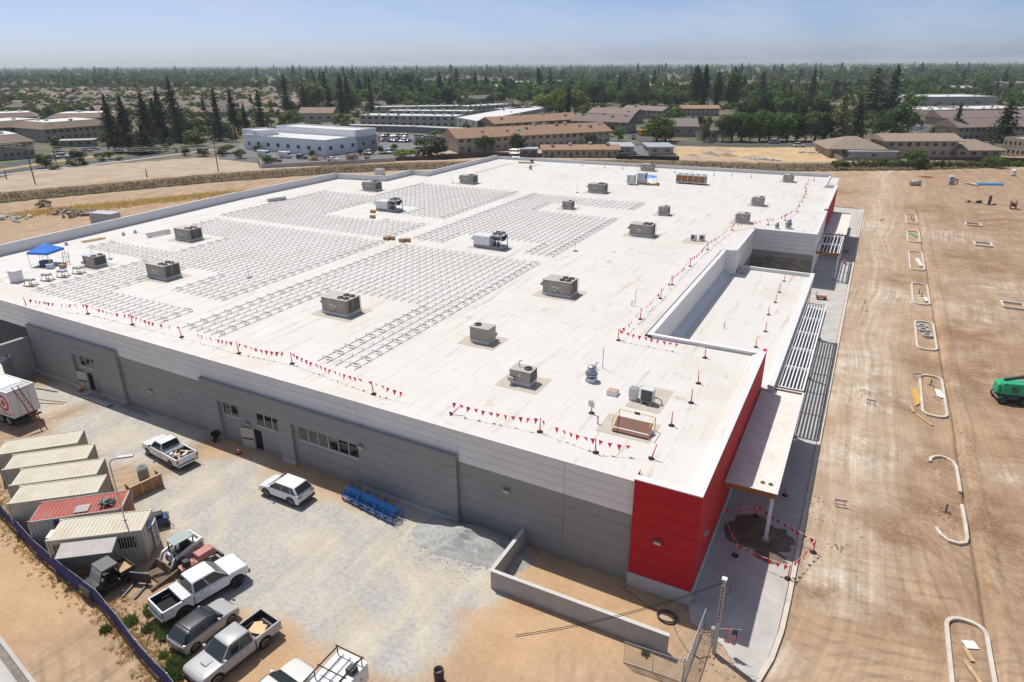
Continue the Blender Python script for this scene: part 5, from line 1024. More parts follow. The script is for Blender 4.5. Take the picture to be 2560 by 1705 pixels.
# utility truck with ladder rack
ut = thing('utility_truck', 'white utility service truck with black ladder rack over its box body', 'truck', (-15.25,-17.9,.02), rad(-90)); W = 2.0
bevel(MB().box(-3.3,.55,-W/2,W/2,.75,1.95).build('service_body', P_white, ut), .04, 2)
mb = MB(); pr = [(.6,.5),(2.95,.5),(2.98,1.1),(2.8,1.25),(1.95,1.32),(.6,1.32)]; body_loft(mb, pr, W, .8); o = recalc(mb.build('body', P_white, ut)); smooth_by_angle(o, 40)
greenhouse(ut, P_white, (.62,2.0), (.72,1.4), 1.3, 1.98, .9, .75, ((.2,.8),))
MB().box(-3.2,2.8,-.8,.8,.35,.74).build('chassis', M_under, ut)
for x in (-2.0, 1.95):
    for s in (-1, 1): wheel(ut, x, s*.86, .4, .28)
for i in range(3):
    for s in (-1, 1): a, b = sorted((s*(W/2+.012), s*W/2)); MB().box(-3.2+i*1.25,-2.05+i*1.25,a,b,.85,1.85).build('locker_door', P_white, ut); a, b = sorted((s*(W/2+.03), s*(W/2+.012))); MB().box(-2.7+i*1.25,-2.6+i*1.25,a,b,1.3,1.4).build('latch', M_black, ut)
for s in (-.85,.85):
    MB().tube([(-3.1,s,2.5),(2.4,s,2.5)], .045, 5).build('rack_rail', M_black, ut)
    for x in (-3.0,-1.2,.5): MB().tube([(x,s,1.95),(x,s,2.5)], .035, 5).build('rack_post', M_black, ut)
for x in (-3.05,-1.6,-.2,1.2,2.35): MB().tube([(x,-1.0,2.5),(x,1.0,2.5)], .035, 5).build('rack_crossbar', M_black, ut)
for y in (-.5,.0,.45): MB().tube([(-3.1,y,2.02),(.4,y,2.02)], .025, 4).build('roof_bar', M_dsteel, ut)
bevel(MB().box(-2.7,-2.2,.35,.85,1.96,2.25).build('roof_box', M_black, ut), .03, 1); MB().box(-.6,-.25,-.3,.05,1.955,1.985).build('roof_vent', M_lbl, ut); MB().box(-3.36,-3.3,-.9,.9,.8,1.9).build('rear_door', P_white, ut)
# ------------------------------------------------------------------ shipping containers
M_ctan = mat('container_tan', (.56,.51,.41), .7, var=.08, scale=1.2, dirt=(.36,.26,.15,.5)); M_cred = mat('container_red', (.36,.095,.07), .7, var=.14, scale=1.2, dirt=(.45,.30,.25,.4)); M_cgrey = mat('container_grey', (.43,.425,.40), .7, var=.1, scale=1.5, dirt=(.3,.26,.2,.4)); M_crust = mat('container_door', (.40,.36,.29), .7, var=.2, scale=3, dirt=(.2,.13,.08,.6))
def corr(mb, L, n, f, depth):
    """trapezoid corrugation along x, f(x, d) gives the two edge points"""
    xs = []; p = L/n
    for i in range(n): xs += [(i*p,0),(i*p+p*.35,0),(i*p+p*.5,depth),(i*p+p*.85,depth)]
    xs.append((L,0)); vs = []
    for x, d in xs: a, b = f(x-L/2, d); vs += [a, b]
    mb.add(vs, [(2*i,2*i+1,2*i+3,2*i+2) for i in range(len(xs)-1)])
def container(label, loc, rz, m_side, m_top, L=6.06, W=2.44, H=2.59, doors=1, grp='storage containers', dm=None):
    t = thing('shipping_container', label, 'container', loc, rz, grp); l, w = L/2, W/2
    MB().box(-l+.04,l-.04,-w+.06,w-.06,.05,H-.1).build('inner_shell', m_side, t)
    for s in (-1, 1):
        mb = MB(); corr(mb, L-.2, 20, lambda x, d: ((x, s*(w-.055+d), .16), (x, s*(w-.055+d), H-.12)), .028); mb.build('side_panel', m_side, t)
    mb = MB(); corr(mb, L-.2, 22, lambda x, d: ((x, -w+.05, H-.055+d), (x, w-.05, H-.055+d)), .03); mb.build('roof_panel', m_top, t)
    mb = MB(); corr(mb, W-.2, 8, lambda x, d: ((-l+.055-d, x, .16), (-l+.055-d, x, H-.12)), .04); mb.build('end_panel', m_side, t)
    for sx_ in (-1, 1):
        for sy_ in (-1, 1):
            a, b = sorted((sx_*l, sx_*(l-.14))); c, d = sorted((sy_*w, sy_*(w-.12))); MB().box(a,b,c,d,0,H).build('corner_post', m_side, t)
            a, b = sorted((sx_*(l+.004), sx_*(l-.178))); c, d = sorted((sy_*(w+.004), sy_*(w-.162))); MB().box(a,b,c,d,H-.118,H+.006).build('corner_casting', m_top, t)
    for s in (-1, 1):
        a, b = sorted((s*w, s*(w-.07))); MB().box(-l+.14,l-.14,a,b,H-.12,H-.002).build('top_rail', m_side, t); MB().box(-l+.14,l-.14,a,b,0,.16).build('bottom_rail', m_side, t)
    MB().box(l-.1,l-.001,-w+.12,w-.12,H-.14,H-.002).build('door_header', m_side, t)
    for s in (-1, 1):
        d = MB(); a, b = sorted((s*.02, s*(w-.13))); d.box(l-.09,l-.03,a,b,.15,H-.15); do = d.build('door', dm or M_crust, t)
        for q in (.3,.75): MB().tube([(l-.01,s*(w-.13)*q*1.05,.2),(l-.01,s*(w-.13)*q*1.05,H-.2)], .022, 5).build('lock_rod', M_steel, do)
    return t
CS = [((-53.35,-9.75),46,'tan storage container at the trailer end of the row'),((-50.3,-10.75),44,'tan storage container second from the trailer end of the row'),((-47.4,-11.75),42.7,'tan storage container with brown roof stains second from the red-topped one'),((-45.0,-13.15),41.8,'tan storage container against the red-topped container')]
for (x, y), a, lb in CS: container(lb, (x, y, .02), rad(a), M_ctan, M_ctan)
cr5 = container('grey container with faded red roof and white lettering on a navy banner', (-41.45,-13.65,.02), rad(42.3), M_cgrey, M_cred, grp='site containers', dm=M_cred)
MB().box(-1.4,1.2,-1.245,-1.235,1.75,2.45).build('banner', mat('banner_navy', (.02,.04,.17), .6), cr5)
def text(body, size, m, parent, loc, rot, name='lettering', ext=.002, align='CENTER'):
    c = bpy.data.curves.new(name, 'FONT'); c.body = body; c.size = size; c.extrude = ext; c.align_x = align; c.align_y = 'CENTER'; c.resolution_u = 2
    tmp = bpy.data.objects.new(name, c); COL.objects.link(tmp); dg = bpy.context.evaluated_depsgraph_get(); me = bpy.data.meshes.new_from_object(tmp.evaluated_get(dg)); bpy.data.objects.remove(tmp); bpy.data.curves.remove(c)
    me.materials.clear(); me.materials.append(m); o = obj(name, me, parent, loc=loc); o.rotation_euler = rot; return o
text('mobile mini', .42, M_white, cr5, (-.1,-1.25,2.1), (pi/2,0,0))
M_lt = M_white
cx6 = container('tan site office container with barred windows and a plywood awning', (-38.0,-14.35,.02), rad(38.5), M_ctan, M_ctan, grp='site containers', dm=M_ctan)
for x0, x1 in ((-2.7,-1.2),(1.35,2.55)):
    w = thing('window', '', ''); del w['label']; del w['category']; w.parent = cx6; MB().box(x0,x1,-1.26,-1.235,1.25,2.1).build('pane', M_glass, w)
    for k in range(7): MB().box(x0+.05+k*(x1-x0-.1)/6-.02,x0+.05+k*(x1-x0-.1)/6+.02,-1.30,-1.27,1.22,2.13).build('bar', M_ctan, w)
mb = MB(); mb.T = Matrix.Translation((-.3,-1.25,2.35)) @ Matrix.Rotation(rad(14), 4, 'X'); mb.box(-1.75,1.75,-1.35,0,-.025,.025); mb.build('awning', mat('grey_ply', (.48,.44,.41), .85, var=.1, scale=2), cx6)
for x in (-1.9,1.35): MB().bar((x,-1.25,1.6),(x,-2.45,2.05),.05).build('awning_prop', M_wood, cx6)
MB().box(3.03,3.05,-.25,.55,1.6,2.3).build('notice_plate', mat('notice_blue', (.10,.15,.36), .5), cx6); MB().box(3.051,3.056,-.15,.45,1.85,1.98).build('notice_line', M_lbl, cx6); MB().box(-3.3,-3.03,-.6,.3,1.9,2.4).build('air_conditioner', M_unitw, cx6)
# things lying on the red roof
TR = Matrix.Translation((-41.45,-13.65,2.63)) @ Matrix.Rotation(rad(42.3), 4, 'Z')
o = MB().box(-.2,.75,-.95,-.05,0,.03).build('sheet_metal', mat('scrap_sheet', (.30,.28,.27), .6, .3)); o.matrix_world = TR; tag(o, 'flat grey sheet lying on the faded red container roof', 'sheet')
hp = thing('scrap_heap', 'tangled heap of green and grey scrap hoses on the red container roof', 'scrap'); hp.matrix_world = TR @ Matrix.Translation((1.9,-.35,.02))
for k in range(26):
    p = [Vector((frand(-.55,.55),frand(-.5,.5),frand(.02,.3))) for _ in range(4)]; MB().tube(p, .025, 4).build('hose', (M_dsteel, mat('hose_green', (.04,.14,.08), .6), M_lbl, M_black)[k % 4], hp)
# work light on the office container
t = thing('work_light', 'tall thin pole light fixed to the office container roof', 'light pole', (-37.0,-13.2,2.61))
MB().tube([(0,0,0),(0,0,4.6),(.1,.1,4.85),(.45,.4,5.0)], .05, 6).build('pole', M_steel, t); mb = MB(); mb.T = Matrix.Translation((.8,.7,5.02)) @ Matrix.Rotation(rad(42), 4, 'Z'); mb.box(-.5,.5,-.14,.14,-.06,.06); mb.build('lamp_head', M_steel, t); MB().cyl((0,0,0), .14, .03, 8).build('base_plate', M_steel, t)
# site trailer with the red roundel
tr = thing('box_trailer', 'white box trailer with red ring-and-dot emblem and rusty ladder against it', 'trailer', (-67.0,-6.05,.02), rad(2))
bevel(MB().box(-4,4,-1.25,1.25,1.05,3.75).build('box_body', mat('trailer_white', (.70,.71,.73), .5, var=.06, scale=1, dirt=(.5,.46,.42,.3)), tr), .04, 2)
mb = MB(); mb.box(-3.9,3.9,-1.15,1.15,3.75,3.78); mb.build('roof_skin', M_white, tr); 
for s in (-1, 1): a, b = sorted((s*1.26, s*1.14)); MB().box(-4.02,4.02,a,b,3.752,3.86).build('roof_rail', M_white, tr)
MB().box(3.9,4.02,-1.14,1.14,3.752,3.86).build('roof_rail', M_white, tr); MB().box(2.3,3.9,-1.1,1.1,3.785,3.80).build('roof_tarp', mat('faded_tarp', (.42,.43,.45), .5, var=.4, scale=1.5), tr)
def roundel(parent, x, z, y, r):
    n = 36; mb = MB()
    vs = [((r*cos(2*pi*i/n))+x, y, z+r*sin(2*pi*i/n)) for i in range(n)]+[((r*.68*cos(2*pi*i/n))+x, y, z+r*.68*sin(2*pi*i/n)) for i in range(n)]
    mb.add(vs, [(i,(i+1)%n,n+(i+1)%n,n+i) for i in range(n)]); mb.add([(x+r*.36*cos(2*pi*i/n), y, z+r*.36*sin(2*pi*i/n)) for i in range(n)], [tuple(range(n))]); mb.build('emblem', M_red, parent)
roundel(tr, 2.9, 2.55, -1.256, .85); text('TARGET', .55, M_red, tr, (3.0,-1.257,1.4), (pi/2,0,0))
MB().box(4.0,4.03,-1.1,1.1,1.15,3.6).build('rear_door', M_white, tr)
for y in (-.02,): MB().box(4.03,4.04,y-.01,y+.01,1.15,3.6).build('door_seam', M_dsteel, tr)
for y in (-.55,.55): MB().tube([(4.06,y,1.2),(4.06,y,3.55)], .02, 5).build('lock_rod', M_steel, tr)
MB().box(-3.8,4.0,-.9,.9,.85,1.04).build('chassis', M_under, tr); MB().box(3.7,4.05,-1.2,1.2,.55,.65).build('rear_bumper', M_dsteel, tr)
for x in (-3.0,1.4,2.6):
    for s in (-1, 1): wheel(tr, x, s*1.0, .48, .3, M_white)
for s in (-.5,.5): MB().box(3.8,3.95,s-.05,s+.05,.6,.86).build('bumper_strut', M_dsteel, tr)
ld = thing('ladder', 'rusty red steel ladder leaning on the back of the white trailer', 'ladder', (-60.9,-6.2,0), rad(8))
for y in (-.25,.25): MB().bar((.6,y,0),(-1.8,y,4.3),.07).build('stile', M_rust, ld)
for k in range(12): z = .3+k*.33; x = .6-2.4*z/4.3; MB().bar((x,-.25,z),(x,.25,z),.045).build('rung', M_rust, ld)
# drains, pipes and lumber along the wall
t = thing('pipe_bundle', 'bundle of grey conduit pipes lying along the foot of the charcoal wall', 'pipes', (-61.3,.15,.03), rad(-3))
for k in range(9): MB().tube([(-2.2+frand(-.3,.3),-.5+.12*(k%5),.06+.11*(k//5)),(2.0+frand(-.3,.3),-.55+.12*(k%5)+.1,.06+.11*(k//5))], .055, 6).build('pipe', M_steel, t)
for k in range(4): p = [(-3.0+.38*k+.32*cos(2*pi*i/12), -.1+.3*sin(2*pi*i/12), .1+.16*k) for i in range(12)]; MB().tube(p, .06, 5, True).build('coil', M_steel, t)
t = thing('steel_angle_bundle', 'pale steel angles lying along the foot of the wall past the bay', 'steel bundle', (-56.4,.45,.03), rad(-1.5))
for k in range(3): MB().box(-2.2,2.2-.4*k,-.2+.15*k,-.1+.15*k,0,.1).build('angle', M_steel, t)
for x, y, a in ((-66.4,-2.3,15),(-66.2,-2.9,22)):
    o = MB().box(-2.2,2.2,-.06,.06,0,.05).build('timber_board', M_wood, None, loc=(x,y,.03), rz=rad(a)); tag(o, 'long pale timber board on the gravel beside the white trailer', 'board', 'boards beside the trailer')
o = MB().box(-1.5,1.5,-.06,.06,0,.06).build('steel_bar', M_dsteel, None, loc=(-69,-1.0,.03), rz=rad(10)); tag(o, 'dark bar on the ground before the yard gates', 'bar')
t = thing('wheelbarrow', 'dark upturned wheelbarrow leaning on the corner of the window bay', 'wheelbarrow', (-44.2,.2,0), .4)
MB().lathe([(.1,.15),(.36,.5),(.45,.75),(.42,.75),(.3,.5),(.08,.2)], n=8).build('tray', M_black, t); MB().cyl((.1,-.5,.2), .2, .09, 12, 'y').build('wheel', M_rubber, t)
for s in (-.2,.2): MB().tube([(.1,-.45,.2),(s,.1,.5),(s,.35,1.0)], .022, 5).build('handle', M_dsteel, t)
def cone(label, x, y, s=1.):
    t = thing('traffic_cone', label, 'cone', (x,y,.02)); t.scale = (s,)*3; MB().box(-.18,.18,-.18,.18,0,.04).build('base', M_rubber, t); MB().lathe([(.14,.04),(.03,.72),(.02,.73)], n=12).build('cone', M_orange, t); MB().lathe([(.101,.3),(.078,.44)], n=12).build('reflective_band', M_white, t)
cone('orange traffic cone before the open door between the bay windows', -40.4, -.55, 1.15); cone('orange cone holding the open door of the western bay', -65.6, .65, 1.2)
# wooden form box and concrete pipe
t = thing('timber_form', 'open-sided brown plywood form box standing in the yard', 'form', (-42.4,-8.1,0), rad(80))
MB().box(-1.25,1.25,-.05,.0,0,1.1).build('side_board', M_ply, t); MB().box(1.2,1.25,.005,1.0,0,1.1).build('end_board', M_ply, t); MB().box(-1.25,-1.2,.005,.9,0,1.1).build('end_board', M_ply, t)
for x in (-1.2,-.4,.4,1.2): MB().box(x-.05,x+.05,-.13,-.05,0,1.12).build('stud', M_wood, t)
MB().box(-1.3,1.3,-.14,.02,1.1,1.16).build('top_plate', M_wood, t)
MB().lathe([(.42,0),(.42,1.15),(.33,1.15),(.33,.02)], n=16).build('concrete_pipe', mat('pipe_concrete', (.30,.30,.30), .85, var=.1), None, True, loc=(-44.4,-7.0,.02)); tag(bpy.data.objects['concrete_pipe'], 'upright grey concrete pipe beside the plywood form box', 'pipe')
# blue machine, glass cabinet
t = thing('concrete_saw', 'dark blue wheeled walk-behind machine beside the site office', 'machine', (-37.6,-10.5,.02), rad(55))
bevel(MB().box(-.6,.6,-.45,.45,.3,.85).build('body', mat('machine_blue', (.02,.045,.14), .4), t), .06, 2); bevel(MB().box(-.35,.3,-.3,.3,.86,1.15).build('engine', M_black, t), .05, 2)
for x in (-.4,.45):
    for s in (-.42,.42): MB().lathe([(.06,-.07),(.2,-.07),(.22,0),(.2,.07),(.06,.07)], (x,s,.22), 14, 'y').build('wheel', M_rubber, t)
MB().tube([(-.6,-.3,.7),(-1.2,-.3,1.15),(-1.2,.3,1.15),(-.6,.3,.7)], .03, 5).build('handle', M_dsteel, t); MB().tube([(.6,-.3,.4),(.75,-.3,1.25),(.75,.3,1.25),(.6,.3,.4)], .025, 5).build('guard_frame', M_steel, t)
t = thing('display_cabinet', 'tall white glass-fronted cabinet with shelves beside the site office', 'cabinet', (-36.2,-12.2,.02), rad(40))
mb = MB(); mb.box(-.45,.45,-.4,-.36,.1,1.9) if False else None
MB().box(-.48,.48,-.42,.42,1.9,1.98).build('top', M_white, t); MB().box(-.48,.48,-.42,.42,.0,.12).build('base', M_white, t); MB().box(-.48,-.42,-.42,.42,.12,1.9).build('side', M_white, t)
for x, y in ((.42,-.38),(.42,.38),(-.45,-.38)): MB().box(x-.04,x+.04,y-.04,y+.04,.12,1.9).build('frame_post', M_white, t)
for z in (.45,.8,1.15,1.5): MB().box(-.42,.38,-.34,.34,z,z+.03).build('shelf', M_steel, t)
MB().box(-.40,.38,-.405,-.395,.14,1.88).build('glass_door', mat('clear_glass', (.6,.65,.65), .05, 0, 0, trans=.85), t)
# ------------------------------------------------------------------ skid steer, trencher, utility buggy
t = thing('skid_steer', 'white skid-steer loader with orange trim and a muddy bucket', 'loader', (-32.6,-12.4,.02), rad(-97)); MW = mat('loader_white', (.68,.68,.66), .5, var=.08, dirt=(.4,.32,.24,.4)); MO = mat('loader_orange', (.70,.14,.03), .5, var=.1)
bevel(MB().box(-1.35,.75,-.55,.55,.35,1.0).build('body', MW, t), .05, 2); bevel(MB().box(-1.4,-.75,-.6,.6,.6,1.35).build('engine_cover', MW, t), .06, 2); MB().box(-1.43,-1.40,-.5,.5,.6,1.2).build('rear_grille', MO, t)
MB().box(-.75,.55,-.5,.5,1.0,1.12).build('cab_floor', M_black, t)
for x in (-.7,.55):
    for y in (-.48,.48): MB().bar((x,y,1.0),(x-.05,y,1.95),.07).build('cab_post', M_black, t)
bevel(MB().box(-.85,.62,-.56,.56,1.95,2.03).build('cab_roof', mat('cab_roof_green', (.32,.38,.36), .4), t), .03, 2); bevel(MB().box(-.55,-.05,-.3,.3,1.12,1.6).build('seat', M_black, t), .06, 2)
for y in (-.72,.72):
    MB().bar((-1.2,y,1.55),(.9,y,1.05),.16,.2).build('lift_arm', MW, t); MB().bar((.9,y,1.05),(1.2,y,.45),.14,.18).build('lift_arm', MW, t); MB().bar((-1.2,y,.9),(-1.2,y,1.6),.16,.2).build('arm_tower', MW, t)
    for x in (-.85,.35): wheel(t, x, y*.98, .42, .28, MW)
MB().bar((-1.2,-.72,1.55),(-1.2,.72,1.55),.12).build('arm_crossbar', MW, t); MBk = mat('muddy_steel', (.16,.11,.07), .85, var=.3)
mb = MB(); pr = [(1.25,.08),(2.15,.05),(2.18,.1),(1.45,.2),(1.32,.75),(1.22,.75)]; mb.add([(x,-.95,z) for x,z in pr]+[(x,.95,z) for x,z in pr],[tuple(range(5,-1,-1)),tuple(range(6,12))]+[(i,(i+1)%6,6+(i+1)%6,6+i) for i in range(6)])
for y in (-.95,.93): mb.add([(1.25,y,.08),(2.15,y,.06),(1.3,y,.75),(1.25,y+.03,.08),(2.15,y+.03,.06),(1.3,y+.03,.75)],[(0,1,2),(5,4,3),(0,3,4,1),(1,4,5,2),(2,5,3,0)])
mb.build('bucket', MBk, t)
t = thing('trencher_tractor', 'faded red compact trencher tractor with digging chain beside the white pickup', 'tractor', (-31.1,-12.7,.02), rad(82)); MR = mat('tractor_red', (.44,.19,.15), .6, var=.12, dirt=(.35,.25,.18,.4))
bevel(MB().box(.3,1.5,-.38,.38,.65,1.2).build('hood', MR, t), .06, 2); MB().box(-.9,.3,-.35,.35,.5,.8).build('frame', MR, t); bevel(MB().box(-.65,-.2,-.25,.25,.82,1.2).build('seat', M_black, t), .05, 2)
for x, r in ((1.05,.36),(-.65,.44)):
    for s in (-.62,.62): wheel(t, x, s, r, .3, MR)
MB().tube([(-.85,-.45,.7),(-.85,-.45,1.95),(-.85,.45,1.95),(-.85,.45,.7)], .045, 6).build('roll_bar', M_black, t); MB().tube([(.15,0,.9),(0,0,1.3)], .03, 5).build('steering_column', M_black, t); MB().tube([(.0+.18*cos(2*pi*i/12)*.5, .2*sin(2*pi*i/12), 1.3+.1*cos(2*pi*i/12)) for i in range(12)], .02, 4, True).build('steering_wheel', M_black, t)
MB().bar((-.95,.1,.65),(-2.9,.1,.35),.18,.28).build('digging_boom', MBk, t)
for k in range(16): x = -1.1-k*.115; MB().box(x-.04,x+.04,-.02,.22,.28+.0*k,.36+(.28-.018*k)).build('chain_tooth', MBk, t)
MB().box(1.75,1.85,-.8,.8,.25,.6).build('dozer_blade', M_dsteel, t); MB().bar((1.45,0,.5),(1.78,0,.42),.2).build('blade_arm', M_dsteel, t)
t = thing('pallet_forks', 'dark steel fork carriage lying on the ground before the muddy bucket', 'forks', (-33.2,-15.2,.02), rad(-70))
MB().box(-.1,0,-.7,.7,.1,.9).build('carriage', M_dsteel, t)
for y in (-.45,.45): MB().box(0,1.35,y-.07,y+.07,.03,.1).build('fork', M_dsteel, t)
t = thing('utility_buggy', 'dark green utility buggy with ribbed roof and small cargo bed', 'buggy', (-34.9,-16.35,.02), rad(-97)); MG = mat('buggy_green', (.035,.045,.035), .5, var=.15, dirt=(.16,.13,.09,.3))
mb = MB(); body_loft(mb, [(-.6,.4),(.5,.4)]+[(.62,.55),(.85,.75),(1.2,.75),(1.42,.55),(1.5,.5),(1.5,.85),(1.3,1.0),(.62,1.08),(.55,.6),(-.6,.6)], 1.45, .6); o = recalc(mb.build('body', MG, t)); smooth_by_angle(o, 40)
mb = MB(); mb.box(-1.55,-.6,-.7,.7,.72,.78)
for s in (-1, 1): a, b = sorted((s*.72, s*.68)); mb.box(-1.55,-.6,a,b,.72,1.06)
mb.box(-1.57,-1.53,-.7,.7,.72,1.06); mb.box(-.63,-.59,-.7,.7,.72,1.06); mb.build('cargo_bed', MG, t); MB().box(-1.5,-.65,-.66,.66,.785,.80).build('bed_floor', M_wood, t)
for x, x2 in ((.72,.35),(-.58,-.55)):
    for y in (-.66,.66): MB().bar((x,y,1.0 if x > 0 else .7),(x2,y*.92,1.82),.05).build('cage_post', M_black, t)
for k in range(6): MB().box(-.62,.42,-.66+k*.22,-.46+k*.22,1.82+.0,1.87).build('roof_rib', mat('buggy_roof', (.13,.135,.135), .5), t)
MB().box(-.64,.44,-.68,.68,1.80,1.82).build('roof', mat('buggy_roof', (.13,.135,.135), .5), t); MB().add([(.74,-.64,1.05),(.74,.64,1.05),(.42,.6,1.78),(.42,-.6,1.78)],[(0,1,2,3)]).build('windscreen', mat('buggy_screen', (.25,.28,.28), .1, 0, 0, spec=.6), t)
bevel(MB().box(-.45,.1,-.6,.6,.62,.85).build('seat', M_black, t), .05, 2); MB().box(-1.4,1.3,-.4,.4,.3,.42).build('chassis', M_under, t)
for x in (.98,-1.0):
    for s in (-.62,.62): wheel(t, x, s, .33, .26, M_dsteel)
# blue cart corrals stacked by the wall
t0_ = None; MBl = mat('corral_blue', (.015,.12,.36), .4, .2, .1)
for k in range(3):
    lb = ['blue steel cart rack with stacked hoops at the SUV end','blue steel cart rack with stacked hoops, middle of three','blue steel cart rack with stacked hoops at the gravel heap end'][k]
    t = thing('hoop_rack', lb, 'rack', (-26.5+k*1.85,-1.2-.25*k,.02), rad(-8), 'blue racks by the charcoal wall')
    for y in (-.55,.55): MB().bar((-.95,y,.12),(.95,y,.12),.07).build('skid_rail', MBl, t); MB().bar((-.95,y,.5),(.95,y,.5),.05).build('side_rail', MBl, t)
    for x in (-.9,0,.9):
        MB().bar((x,-.55,.12),(x,.55,.12),.05).build('crossbar', MBl, t)
        for y in (-.55,.55): MB().bar((x,y,.0),(x,y,.95),.06).build('post', MBl, t)
    for j in range(9):
        x = -.8+j*.2; MB().tube([(x+.05*sin(a), .42*cos(a), .62+.36*sin(a)) for a in [2*pi*i/14 for i in range(14)]], .06, 5, True).build('hoop', MBl, t)
# gravel heap against the wall corner
M_grv = mat('gravel_grey', (.36,.36,.34), .95, var=.25, scale=3, bump=.6, bscale=14, world_pos=True)
def heap(name, c, rx, ry, h, m, label, n=64, seed=1, kind='stuff', rz=0, z0=.02):
    mb = MB(); vs = []; fs = []; k = 26
    for i in range(k+1):
        f_ = i/k
        for j in range(n):
            a = 2*pi*j/n; rr = f_*(1+.3*mnoise.noise((cos(a)*1.3, sin(a)*1.3, seed))+.16*mnoise.noise((cos(a)*4, sin(a)*4, seed+3))); x, y = rx*rr*cos(a), ry*rr*sin(a)
            z = h*max(0, (1-f_))**1.15*(1+.25*mnoise.noise((x*.7, y*.7, seed+5)))+.06*mnoise.noise((x*2.2, y*2.2, seed))*(1-f_)+.07*mnoise.noise((x*1.1+4, y*4.5, seed+8))*min(1,(1-f_)*3)-(.04 if i == k else 0)
            vs.append((x, y, z))
    for i in range(k):
        for j in range(n): fs.append((i*n+j, (i+1)*n+j, (i+1)*n+(j+1)%n, i*n+(j+1)%n))
    mb.add(vs, fs); o = mb.build(name, m, None, True, loc=(*c, z0), rz=rz); return tag(o, label, None, None, kind)
heap('gravel', (-15.9,-1.5), 4.6, 2.3, 1.15, M_grv, 'heap of grey gravel tipped against the charcoal wall', seed=4)
# retaining wall of the small enclosure
rw = thing('retaining_wall', 'low grey concrete enclosure wall with an open end beside the red corner', 'wall')
def wall_seg(p, q, h, th, m, parent):
    d = Vector((q[0]-p[0], q[1]-p[1])).normalized(); n = Vector((-d.y, d.x))*th/2; MB().prism([(p[0]+n.x,p[1]+n.y),(q[0]+n.x,q[1]+n.y),(q[0]-n.x,q[1]-n.y),(p[0]-n.x,p[1]-n.y)], 0, h).build('wall_section', m, parent); return n
M_rw = mat('smooth_concrete', (.40,.385,.37), .85, var=.07, scale=1.2, bump=.06); M_rwt = mat('concrete_top', (.55,.53,.50), .85, var=.08)
for i in range(4): wall_seg((-12.1+i*2.97,-4.6), (-12.1+(i+1)*2.97-.012,-4.6), 1.42, .24, M_rw, rw)
wall_seg((-12.1,-4.47), (-12.1,.1), 1.42, .24, M_rw, rw)
mb = MB(); mb.box(-12.235,-.2,-4.735,-4.465,1.42,1.445); mb.box(-12.235,-11.965,-4.464,.1,1.42,1.445); mb.build('coping', M_rwt, rw)
# chain-link gate frames, utility pole, flag, cable coil
M_link = mat('chain_wire', (.30,.30,.30), .5, .6, .1)
def link_panel(t, a, b, h, mid_post=True):
    a = Vector((*a,0)); b = Vector((*b,0)); L = (b-a).length; u = (b-a).normalized(); up = Vector((0,0,1))
    MB().tube([a+up*.08,a+up*h,b+up*h,b+up*.08], .03, 5, True).build('frame', M_steel, t)
    if mid_post: MB().tube([a+u*L/2+up*.08,a+u*L/2+up*h], .022, 5).build('mid_post', M_steel, t)
    mb = MB(); s = .16; k = int((L+h)/s)
    for i in range(k):
        for sg in (1, -1):
            x0 = i*s if sg > 0 else i*s-h; p = []
            for q in (0, h-.1):
                x = x0-q if sg > 0 else x0+q; p.append((x, q))
            (xa, za), (xb, zb_) = p
            # clip to the panel
            def cl(xa, za, xb, zb_):
                for _ in range(2):
                    if xa < 0: za += (zb_-za)*(0-xa)/(xb-xa) if xb != xa else 0; xa = 0
                    if xa > L: za += (zb_-za)*(L-xa)/(xb-xa) if xb != xa else 0; xa = L
                    xa, za, xb, zb_ = xb, zb_, xa, za
                return xa, za, xb, zb_
            if max(xa, xb) <= 0 or min(xa, xb) >= L: continue
            xa, za, xb, zb_ = cl(xa, za, xb, zb_)
            mb.bar(a+u*xa+up*(za+.1), a+u*xb+up*(zb_+.1), .008)
    mb.build('chain_link', M_link, t, kind='stuff')
t = thing('chain_link_gate', 'open chain-link gate leaf standing across the yard before the enclosure wall', 'gate'); link_panel(t, (-2.3,-6.4), (1.05,-6.2), 1.6)
t = thing('chain_link_gate', 'chain-link gate leaf swung back beside the power pole', 'gate'); link_panel(t, (1.15,-6.4), (1.25,-1.6), 1.6)
t = thing('gate_post', 'steel gate post between the two chain-link leaves', 'post', (1.1,-6.25,0)); MB().cyl((0,0,0), .05, 1.9, 8).build('tube', M_steel, t); MB().lathe([(.055,1.9),(.05,1.95),(0,1.97)], n=8).build('cap', M_steel, t)
t = thing('utility_pole', 'square temporary power pole with printed markings, meter boxes and a flag bracket', 'pole', (2.22,-3.32,0)); M_pole = mat('painted_post', (.50,.48,.45), .8, var=.1)
MB().box(-.11,.11,-.11,.11,0,5.55).build('post', M_pole, t); MB().box(-.14,.14,-.14,.14,5.55,5.62).build('cap', M_lbl, t)
for k in range(12): MB().box(-.06,.05+.01*(k%3),-.116,-.112,2.5+k*.22,2.62+k*.22).build('stencil_mark', M_dsteel, t)
bevel(MB().box(-.34,-.115,-.14,.14,1.3,1.9).build('meter_box', M_steel, t), .02, 1); bevel(MB().box(-.30,-.115,-.1,.1,.8,1.2).build('outlet_box', M_unitw, t), .02, 1)
MB().tube([(.1,.12,5.1),(.35,.3,5.0),(.4,.3,4.6),(.15,.2,4.3),(0,.12,4.5)], .02, 5).build('cable_loop', M_black, t)
ws = thing('power_cable', 'twisted black power cable sagging from the pole across the yard', 'cable')
for dz in (0,.12): MB().tube([(2.2-8.2*s, -3.4-9.5*s, 5.45-dz-3.2*s*(1-s)*.55+.9*s) for s in [i/20 for i in range(21)]], .022, 4).build('wire', M_black, ws)
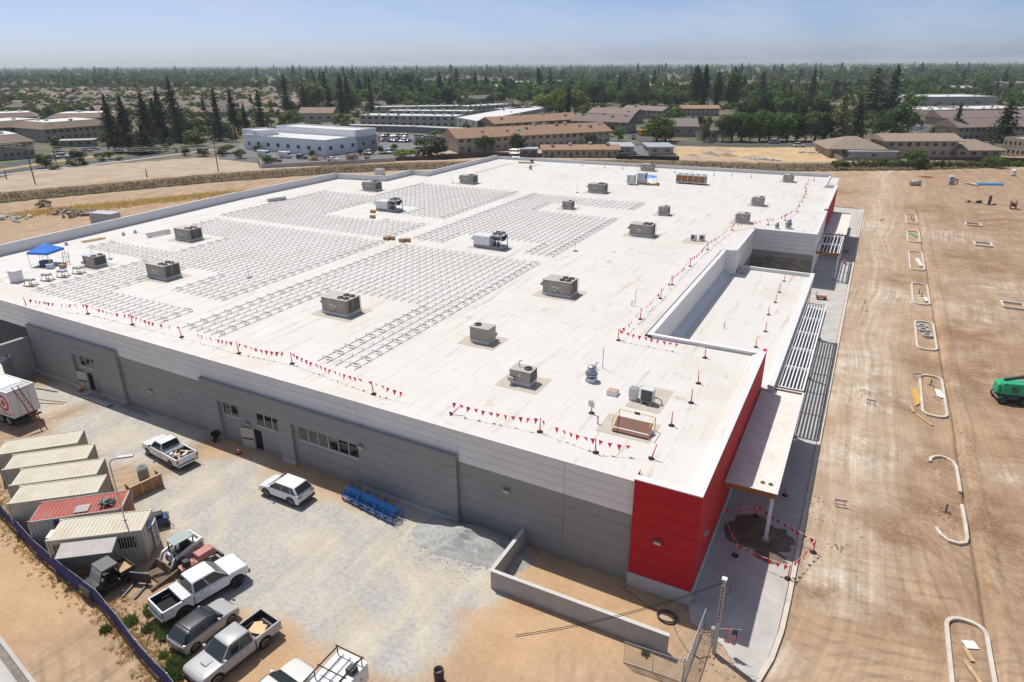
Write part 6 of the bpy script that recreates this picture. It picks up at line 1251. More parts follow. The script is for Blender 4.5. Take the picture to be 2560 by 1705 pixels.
fl = thing('national_flag', 'striped flag with starry blue corner hanging from a wooden stick on the pole', 'flag', (2.3,-3.2,1.75), rad(12))
MB().tube([(0,0,.1),(1.25,0,.35)], .02, 5).build('stick', M_wood, fl)
MSR = mat('flag_red', (.45,.03,.05), .8); MSW = mat('flag_white', (.70,.70,.72), .8); MSB = mat('flag_blue', (.02,.03,.13), .8)
def fl_pt(u, v): return (.40+u*.62, .07*sin(u*9+v*2), .22+u*.10-v*1.15*(1-.08*sin(u*6)))
for k in range(13):                                        # the cloth hangs: stripes run down
    u0, u1 = k/13, (k+1)/13
    for (v0, v1) in (((0,1),) if k < 6 else ((.42,1),)):
        mb = MB(); n = 7; vs = []
        for i in range(n+1): v = v0+(v1-v0)*i/n; vs += [fl_pt(u0, v), fl_pt(u1, v)]
        mb.add(vs, [(2*i,2*i+1,2*i+3,2*i+2) for i in range(n)]); mb.build('stripe', MSR if k % 2 == 0 else MSW, fl)
mb = MB(); vs = []; n = 6
for i in range(n+1):
    for j in range(n+1): vs.append(fl_pt(6/13+7/13*i/n, .42*j/n))
mb.add(vs, [(i*(n+1)+j,(i+1)*(n+1)+j,(i+1)*(n+1)+j+1,i*(n+1)+j+1) for i in range(n) for j in range(n)]); ca = mb.build('canton', MSB, fl)
for i in range(4):
    for j in range(3): p = Vector(fl_pt(.50+.13*i, .07+.13*j)); MB().box(-.017,.017,-.008,.008,-.017,.017).build('star', MSW, ca, loc=p+Vector((0,-.012,0)))
t = thing('cable_coil', 'coil of dark green cable lying on the dirt of the enclosure', 'cable', (-1.0,-1.9,.03))
for k in range(6): MB().tube([((.55+.04*(k%3))*cos(2*pi*i/20), (.42+.04*(k%3))*sin(2*pi*i/20), .03+.025*k) for i in range(20)], .022, 4, True).build('loop', mat('cable_green', (.04,.06,.05), .6), t)
def lay_cable(label, pts, r=.018): o = MB().tube([(x,y,ground_h(x,y)+.03) for x,y in pts], r, 4).build('cable', M_black); tag(o, label, 'cable')
lay_cable('black cable trailing from the wall corner to the green coil', [(-4.1,-.35),(-4.3,-.8),(-3.6,-.9),(-2.6,-1.4),(-1.7,-1.6)]); lay_cable('black cable trailing from the green coil to the power pole', [(-.5,-2.2),(0,-3.0),(.8,-3.9),(1.6,-4.1),(2.1,-3.6)])
t = thing('wire_stand', 'bent copper-coloured wire stand beside the power pole', 'stand', (1.5,-2.7,.02))
for k in range(2): MB().tube([(-.3,.2*k,0),(-.3,.2*k,.5),(.3,.2*k,.7),(.4,.2*k,.1)], .02, 4).build('bent_wire', mat('copper_tone', (.45,.22,.12), .5, .4), t)
t = thing('drum_barrel', 'dark open drum standing near the yard edge', 'drum', tuple(G(1098,1702))); MB().lathe([(.28,0),(.29,.3),(.3,.6),(.29,.88),(.24,.88),(.24,.5)], n=14).build('drum', mat('drum_dark', (.06,.035,.035), .6), t, True); MB().lathe([(.31,.58),(.31,.62)], n=14).build('hoop', M_dsteel, t)
# soil pit and pennants at the canopy end
M_soil = mat('dark_soil', (.17,.13,.095), .95, var=.35, scale=1.5, bump=.6, bscale=6, world_pos=True)
heap('soil', (2.6,9.0), 2.9, 2.6, .55, M_soil, 'heap of dark dug soil under the canopy end', seed=9); heap('soil', (3.9,6.9), 1.5, 1.0, .35, M_soil, 'low heap of dark soil beside the canopy column', seed=12)
PQ = [(1.73,5.86),(5.32,5.1),(6.58,8.87),(2.27,11.14)]
for i, (x, y) in enumerate(PQ): delineator(x, y, ['orange delineator post at the soil pit towards the wall','orange delineator post on the kerb at the soil pit','orange delineator post in the dirt outside the kerb at the soil pit','orange delineator post under the canopy behind the soil pit'][i], z=.12 if i != 2 else .02, grp='posts round the soil pit')
for a, b, lb in ((( .1,9.2,1.2),(1.73,5.86,1.2),'from the wall to the first post'),((1.73,5.86,1.2),(5.32,5.1,1.2),'along the pit towards the kerb'),((5.32,5.1,1.2),(6.58,8.87,1.1),'outside the kerb'),((.1,9.4,1.3),(2.27,11.14,1.2),'behind the pit under the canopy'),((2.27,11.14,1.2),(6.58,8.87,1.1),'slanting past the column')):
    pennant_line(a, b, 'red pennant string round the soil pit, '+lb, 'pennants round the soil pit', sag=.2, step=.5, keep=1)
delineator(3.9, 15.0, 'orange delineator post on the shaded walk beside the canopy', z=.1, grp='posts round the soil pit')
# windscreen fence, street and verge at the south
FP = [(-56,-14.0),(-52.5,-15.0),(-48.9,-15.55),(-45.3,-16.2),(-42.2,-16.8),(-38,-17.35),(-33.75,-17.75),(-30.6,-18.45),(-27.7,-19.2),(-24,-19.9),(-19.5,-21)]
fe = thing('windscreen_fence', 'chain fence wrapped in navy blue windscreen along the street verge', 'fence')
for (ax, ay), (bx, by) in zip(FP, FP[1:]):
    mb = MB(); n = 8; vs = []
    for i in range(n+1):
        s = i/n; x, y = ax+(bx-ax)*s, ay+(by-ay)*s; bl = .10*sin(pi*s)*(1+.6*mnoise.noise((x, y, 2)))
        for z, q in ((.08,0),(.7,1),(1.32,.15)): vs.append((x+bl*q*.2, y-bl*q, z-(.06*sin(pi*s) if z > 1 else 0)))
    mb.add(vs, [(i*3+j,(i+1)*3+j,(i+1)*3+j+1,i*3+j+1) for i in range(n) for j in range(2)]); mb.build('screen_panel', M_navy, fe, True)
    MB().tube([(ax,ay+.03,1.36),(bx,by+.03,1.36)], .025, 5).build('top_rail', M_steel, fe)
for x, y in FP: MB().tube([(x,y+.03,0),(x,y+.03,1.45)], .03, 5).build('post', M_steel, fe)
SL = [(-62,-17.35),(-38.05,-21.45),(-30.85,-22.7),(-10,-26.3)]
strip('kerb', [(x+.1,y-.55) for x, y in SL], .22, 0, M_conc, 'pale street kerb along the dirt verge', h=.13); strip('gutter', [(x,y-.86) for x, y in SL], .4, .035, mat('gutter_dirt', (.22,.19,.16), .9, var=.3), 'dark dusty gutter beside the street kerb')
strip('pavement', [(x,y-1.75) for x, y in SL], 1.35, .05, M_conc, 'pale concrete apron along the street'); strip('street', [(x,y-7) for x, y in SL], 9.1, .055, M_asph, 'grey asphalt street passing the site')
for k in range(6): 
    s = k/6; x = -46+16*s; y = -21.45-.1667*(x+38.05)-1.75
    MB().box(-.012,.012,-.67,.67,0,.004).build('expansion_joint', M_dsteel, bpy.data.objects['pavement.001'] if 'pavement.001' in bpy.data.objects else None, loc=(x,y,.051), rz=rad(-10))
# ------------------------------------------------------------------ unfinished car park on the east
def kerb_loop(label, pts, closed=True, w=.24, h=.2, grp='kerbed planting islands', soil=True):
    t = thing('planting_island', label, 'kerb island', (0,0,0), 0, grp); k = len(pts); mb = MB()
    vs = []; 
    for i, (x, y) in enumerate(pts):
        a = pts[i-1] if (closed or i > 0) else pts[i]; b = pts[(i+1) % k] if (closed or i < k-1) else pts[i]
        d = Vector((b[0]-a[0], b[1]-a[1])).normalized(); n = Vector((-d.y, d.x))*w/2; g = ground_h(x, y)
        vs += [(x+n.x,y+n.y,g-.06),(x+n.x,y+n.y,g+h),(x-n.x,y-n.y,g+h),(x-n.x,y-n.y,g-.06)]
    fs = []
    for i in range(k if closed else k-1):
        j = (i+1) % k
        for q in range(3): fs.append((4*i+q, 4*i+q+1, 4*j+q+1, 4*j+q))
    if not closed: fs += [(0,1,2,3), tuple(4*(k-1)+q for q in (3,2,1,0))]
    mb.add(vs, fs); recalc(mb.build('kerb', M_concw, t)); return t
def rrect(x0, x1, y0, y1, r, n=5):
    out = []
    for cx_, cy_, a0 in ((x1-r,y1-r,0),(x0+r,y1-r,90),(x0+r,y0+r,180),(x1-r,y0+r,270)):
        for i in range(n+1): a = rad(a0+90*i/n); out.append((cx_+r*cos(a), cy_+r*sin(a)))
    return out
ISL = [(130.7,141.3,'kerbed island closest to the canal, with pipe stubs'),(112.8,122.7,'kerbed island with a green pipe lying in it'),(91.7,104.9,'kerbed island with broken kerb and white pipes in it'),(72.5,83.3,'kerbed island with white sheets and stubs in it'),(54,64.7,'kerbed island holding three concrete rings'),(35.5,45.8,'kerbed island beside the yellow lumber')]
for y0, y1, lb in ISL: kerb_loop(lb, rrect(14.22,16.32,y0,y1,.85))
kerb_loop('hooked open kerb of an unfinished island, its straight leg beside the trench', [(14.45,25.9),(14.5,26.5),(14.8,27.0),(15.3,27.3),(15.8,27.15),(16.2,26.7),(16.38,26.0),(16.4,24),(16.42,21.9)], False)
kerb_loop('J-shaped open kerb of an unfinished island', [(16.36,20.0),(16.38,17.5),(16.38,15.6),(16.25,14.9),(15.8,14.55),(15.2,14.6),(14.7,15.1),(14.42,15.9)], False)
kerb_loop('kerbed island with planks lying in it', rrect(14.5,16.65,-4.5,6.3,.95))
for y0, y1 in ((134,136.8),(115,118),(76.2,78.9)): kerb_loop('small square kerbed pit out in the open lot', rrect(25.4,28.1,y0,y1,.15,1), grp='small kerbed pits', h=.3, w=.3)
def ring(x, y, i):
    o = MB().lathe([(.62,0),(.62,.32),(.40,.32),(.40,.04)], n=20).build('concrete_ring', M_conc, None, loc=(x, y, ground_h(x,y)+.01)); tag(o, 'round concrete manhole ring lying in the kerbed island', 'concrete ring', 'manhole rings in the island')
for i, (x, y) in enumerate(((15.0,62.6),(15.1,61.0),(15.45,59.0))): ring(x, y, i)
def long_pipe(name, label, cat, a, b, r, m, grp=None, n=8):
    o = MB().tube([(a[0],a[1],ground_h(*a[:2])+r+.02),(b[0],b[1],ground_h(*b[:2])+r+.02)], r, n).build(name, m); tag(o, label, cat, grp)
M_gpipe = mat('pipe_green', (.05,.42,.20), .45); M_bpipe = mat('pipe_blue', (.03,.30,.62), .45)
long_pipe('plastic_pipe', 'green plastic pipe lying in the kerbed island', 'pipe', (14.7,120.5), (15.9,117.5), .13, M_gpipe)
for k in range(2): long_pipe('plastic_pipe', 'white plastic pipe lying in the broken-kerbed island', 'pipe', (15.2+.35*k,99.5), (15.8+.3*k,94.5), .12, M_white, 'white pipes in the island')
def stub(x, y, h, m, lb): t = thing('pipe_stub', lb, 'pipe', (x,y,ground_h(x,y)), 0, 'pipe stubs in the islands'); MB().cyl((0,0,0), .06, h, 8).build('riser', m, t); MB().cyl((0,0,h), .08, .06, 8).build('cap', m, t); MB().bar((-.35,0,.12),(.35,.1,.12),.06).build('stub_arm', M_steel, t)
for x, y in ((15.3,136),(15.6,134),(15.1,78),(15.4,76.5),(15.2,43.2),(15.2,18.4)): stub(x, y, .7, M_dsteel, 'upright conduit stub sticking out of an island bed')
for x, y, a in ((15.9,75,.1),(16.0,41,.15),(15.8,46.2-5,.1)): o = MB().box(-.22,.22,-.9,.9,0,.04).build('pale_board', M_lbl, None, loc=(x,y,ground_h(x,y)+.17), rz=a); tag(o, 'pale board lying along the inside of an island kerb', 'board', 'pale boards in the islands')
t = thing('lumber_pile', 'yellow lumber boards stacked beside the kerbed island', 'lumber', (13.75,39.3,.04), rad(4))
for k in range(4): MB().box(-.3+.17*k,-.17+.17*k,-2.2+.3*k,2.2,.0+.05*(k%2),.09+.05*(k%2)).build('board', mat('yellow_lumber', (.62,.38,.12), .8, var=.15), t)
for x, y, a, L in ((14.3,34.3,35,2.4),(13.3,36.2,12,1.3),(15.6,2.0,25,1.6),(15.5,3.4,20,1.1)): o = MB().box(-.11,.11,-L/2,L/2,0,.12).build('timber_beam', M_wood, None, loc=(x,y,ground_h(x,y)+.02), rz=rad(a)); tag(o, 'loose timber beam beside or in a kerbed island', 'beam', 'loose timber beams')
o = MB().box(-.35,.35,-.3,.3,0,.05).build('scrap_plate', M_lbl, None, loc=(15.7,4.3,ground_h(15.7,4.3)+.03), rz=.4); tag(o, 'pale scrap plate on the planks in the kerbed island', 'plate')
def barricade(x, y, rz, label, fallen=False):
    t = thing('barricade', label, 'barricade', (x,y,ground_h(x,y)), rz, 'striped barricades'); t.scale = (.75,)*3
    for s in (-.45,.45): MB().bar((s,-.25,0),(s,0,.95),.05).build('leg', M_lbl, t); MB().bar((s,.25,0),(s,0,.95),.05).build('leg', M_orange, t)
    b = MB().box(-.6,.6,-.06,-.03,.62,.9).build('board', M_white, t)
    for k in range(4): MB().add([(-.55+k*.3,-.065,.62),(-.40+k*.3,-.065,.62),(-.28+k*.3,-.065,.9),(-.43+k*.3,-.065,.9)],[(0,1,2,3)]).build('stripe', M_orange, b)
    MB().box(-.6,.6,-.1,-.07,.22,.4).build('board', M_lbl, t)
barricade(7.9,15.6,.15,'orange and white striped barricade beside the small dirt mound near the pit'); barricade(9.6,35.4,-.2,'orange and white striped barricade in a dug patch of the drive'); barricade(13.9,44.6,.3,'orange and white striped barricade at the corner of a kerbed island')
t = thing('survey_tripod', 'wooden survey tripod with orange head standing on the drive', 'tripod', (8.0,66.2,ground_h(8,66.2)))
for k in range(3): a = 2*pi*k/3; MB().bar((.5*cos(a),.5*sin(a),0),(0,0,1.2),.05).build('leg', M_wood, t)
MB().cyl((0,0,1.15), .09, .35, 8).build('head', M_orange, t)
t = thing('pipe_riser_stack', 'broken pipe risers in a dug patch past the pergola', 'pipe', (9.55,128.6,ground_h(9.55,128.6)))
for k in range(3): MB().cyl((.3*k-.3,.15*k,0), .09, .5+.1*k, 8).build('riser', M_steel if k else M_orange, t)
# articulated boom lift
MLG = mat('lift_green', (.03,.40,.19), .45, var=.1)
t = thing('boom_lift', 'bright green boom lift with its arm raised out over the lot', 'boom lift', (22.1,42.9,ground_h(22.1,42.9)), rad(14))
bevel(MB().box(-1.15,1.15,-.75,.75,.42,.85).build('chassis', M_dsteel, t), .06, 2); bevel(MB().box(-1.35,-.95,-.7,.7,.4,.7).build('front_deck', M_steel, t), .05, 2)
for x in (-.95,.95):
    for s in (-.9,.9): wheel(t, x, s, .42, .32, MLG)
bevel(MB().box(-1.2,1.0,-.85,-.12,.95,2.25).build('engine_hood', MLG, t), .14, 3); bevel(MB().box(-1.1,1.05,.12,.85,.95,2.1).build('tank_hood', MLG, t), .14, 3); bevel(MB().box(-1.5,-.9,-.6,.6,.95,2.0).build('counterweight', MLG, t), .12, 3); MB().cyl((0,0,.82), .5, .2, 16).build('turntable', M_dsteel, t)
for k in range(4): MB().box(-.3+k*.16,-.22+k*.16,-.865,-.845,1.3,1.9).build('hood_vent', M_black, t)
MB().bar((-.9,0,2.3),(2.6,0,3.35),.26,.3).build('boom_base', M_dsteel, t); MB().bar((2.0,0,3.17),(6.8,0,4.6),.18,.22).build('boom_fly', M_dsteel, t); MB().bar((.2,0,1.6),(1.6,0,2.45),.1).build('lift_cylinder', M_chrome, t)
MB().box(6.6,7.5,-.9,.9,4.3,4.38).build('basket_floor', M_dsteel, t)
for z in (4.85,5.4): MB().tube([(6.6,-.9,z),(7.5,-.9,z),(7.5,.9,z),(6.6,.9,z)], .03, 5, True).build('basket_rail', MLG, t)
for x in (6.6,7.5):
    for y in (-.9,.9): MB().tube([(x,y,4.38),(x,y,5.4)], .03, 5).build('basket_post', MLG, t)
# far end of the lot
p = G(*z3(1850,988)); t = thing('portable_toilet', 'grey portable toilet standing at the far end of the dirt lot', 'toilet', p, .3)
bevel(MB().box(-.6,.6,-.6,.6,.08,2.15).build('cabin', mat('toilet_grey', (.42,.43,.46), .6), t), .05, 2); bevel(MB().box(-.64,.64,-.64,.64,2.15,2.32).build('roof', M_lbl, t), .08, 2); MB().box(-.45,.45,-.62,-.6,.15,2.05).build('door', mat('toilet_door', (.33,.35,.38), .6), t)
p = G(*z3(1888,985)); t = thing('valve_riser', 'green valve riser pipes beside the portable toilet', 'pipe', p); 
for s in (-.3,.3): MB().cyl((s,0,0), .14, 1.4, 8).build('riser', mat('valve_green', (.06,.11,.08), .5), t)
MB().tube([(-.3,0,1.2),(.3,0,1.2)], .16, 8).build('crossover', mat('valve_green', (.06,.11,.08), .5), t)
for k in range(5): a, b = G(*z3(2020,985+k*2)), G(*z3(2212,987+k*2)); long_pipe('water_pipe', 'long bright blue pipe in the bundle beside the grey pipe ends', 'pipe', (a.x,a.y), (b.x,b.y), .16, M_bpipe, 'blue pipes on the lot')
a, b = G(*z3(1955,984)), G(*z3(2015,994)); 
for k in range(3): long_pipe('concrete_culvert', 'short grey concrete culvert pipe at the end of the blue pipes', 'pipe', (a.x+k*.9,a.y-k*.3), (b.x+k*.3,b.y-.6*k), .28, M_conc, 'culverts by the blue pipes')
p = G(*z3(1608,995)); o = MB().lathe([(.75,-1.3),(.75,1.3),(.6,1.3),(.6,-1.3),(.75,-1.3)], n=16, axis='x').build('culvert_pipe', M_conc, None, True, loc=(p.x,p.y,.75), rz=.25); tag(o, 'large grey concrete culvert pipe lying alone on the dirt', 'pipe')
p = G(*z3(1683,940)); o = MB().tube([(p.x+1.8*cos(2*pi*i/18),p.y+1.0*sin(2*pi*i/18),.15) for i in range(18)], .12, 5, True).build('hose_ring', mat('hose_orange', (.55,.13,.05), .6)); tag(o, 'ring of orange hose on the far dirt', 'hose')
p = G(*Zm(1700,380,2.738)(2275,388)); t = thing('cable_drum', 'brown timber cable drum on the far dirt', 'cable drum', p); MB().lathe([(1.0,-.6),(1.0,-.5),(.5,-.5),(.5,.5),(1.0,.5),(1.0,.6)], (0,0,1.0), 18, 'x').build('drum', mat('weathered_wood', (.20,.13,.08), .85, var=.3), t)
for k in range(6): a = 2*pi*k/6; MB().bar((.62,0,1.0),(.62,.9*cos(a),1.0+.9*sin(a)),.08).build('flange_board', M_ply, t)
s_ = Zm(1700,380,2.738)
for x, y, h in ((1975,345,.5),(2035,350,.6),(2052,350,.7),(2113,362,2.2),(2150,362,.3)):
    p = G(*s_(x,y)); t = thing('formwork_post', 'dark steel formwork lying or standing on the far dirt', 'formwork', p, frand(0,1), 'formwork on the far dirt'); MB().box(-.25,.25,-.25,.25,0,h).build('frame', M_dsteel, t); MB().box(-.9,.9,-.12,.12,0,.12).build('foot', M_dsteel, t)
p = G(*z3(2280,930)); t = thing('water_tank', 'small pale water tank far out on the dirt lot', 'tank', p); MB().lathe([(.6,.2),(.65,.3),(.65,1.7),(.3,1.95),(0,2.0)], n=12).build('tank', M_lbl, t); MB().box(-.6,.6,-.6,.6,0,.2).build('base', M_dsteel, t)
# materials heap behind the walk at the north end, barrels and striped drum under the pergola
t = thing('pipe_offcuts', 'pile of tan pipe offcuts on the walk past the far canopy', 'pipes', (3.9,98.6,.12), .4)
for k in range(10): MB().tube([(frand(-1.2,0),frand(-.8,.8),.1+.06*k),(frand(.2,1.2),frand(-.8,.8),.1+.05*k)], .06, 5).build('offcut', M_wood if k % 3 else M_steel, t)
t = thing('striped_barrel', 'red and white striped channel drum beside the far pergola', 'barrel', (4.2,90.5,.1))
for k in range(6): MB().lathe([(.28-.01*k,.17*k),(.27-.01*k,.17*k+.17)], n=14).build('band', M_red if k % 2 else M_white, t)
t = thing('parked_cart', 'dark red material cart on the shaded walk beside the low roof', 'cart', (2.3,68.5,.1), .2); MB().box(-.7,.7,-.4,.4,.3,.45).build('deck', M_rust, t); MB().tube([(-.7,-.35,.4),(-.75,-.35,1.0),(-.75,.35,1.0),(-.7,.35,.4)], .03, 5).build('handle', M_rust, t)
for x in (-.5,.5):
    for y in (-.35,.35): MB().cyl((x,y-.04,.14), .14, .08, 10, 'y').build('wheel', M_rubber, t)
# loose clods and rubble on the bare ground
cl = MB(); random.seed(21)
def clod(mb, x, y, s):
    z = ground_h(x, y); a = frand(0,6); vs = [(x+s*cos(a+k*2.1)*frand(.6,1), y+s*sin(a+k*2.1)*frand(.6,1), z-.01) for k in range(3)]+[(x+frand(-.2,.2)*s, y+frand(-.2,.2)*s, z+s*frand(.5,.9))]
    mb.add(vs, [(0,1,3),(1,2,3),(2,0,3)])
for _ in range(900):
    x = frand(6,34); y = frand(-6,60) if random.random() < .6 else frand(60,150)
    clod(cl, x, y, frand(.03,.12))
for cx_, cy_, r, n in ((15.3,24.5,1.4,90),(15.3,17.5,1.3,110),(8.9,37.6,1.0,40),(6.6,14.3,1.0,40),(15.3,40,1.0,50),(15.3,0,1.2,40),(8.4,10,1.1,50),(17.6,30,1.0,60),(17.5,18,.8,60),(2.3,-4.4,1.1,50)):
    for _ in range(n): clod(cl, random.gauss(cx_,r*.6), random.gauss(cy_,r), frand(.04,.16))
cl.build('clods', mat('clod_earth', (.46,.32,.21), .95, var=.3, scale=2), None, label='loose clods and stones scattered over the bare lot', kind='stuff')
sm = MB()
for _ in range(1600):
    x, y = frand(-58,2), frand(-18,-1)
    clod(sm, x, y, frand(.02,.07))
for _ in range(900): clod(sm, random.gauss(-15.9,2.4), random.gauss(-2.6,1.2), frand(.03,.1))
sm.build('gravel', mat('stone_grey', (.33,.32,.30), .95, var=.3, scale=3), None, label='loose stones scattered over the gravel yard', kind='stuff')
# dry verge: straw tufts and green weeds
M_straw = leaf_mat('dry_grass', (.46,.34,.17), (.62,.47,.26), tl=.6); M_weed = leaf_mat('green_weed', (.10,.15,.04), (.20,.26,.085), tl=.5)
def tuft(mb, x, y, h, n=7, sp=.6):
    z = ground_h(x, y) if -340 < x < 125 else 0
    for k in range(n):
        a = frand(0,2*pi); l = h*frand(.5,1.1); dx, dy = cos(a)*l*sp*frand(.3,1), sin(a)*l*sp*frand(.3,1); w = .03+h*.05; px, py = x+frand(-.1,.1)*h*2, y+frand(-.1,.1)*h*2
        mb.add([(px-sin(a)*w,py+cos(a)*w,z-.02),(px+sin(a)*w,py-cos(a)*w,z-.02),(px+dx,py+dy,z+l)], [(0,1,2)])
g1 = MB()
for _ in range(2600):
    s = random.random(); i = min(len(FP)-2, int(s*(len(FP)-1))); f_ = random.random(); x = FP[i][0]+(FP[i+1][0]-FP[i][0])*f_; y = FP[i][1]+(FP[i+1][1]-FP[i][1])*f_
    off = random.gauss(.3, .55)
    if off > .4 and (x < -30 or x > -23) and random.random() < .5: off *= .4
    tuft(g1, x+frand(-.3,.3), y+off, frand(.08,.22), 6, 1.8)
g1.build('grass', M_straw, None, label='dry straw grass along both sides of the windscreen fence', kind='stuff')
ys = Zm(0,1250,3.364)
for px, py, r in ((1280,930,.5),(1090,1030,.42),(1420,1110,.75),(1250,1085,.35),(1490,1345,.5),(1480,1440,.75),(1560,1290,.35),(890,1095,.25),(1380,1310,.2)):
    p = G(*ys(px,py)); wd = MB(); 
    for _ in range(int(150*r)+25): a = frand(0,6.3); q = r*sqrt(random.random()); tuft(wd, p.x+q*cos(a), p.y+q*sin(a), frand(.18,.42)*(.6+r), 6, 1.1)
    o = wd.build('weed', M_weed); tag(o, 'green weed clump growing in the dry grass behind the windscreen fence', 'weed', 'weeds behind the fence')
wd = MB(); p = G(*Zm(1200,1180,2.738)(1130,1250)); 
for _ in range(40): tuft(wd, p.x+frand(-.2,.2), p.y+frand(-.2,.2), frand(.15,.3), 5)
tag(wd.build('weed', M_weed), 'lone weed beside the open chain-link gate leaf', 'weed')
g2 = MB()                                                   # golden grass strip between store and canal
for _ in range(5200):
    s = random.random(); x0_, y0_ = G(*Zm(0,480,3.364)(100+s*1900,200-s*195)).xy
    tuft(g2, x0_+random.gauss(0,2.2), y0_+random.gauss(0,2.4), frand(.25,.7), 5)
g2.build('grass', leaf_mat('gold_grass', (.50,.35,.13), (.66,.48,.20), tl=.55), None, label='golden dry grass strip between the store and the canal track', kind='stuff')
g3 = MB()
for _ in range(6000):                                       # brown reeds on the canal's far bank
    i = random.randrange(1, len(CANAL)-2); f_ = random.random(); ax, ay = CANAL[i]; bx, by = CANAL[i+1]; d = Vector((bx-ax,by-ay)).normalized(); off = random.gauss(5.4,1.0) if random.random() < .8 else random.gauss(-4.5,.8)
    tuft(g3, ax+(bx-ax)*f_-d.y*off, ay+(by-ay)*f_+d.x*off, frand(.2,.6), 4)
g3.build('reeds', leaf_mat('brown_reeds', (.13,.09,.05), (.26,.19,.11)), None, label='brown dry reeds on the canal banks', kind='stuff')
random.seed(5)
z1 = Zm(0, 100, 2.738); z2 = Zm(850, 100, 2.738); z3 = Zm(1700, 100, 2.738)
# ------------------------------------------------------------------ trees
LM = {'green': leaf_mat('leaf_green', (.06,.11,.022), (.15,.225,.045)), 'dark': leaf_mat('leaf_dark', (.036,.062,.02), (.09,.125,.038)), 'lime': leaf_mat('leaf_lime', (.14,.19,.02), (.27,.32,.045)), 'olive': leaf_mat('leaf_olive', (.095,.115,.04), (.19,.205,.08)),
      'conifer': leaf_mat('needle_dark', (.028,.043,.022), (.072,.088,.038), .14), 'brown': leaf_mat('needle_brown', (.05,.05,.028), (.11,.098,.052), .14), 'pink': leaf_mat('blossom_pink', (.22,.13,.11), (.38,.24,.20))}
def crown_mesh(name, kind, seed, m, n=1300):
    """leaf-sized cards through the crown's volume; unit height, trunk base at z = 0"""
    rng = random.Random(seed); vs = []; fs = []
    def card(p, nrm, s):
        nrm = Vector(nrm); nrm += Vector((rng.gauss(0,.45),rng.gauss(0,.45),rng.gauss(0,.45))); nrm.normalize()
        u = nrm.cross(Vector((rng.random()-.5,rng.random()-.5,rng.random()-.5))).normalized(); v = nrm.cross(u); o = len(vs); k = s*rng.uniform(.6,1.25)
        vs.extend([p+u*k, p+v*k*.8, p-u*k*.9, p-v*k*.7]); fs.append((o,o+1,o+2,o+3))
    if kind in ('round','tall','shrub','wide'):
        R = {'round':(.43,.43,.46,.50),'tall':(.28,.28,.50,.47),'shrub':(.62,.62,.50,.44),'wide':(.58,.58,.40,.58)}[kind]
        lobes = []
        for _ in range(13 if kind != 'tall' else 16):
            while True:
                q = Vector((rng.uniform(-1,1),rng.uniform(-1,1),rng.uniform(-1,1)))
                if .25 < q.length < 1: break
            lobes.append((Vector((q.x*R[0]*.72,q.y*R[1]*.72,R[3]+q.z*R[2]*.70)), rng.uniform(.13,.21)*(1.15 if kind in ('shrub','wide') else 1)))
        for i in range(n):
            c, r = lobes[rng.randrange(len(lobes))]; d = Vector((rng.gauss(0,1),rng.gauss(0,1),rng.gauss(0,1)+.25)).normalized(); rr = r*(rng.random()**.35)
            p = c+d*rr
            if p.z < .02: p.z = .02+rng.random()*.05
            card(p, d, .031 if kind != 'shrub' else .048)
    elif kind in ('spruce','ragged','cypress','poplar'):
        par = {'spruce':(.20,.06,46,.95),'ragged':(.19,.14,34,.7),'cypress':(.085,.03,40,.6),'poplar':(.13,.10,40,.75)}[kind]
        for j in range(par[2]):
            f_ = j/(par[2]-1); z = par[1]+(1-par[1])*f_
            if kind in ('cypress','poplar'): rad_ = par[0]*(sin(pi*min(1,(f_*.92+.10)))**.6)*rng.uniform(.75,1.15)
            else: rad_ = par[0]*((1-f_)**par[3])*(rng.uniform(.72,1.2) if kind == 'spruce' else rng.uniform(.5,1.3))+.006
            if kind != 'spruce' and rng.random() < .12: rad_ *= .5
            k = max(4, int(n/par[2]*(rad_/(par[0]*.62))))
            for _ in range(k):
                a = rng.uniform(0,2*pi); q = rad_*(rng.random()**.55); lob = 1+.25*sin(a*5+j*1.7)
                p = Vector((q*cos(a)*lob, q*sin(a)*lob, z-(q*.45 if kind in ('spruce','ragged') else -.1*q)+rng.uniform(-.012,.012)))
                card(p, (cos(a),sin(a),.6), .019 if kind == 'spruce' else .022)
    me = bpy.data.meshes.new(name); me.from_pydata([tuple(v) for v in vs], [], fs); me.materials.append(m); return me
def trunk_mesh(kind, seed):
    rng = random.Random(seed); mb = MB()
    if kind in ('spruce','ragged','cypress','poplar'): mb.tube([(0,0,-.01),(rng.uniform(-.006,.006),0,.3),(0,0,.95)], [.02,.014,.003], 6)
    else:
        fork = {'round':.24,'tall':.2,'shrub':.06,'wide':.3}[kind]; mb.tube([(0,0,-.01),(.01,0,fork*.6),(0,.01,fork)], [.03,.024,.02], 6)
        for k in range(5):
            a = 2*pi*k/5+rng.random(); e = Vector((cos(a)*.2, sin(a)*.2, fork+rng.uniform(.22,.4))); mb.tube([(0,.01,fork-.02), (e.x*.5,e.y*.5,fork+.12), tuple(e)], [.017,.012,.005], 5)
    return mb.mesh('trunk', M_trunk)
PROTO = {}
def proto(kind, tone, var):
    key = (kind, tone, var)
    if key not in PROTO: PROTO[key] = (trunk_mesh(kind, var*7+1), crown_mesh('crown', kind, hash(kind) % 97+var*13 if False else sum(map(ord, kind))+var*13, LM[tone], {'round':2200,'tall':2200,'shrub':800,'wide':2200,'spruce':2000,'ragged':1700,'cypress':1200,'poplar':1900}[kind]))
    return PROTO[key]
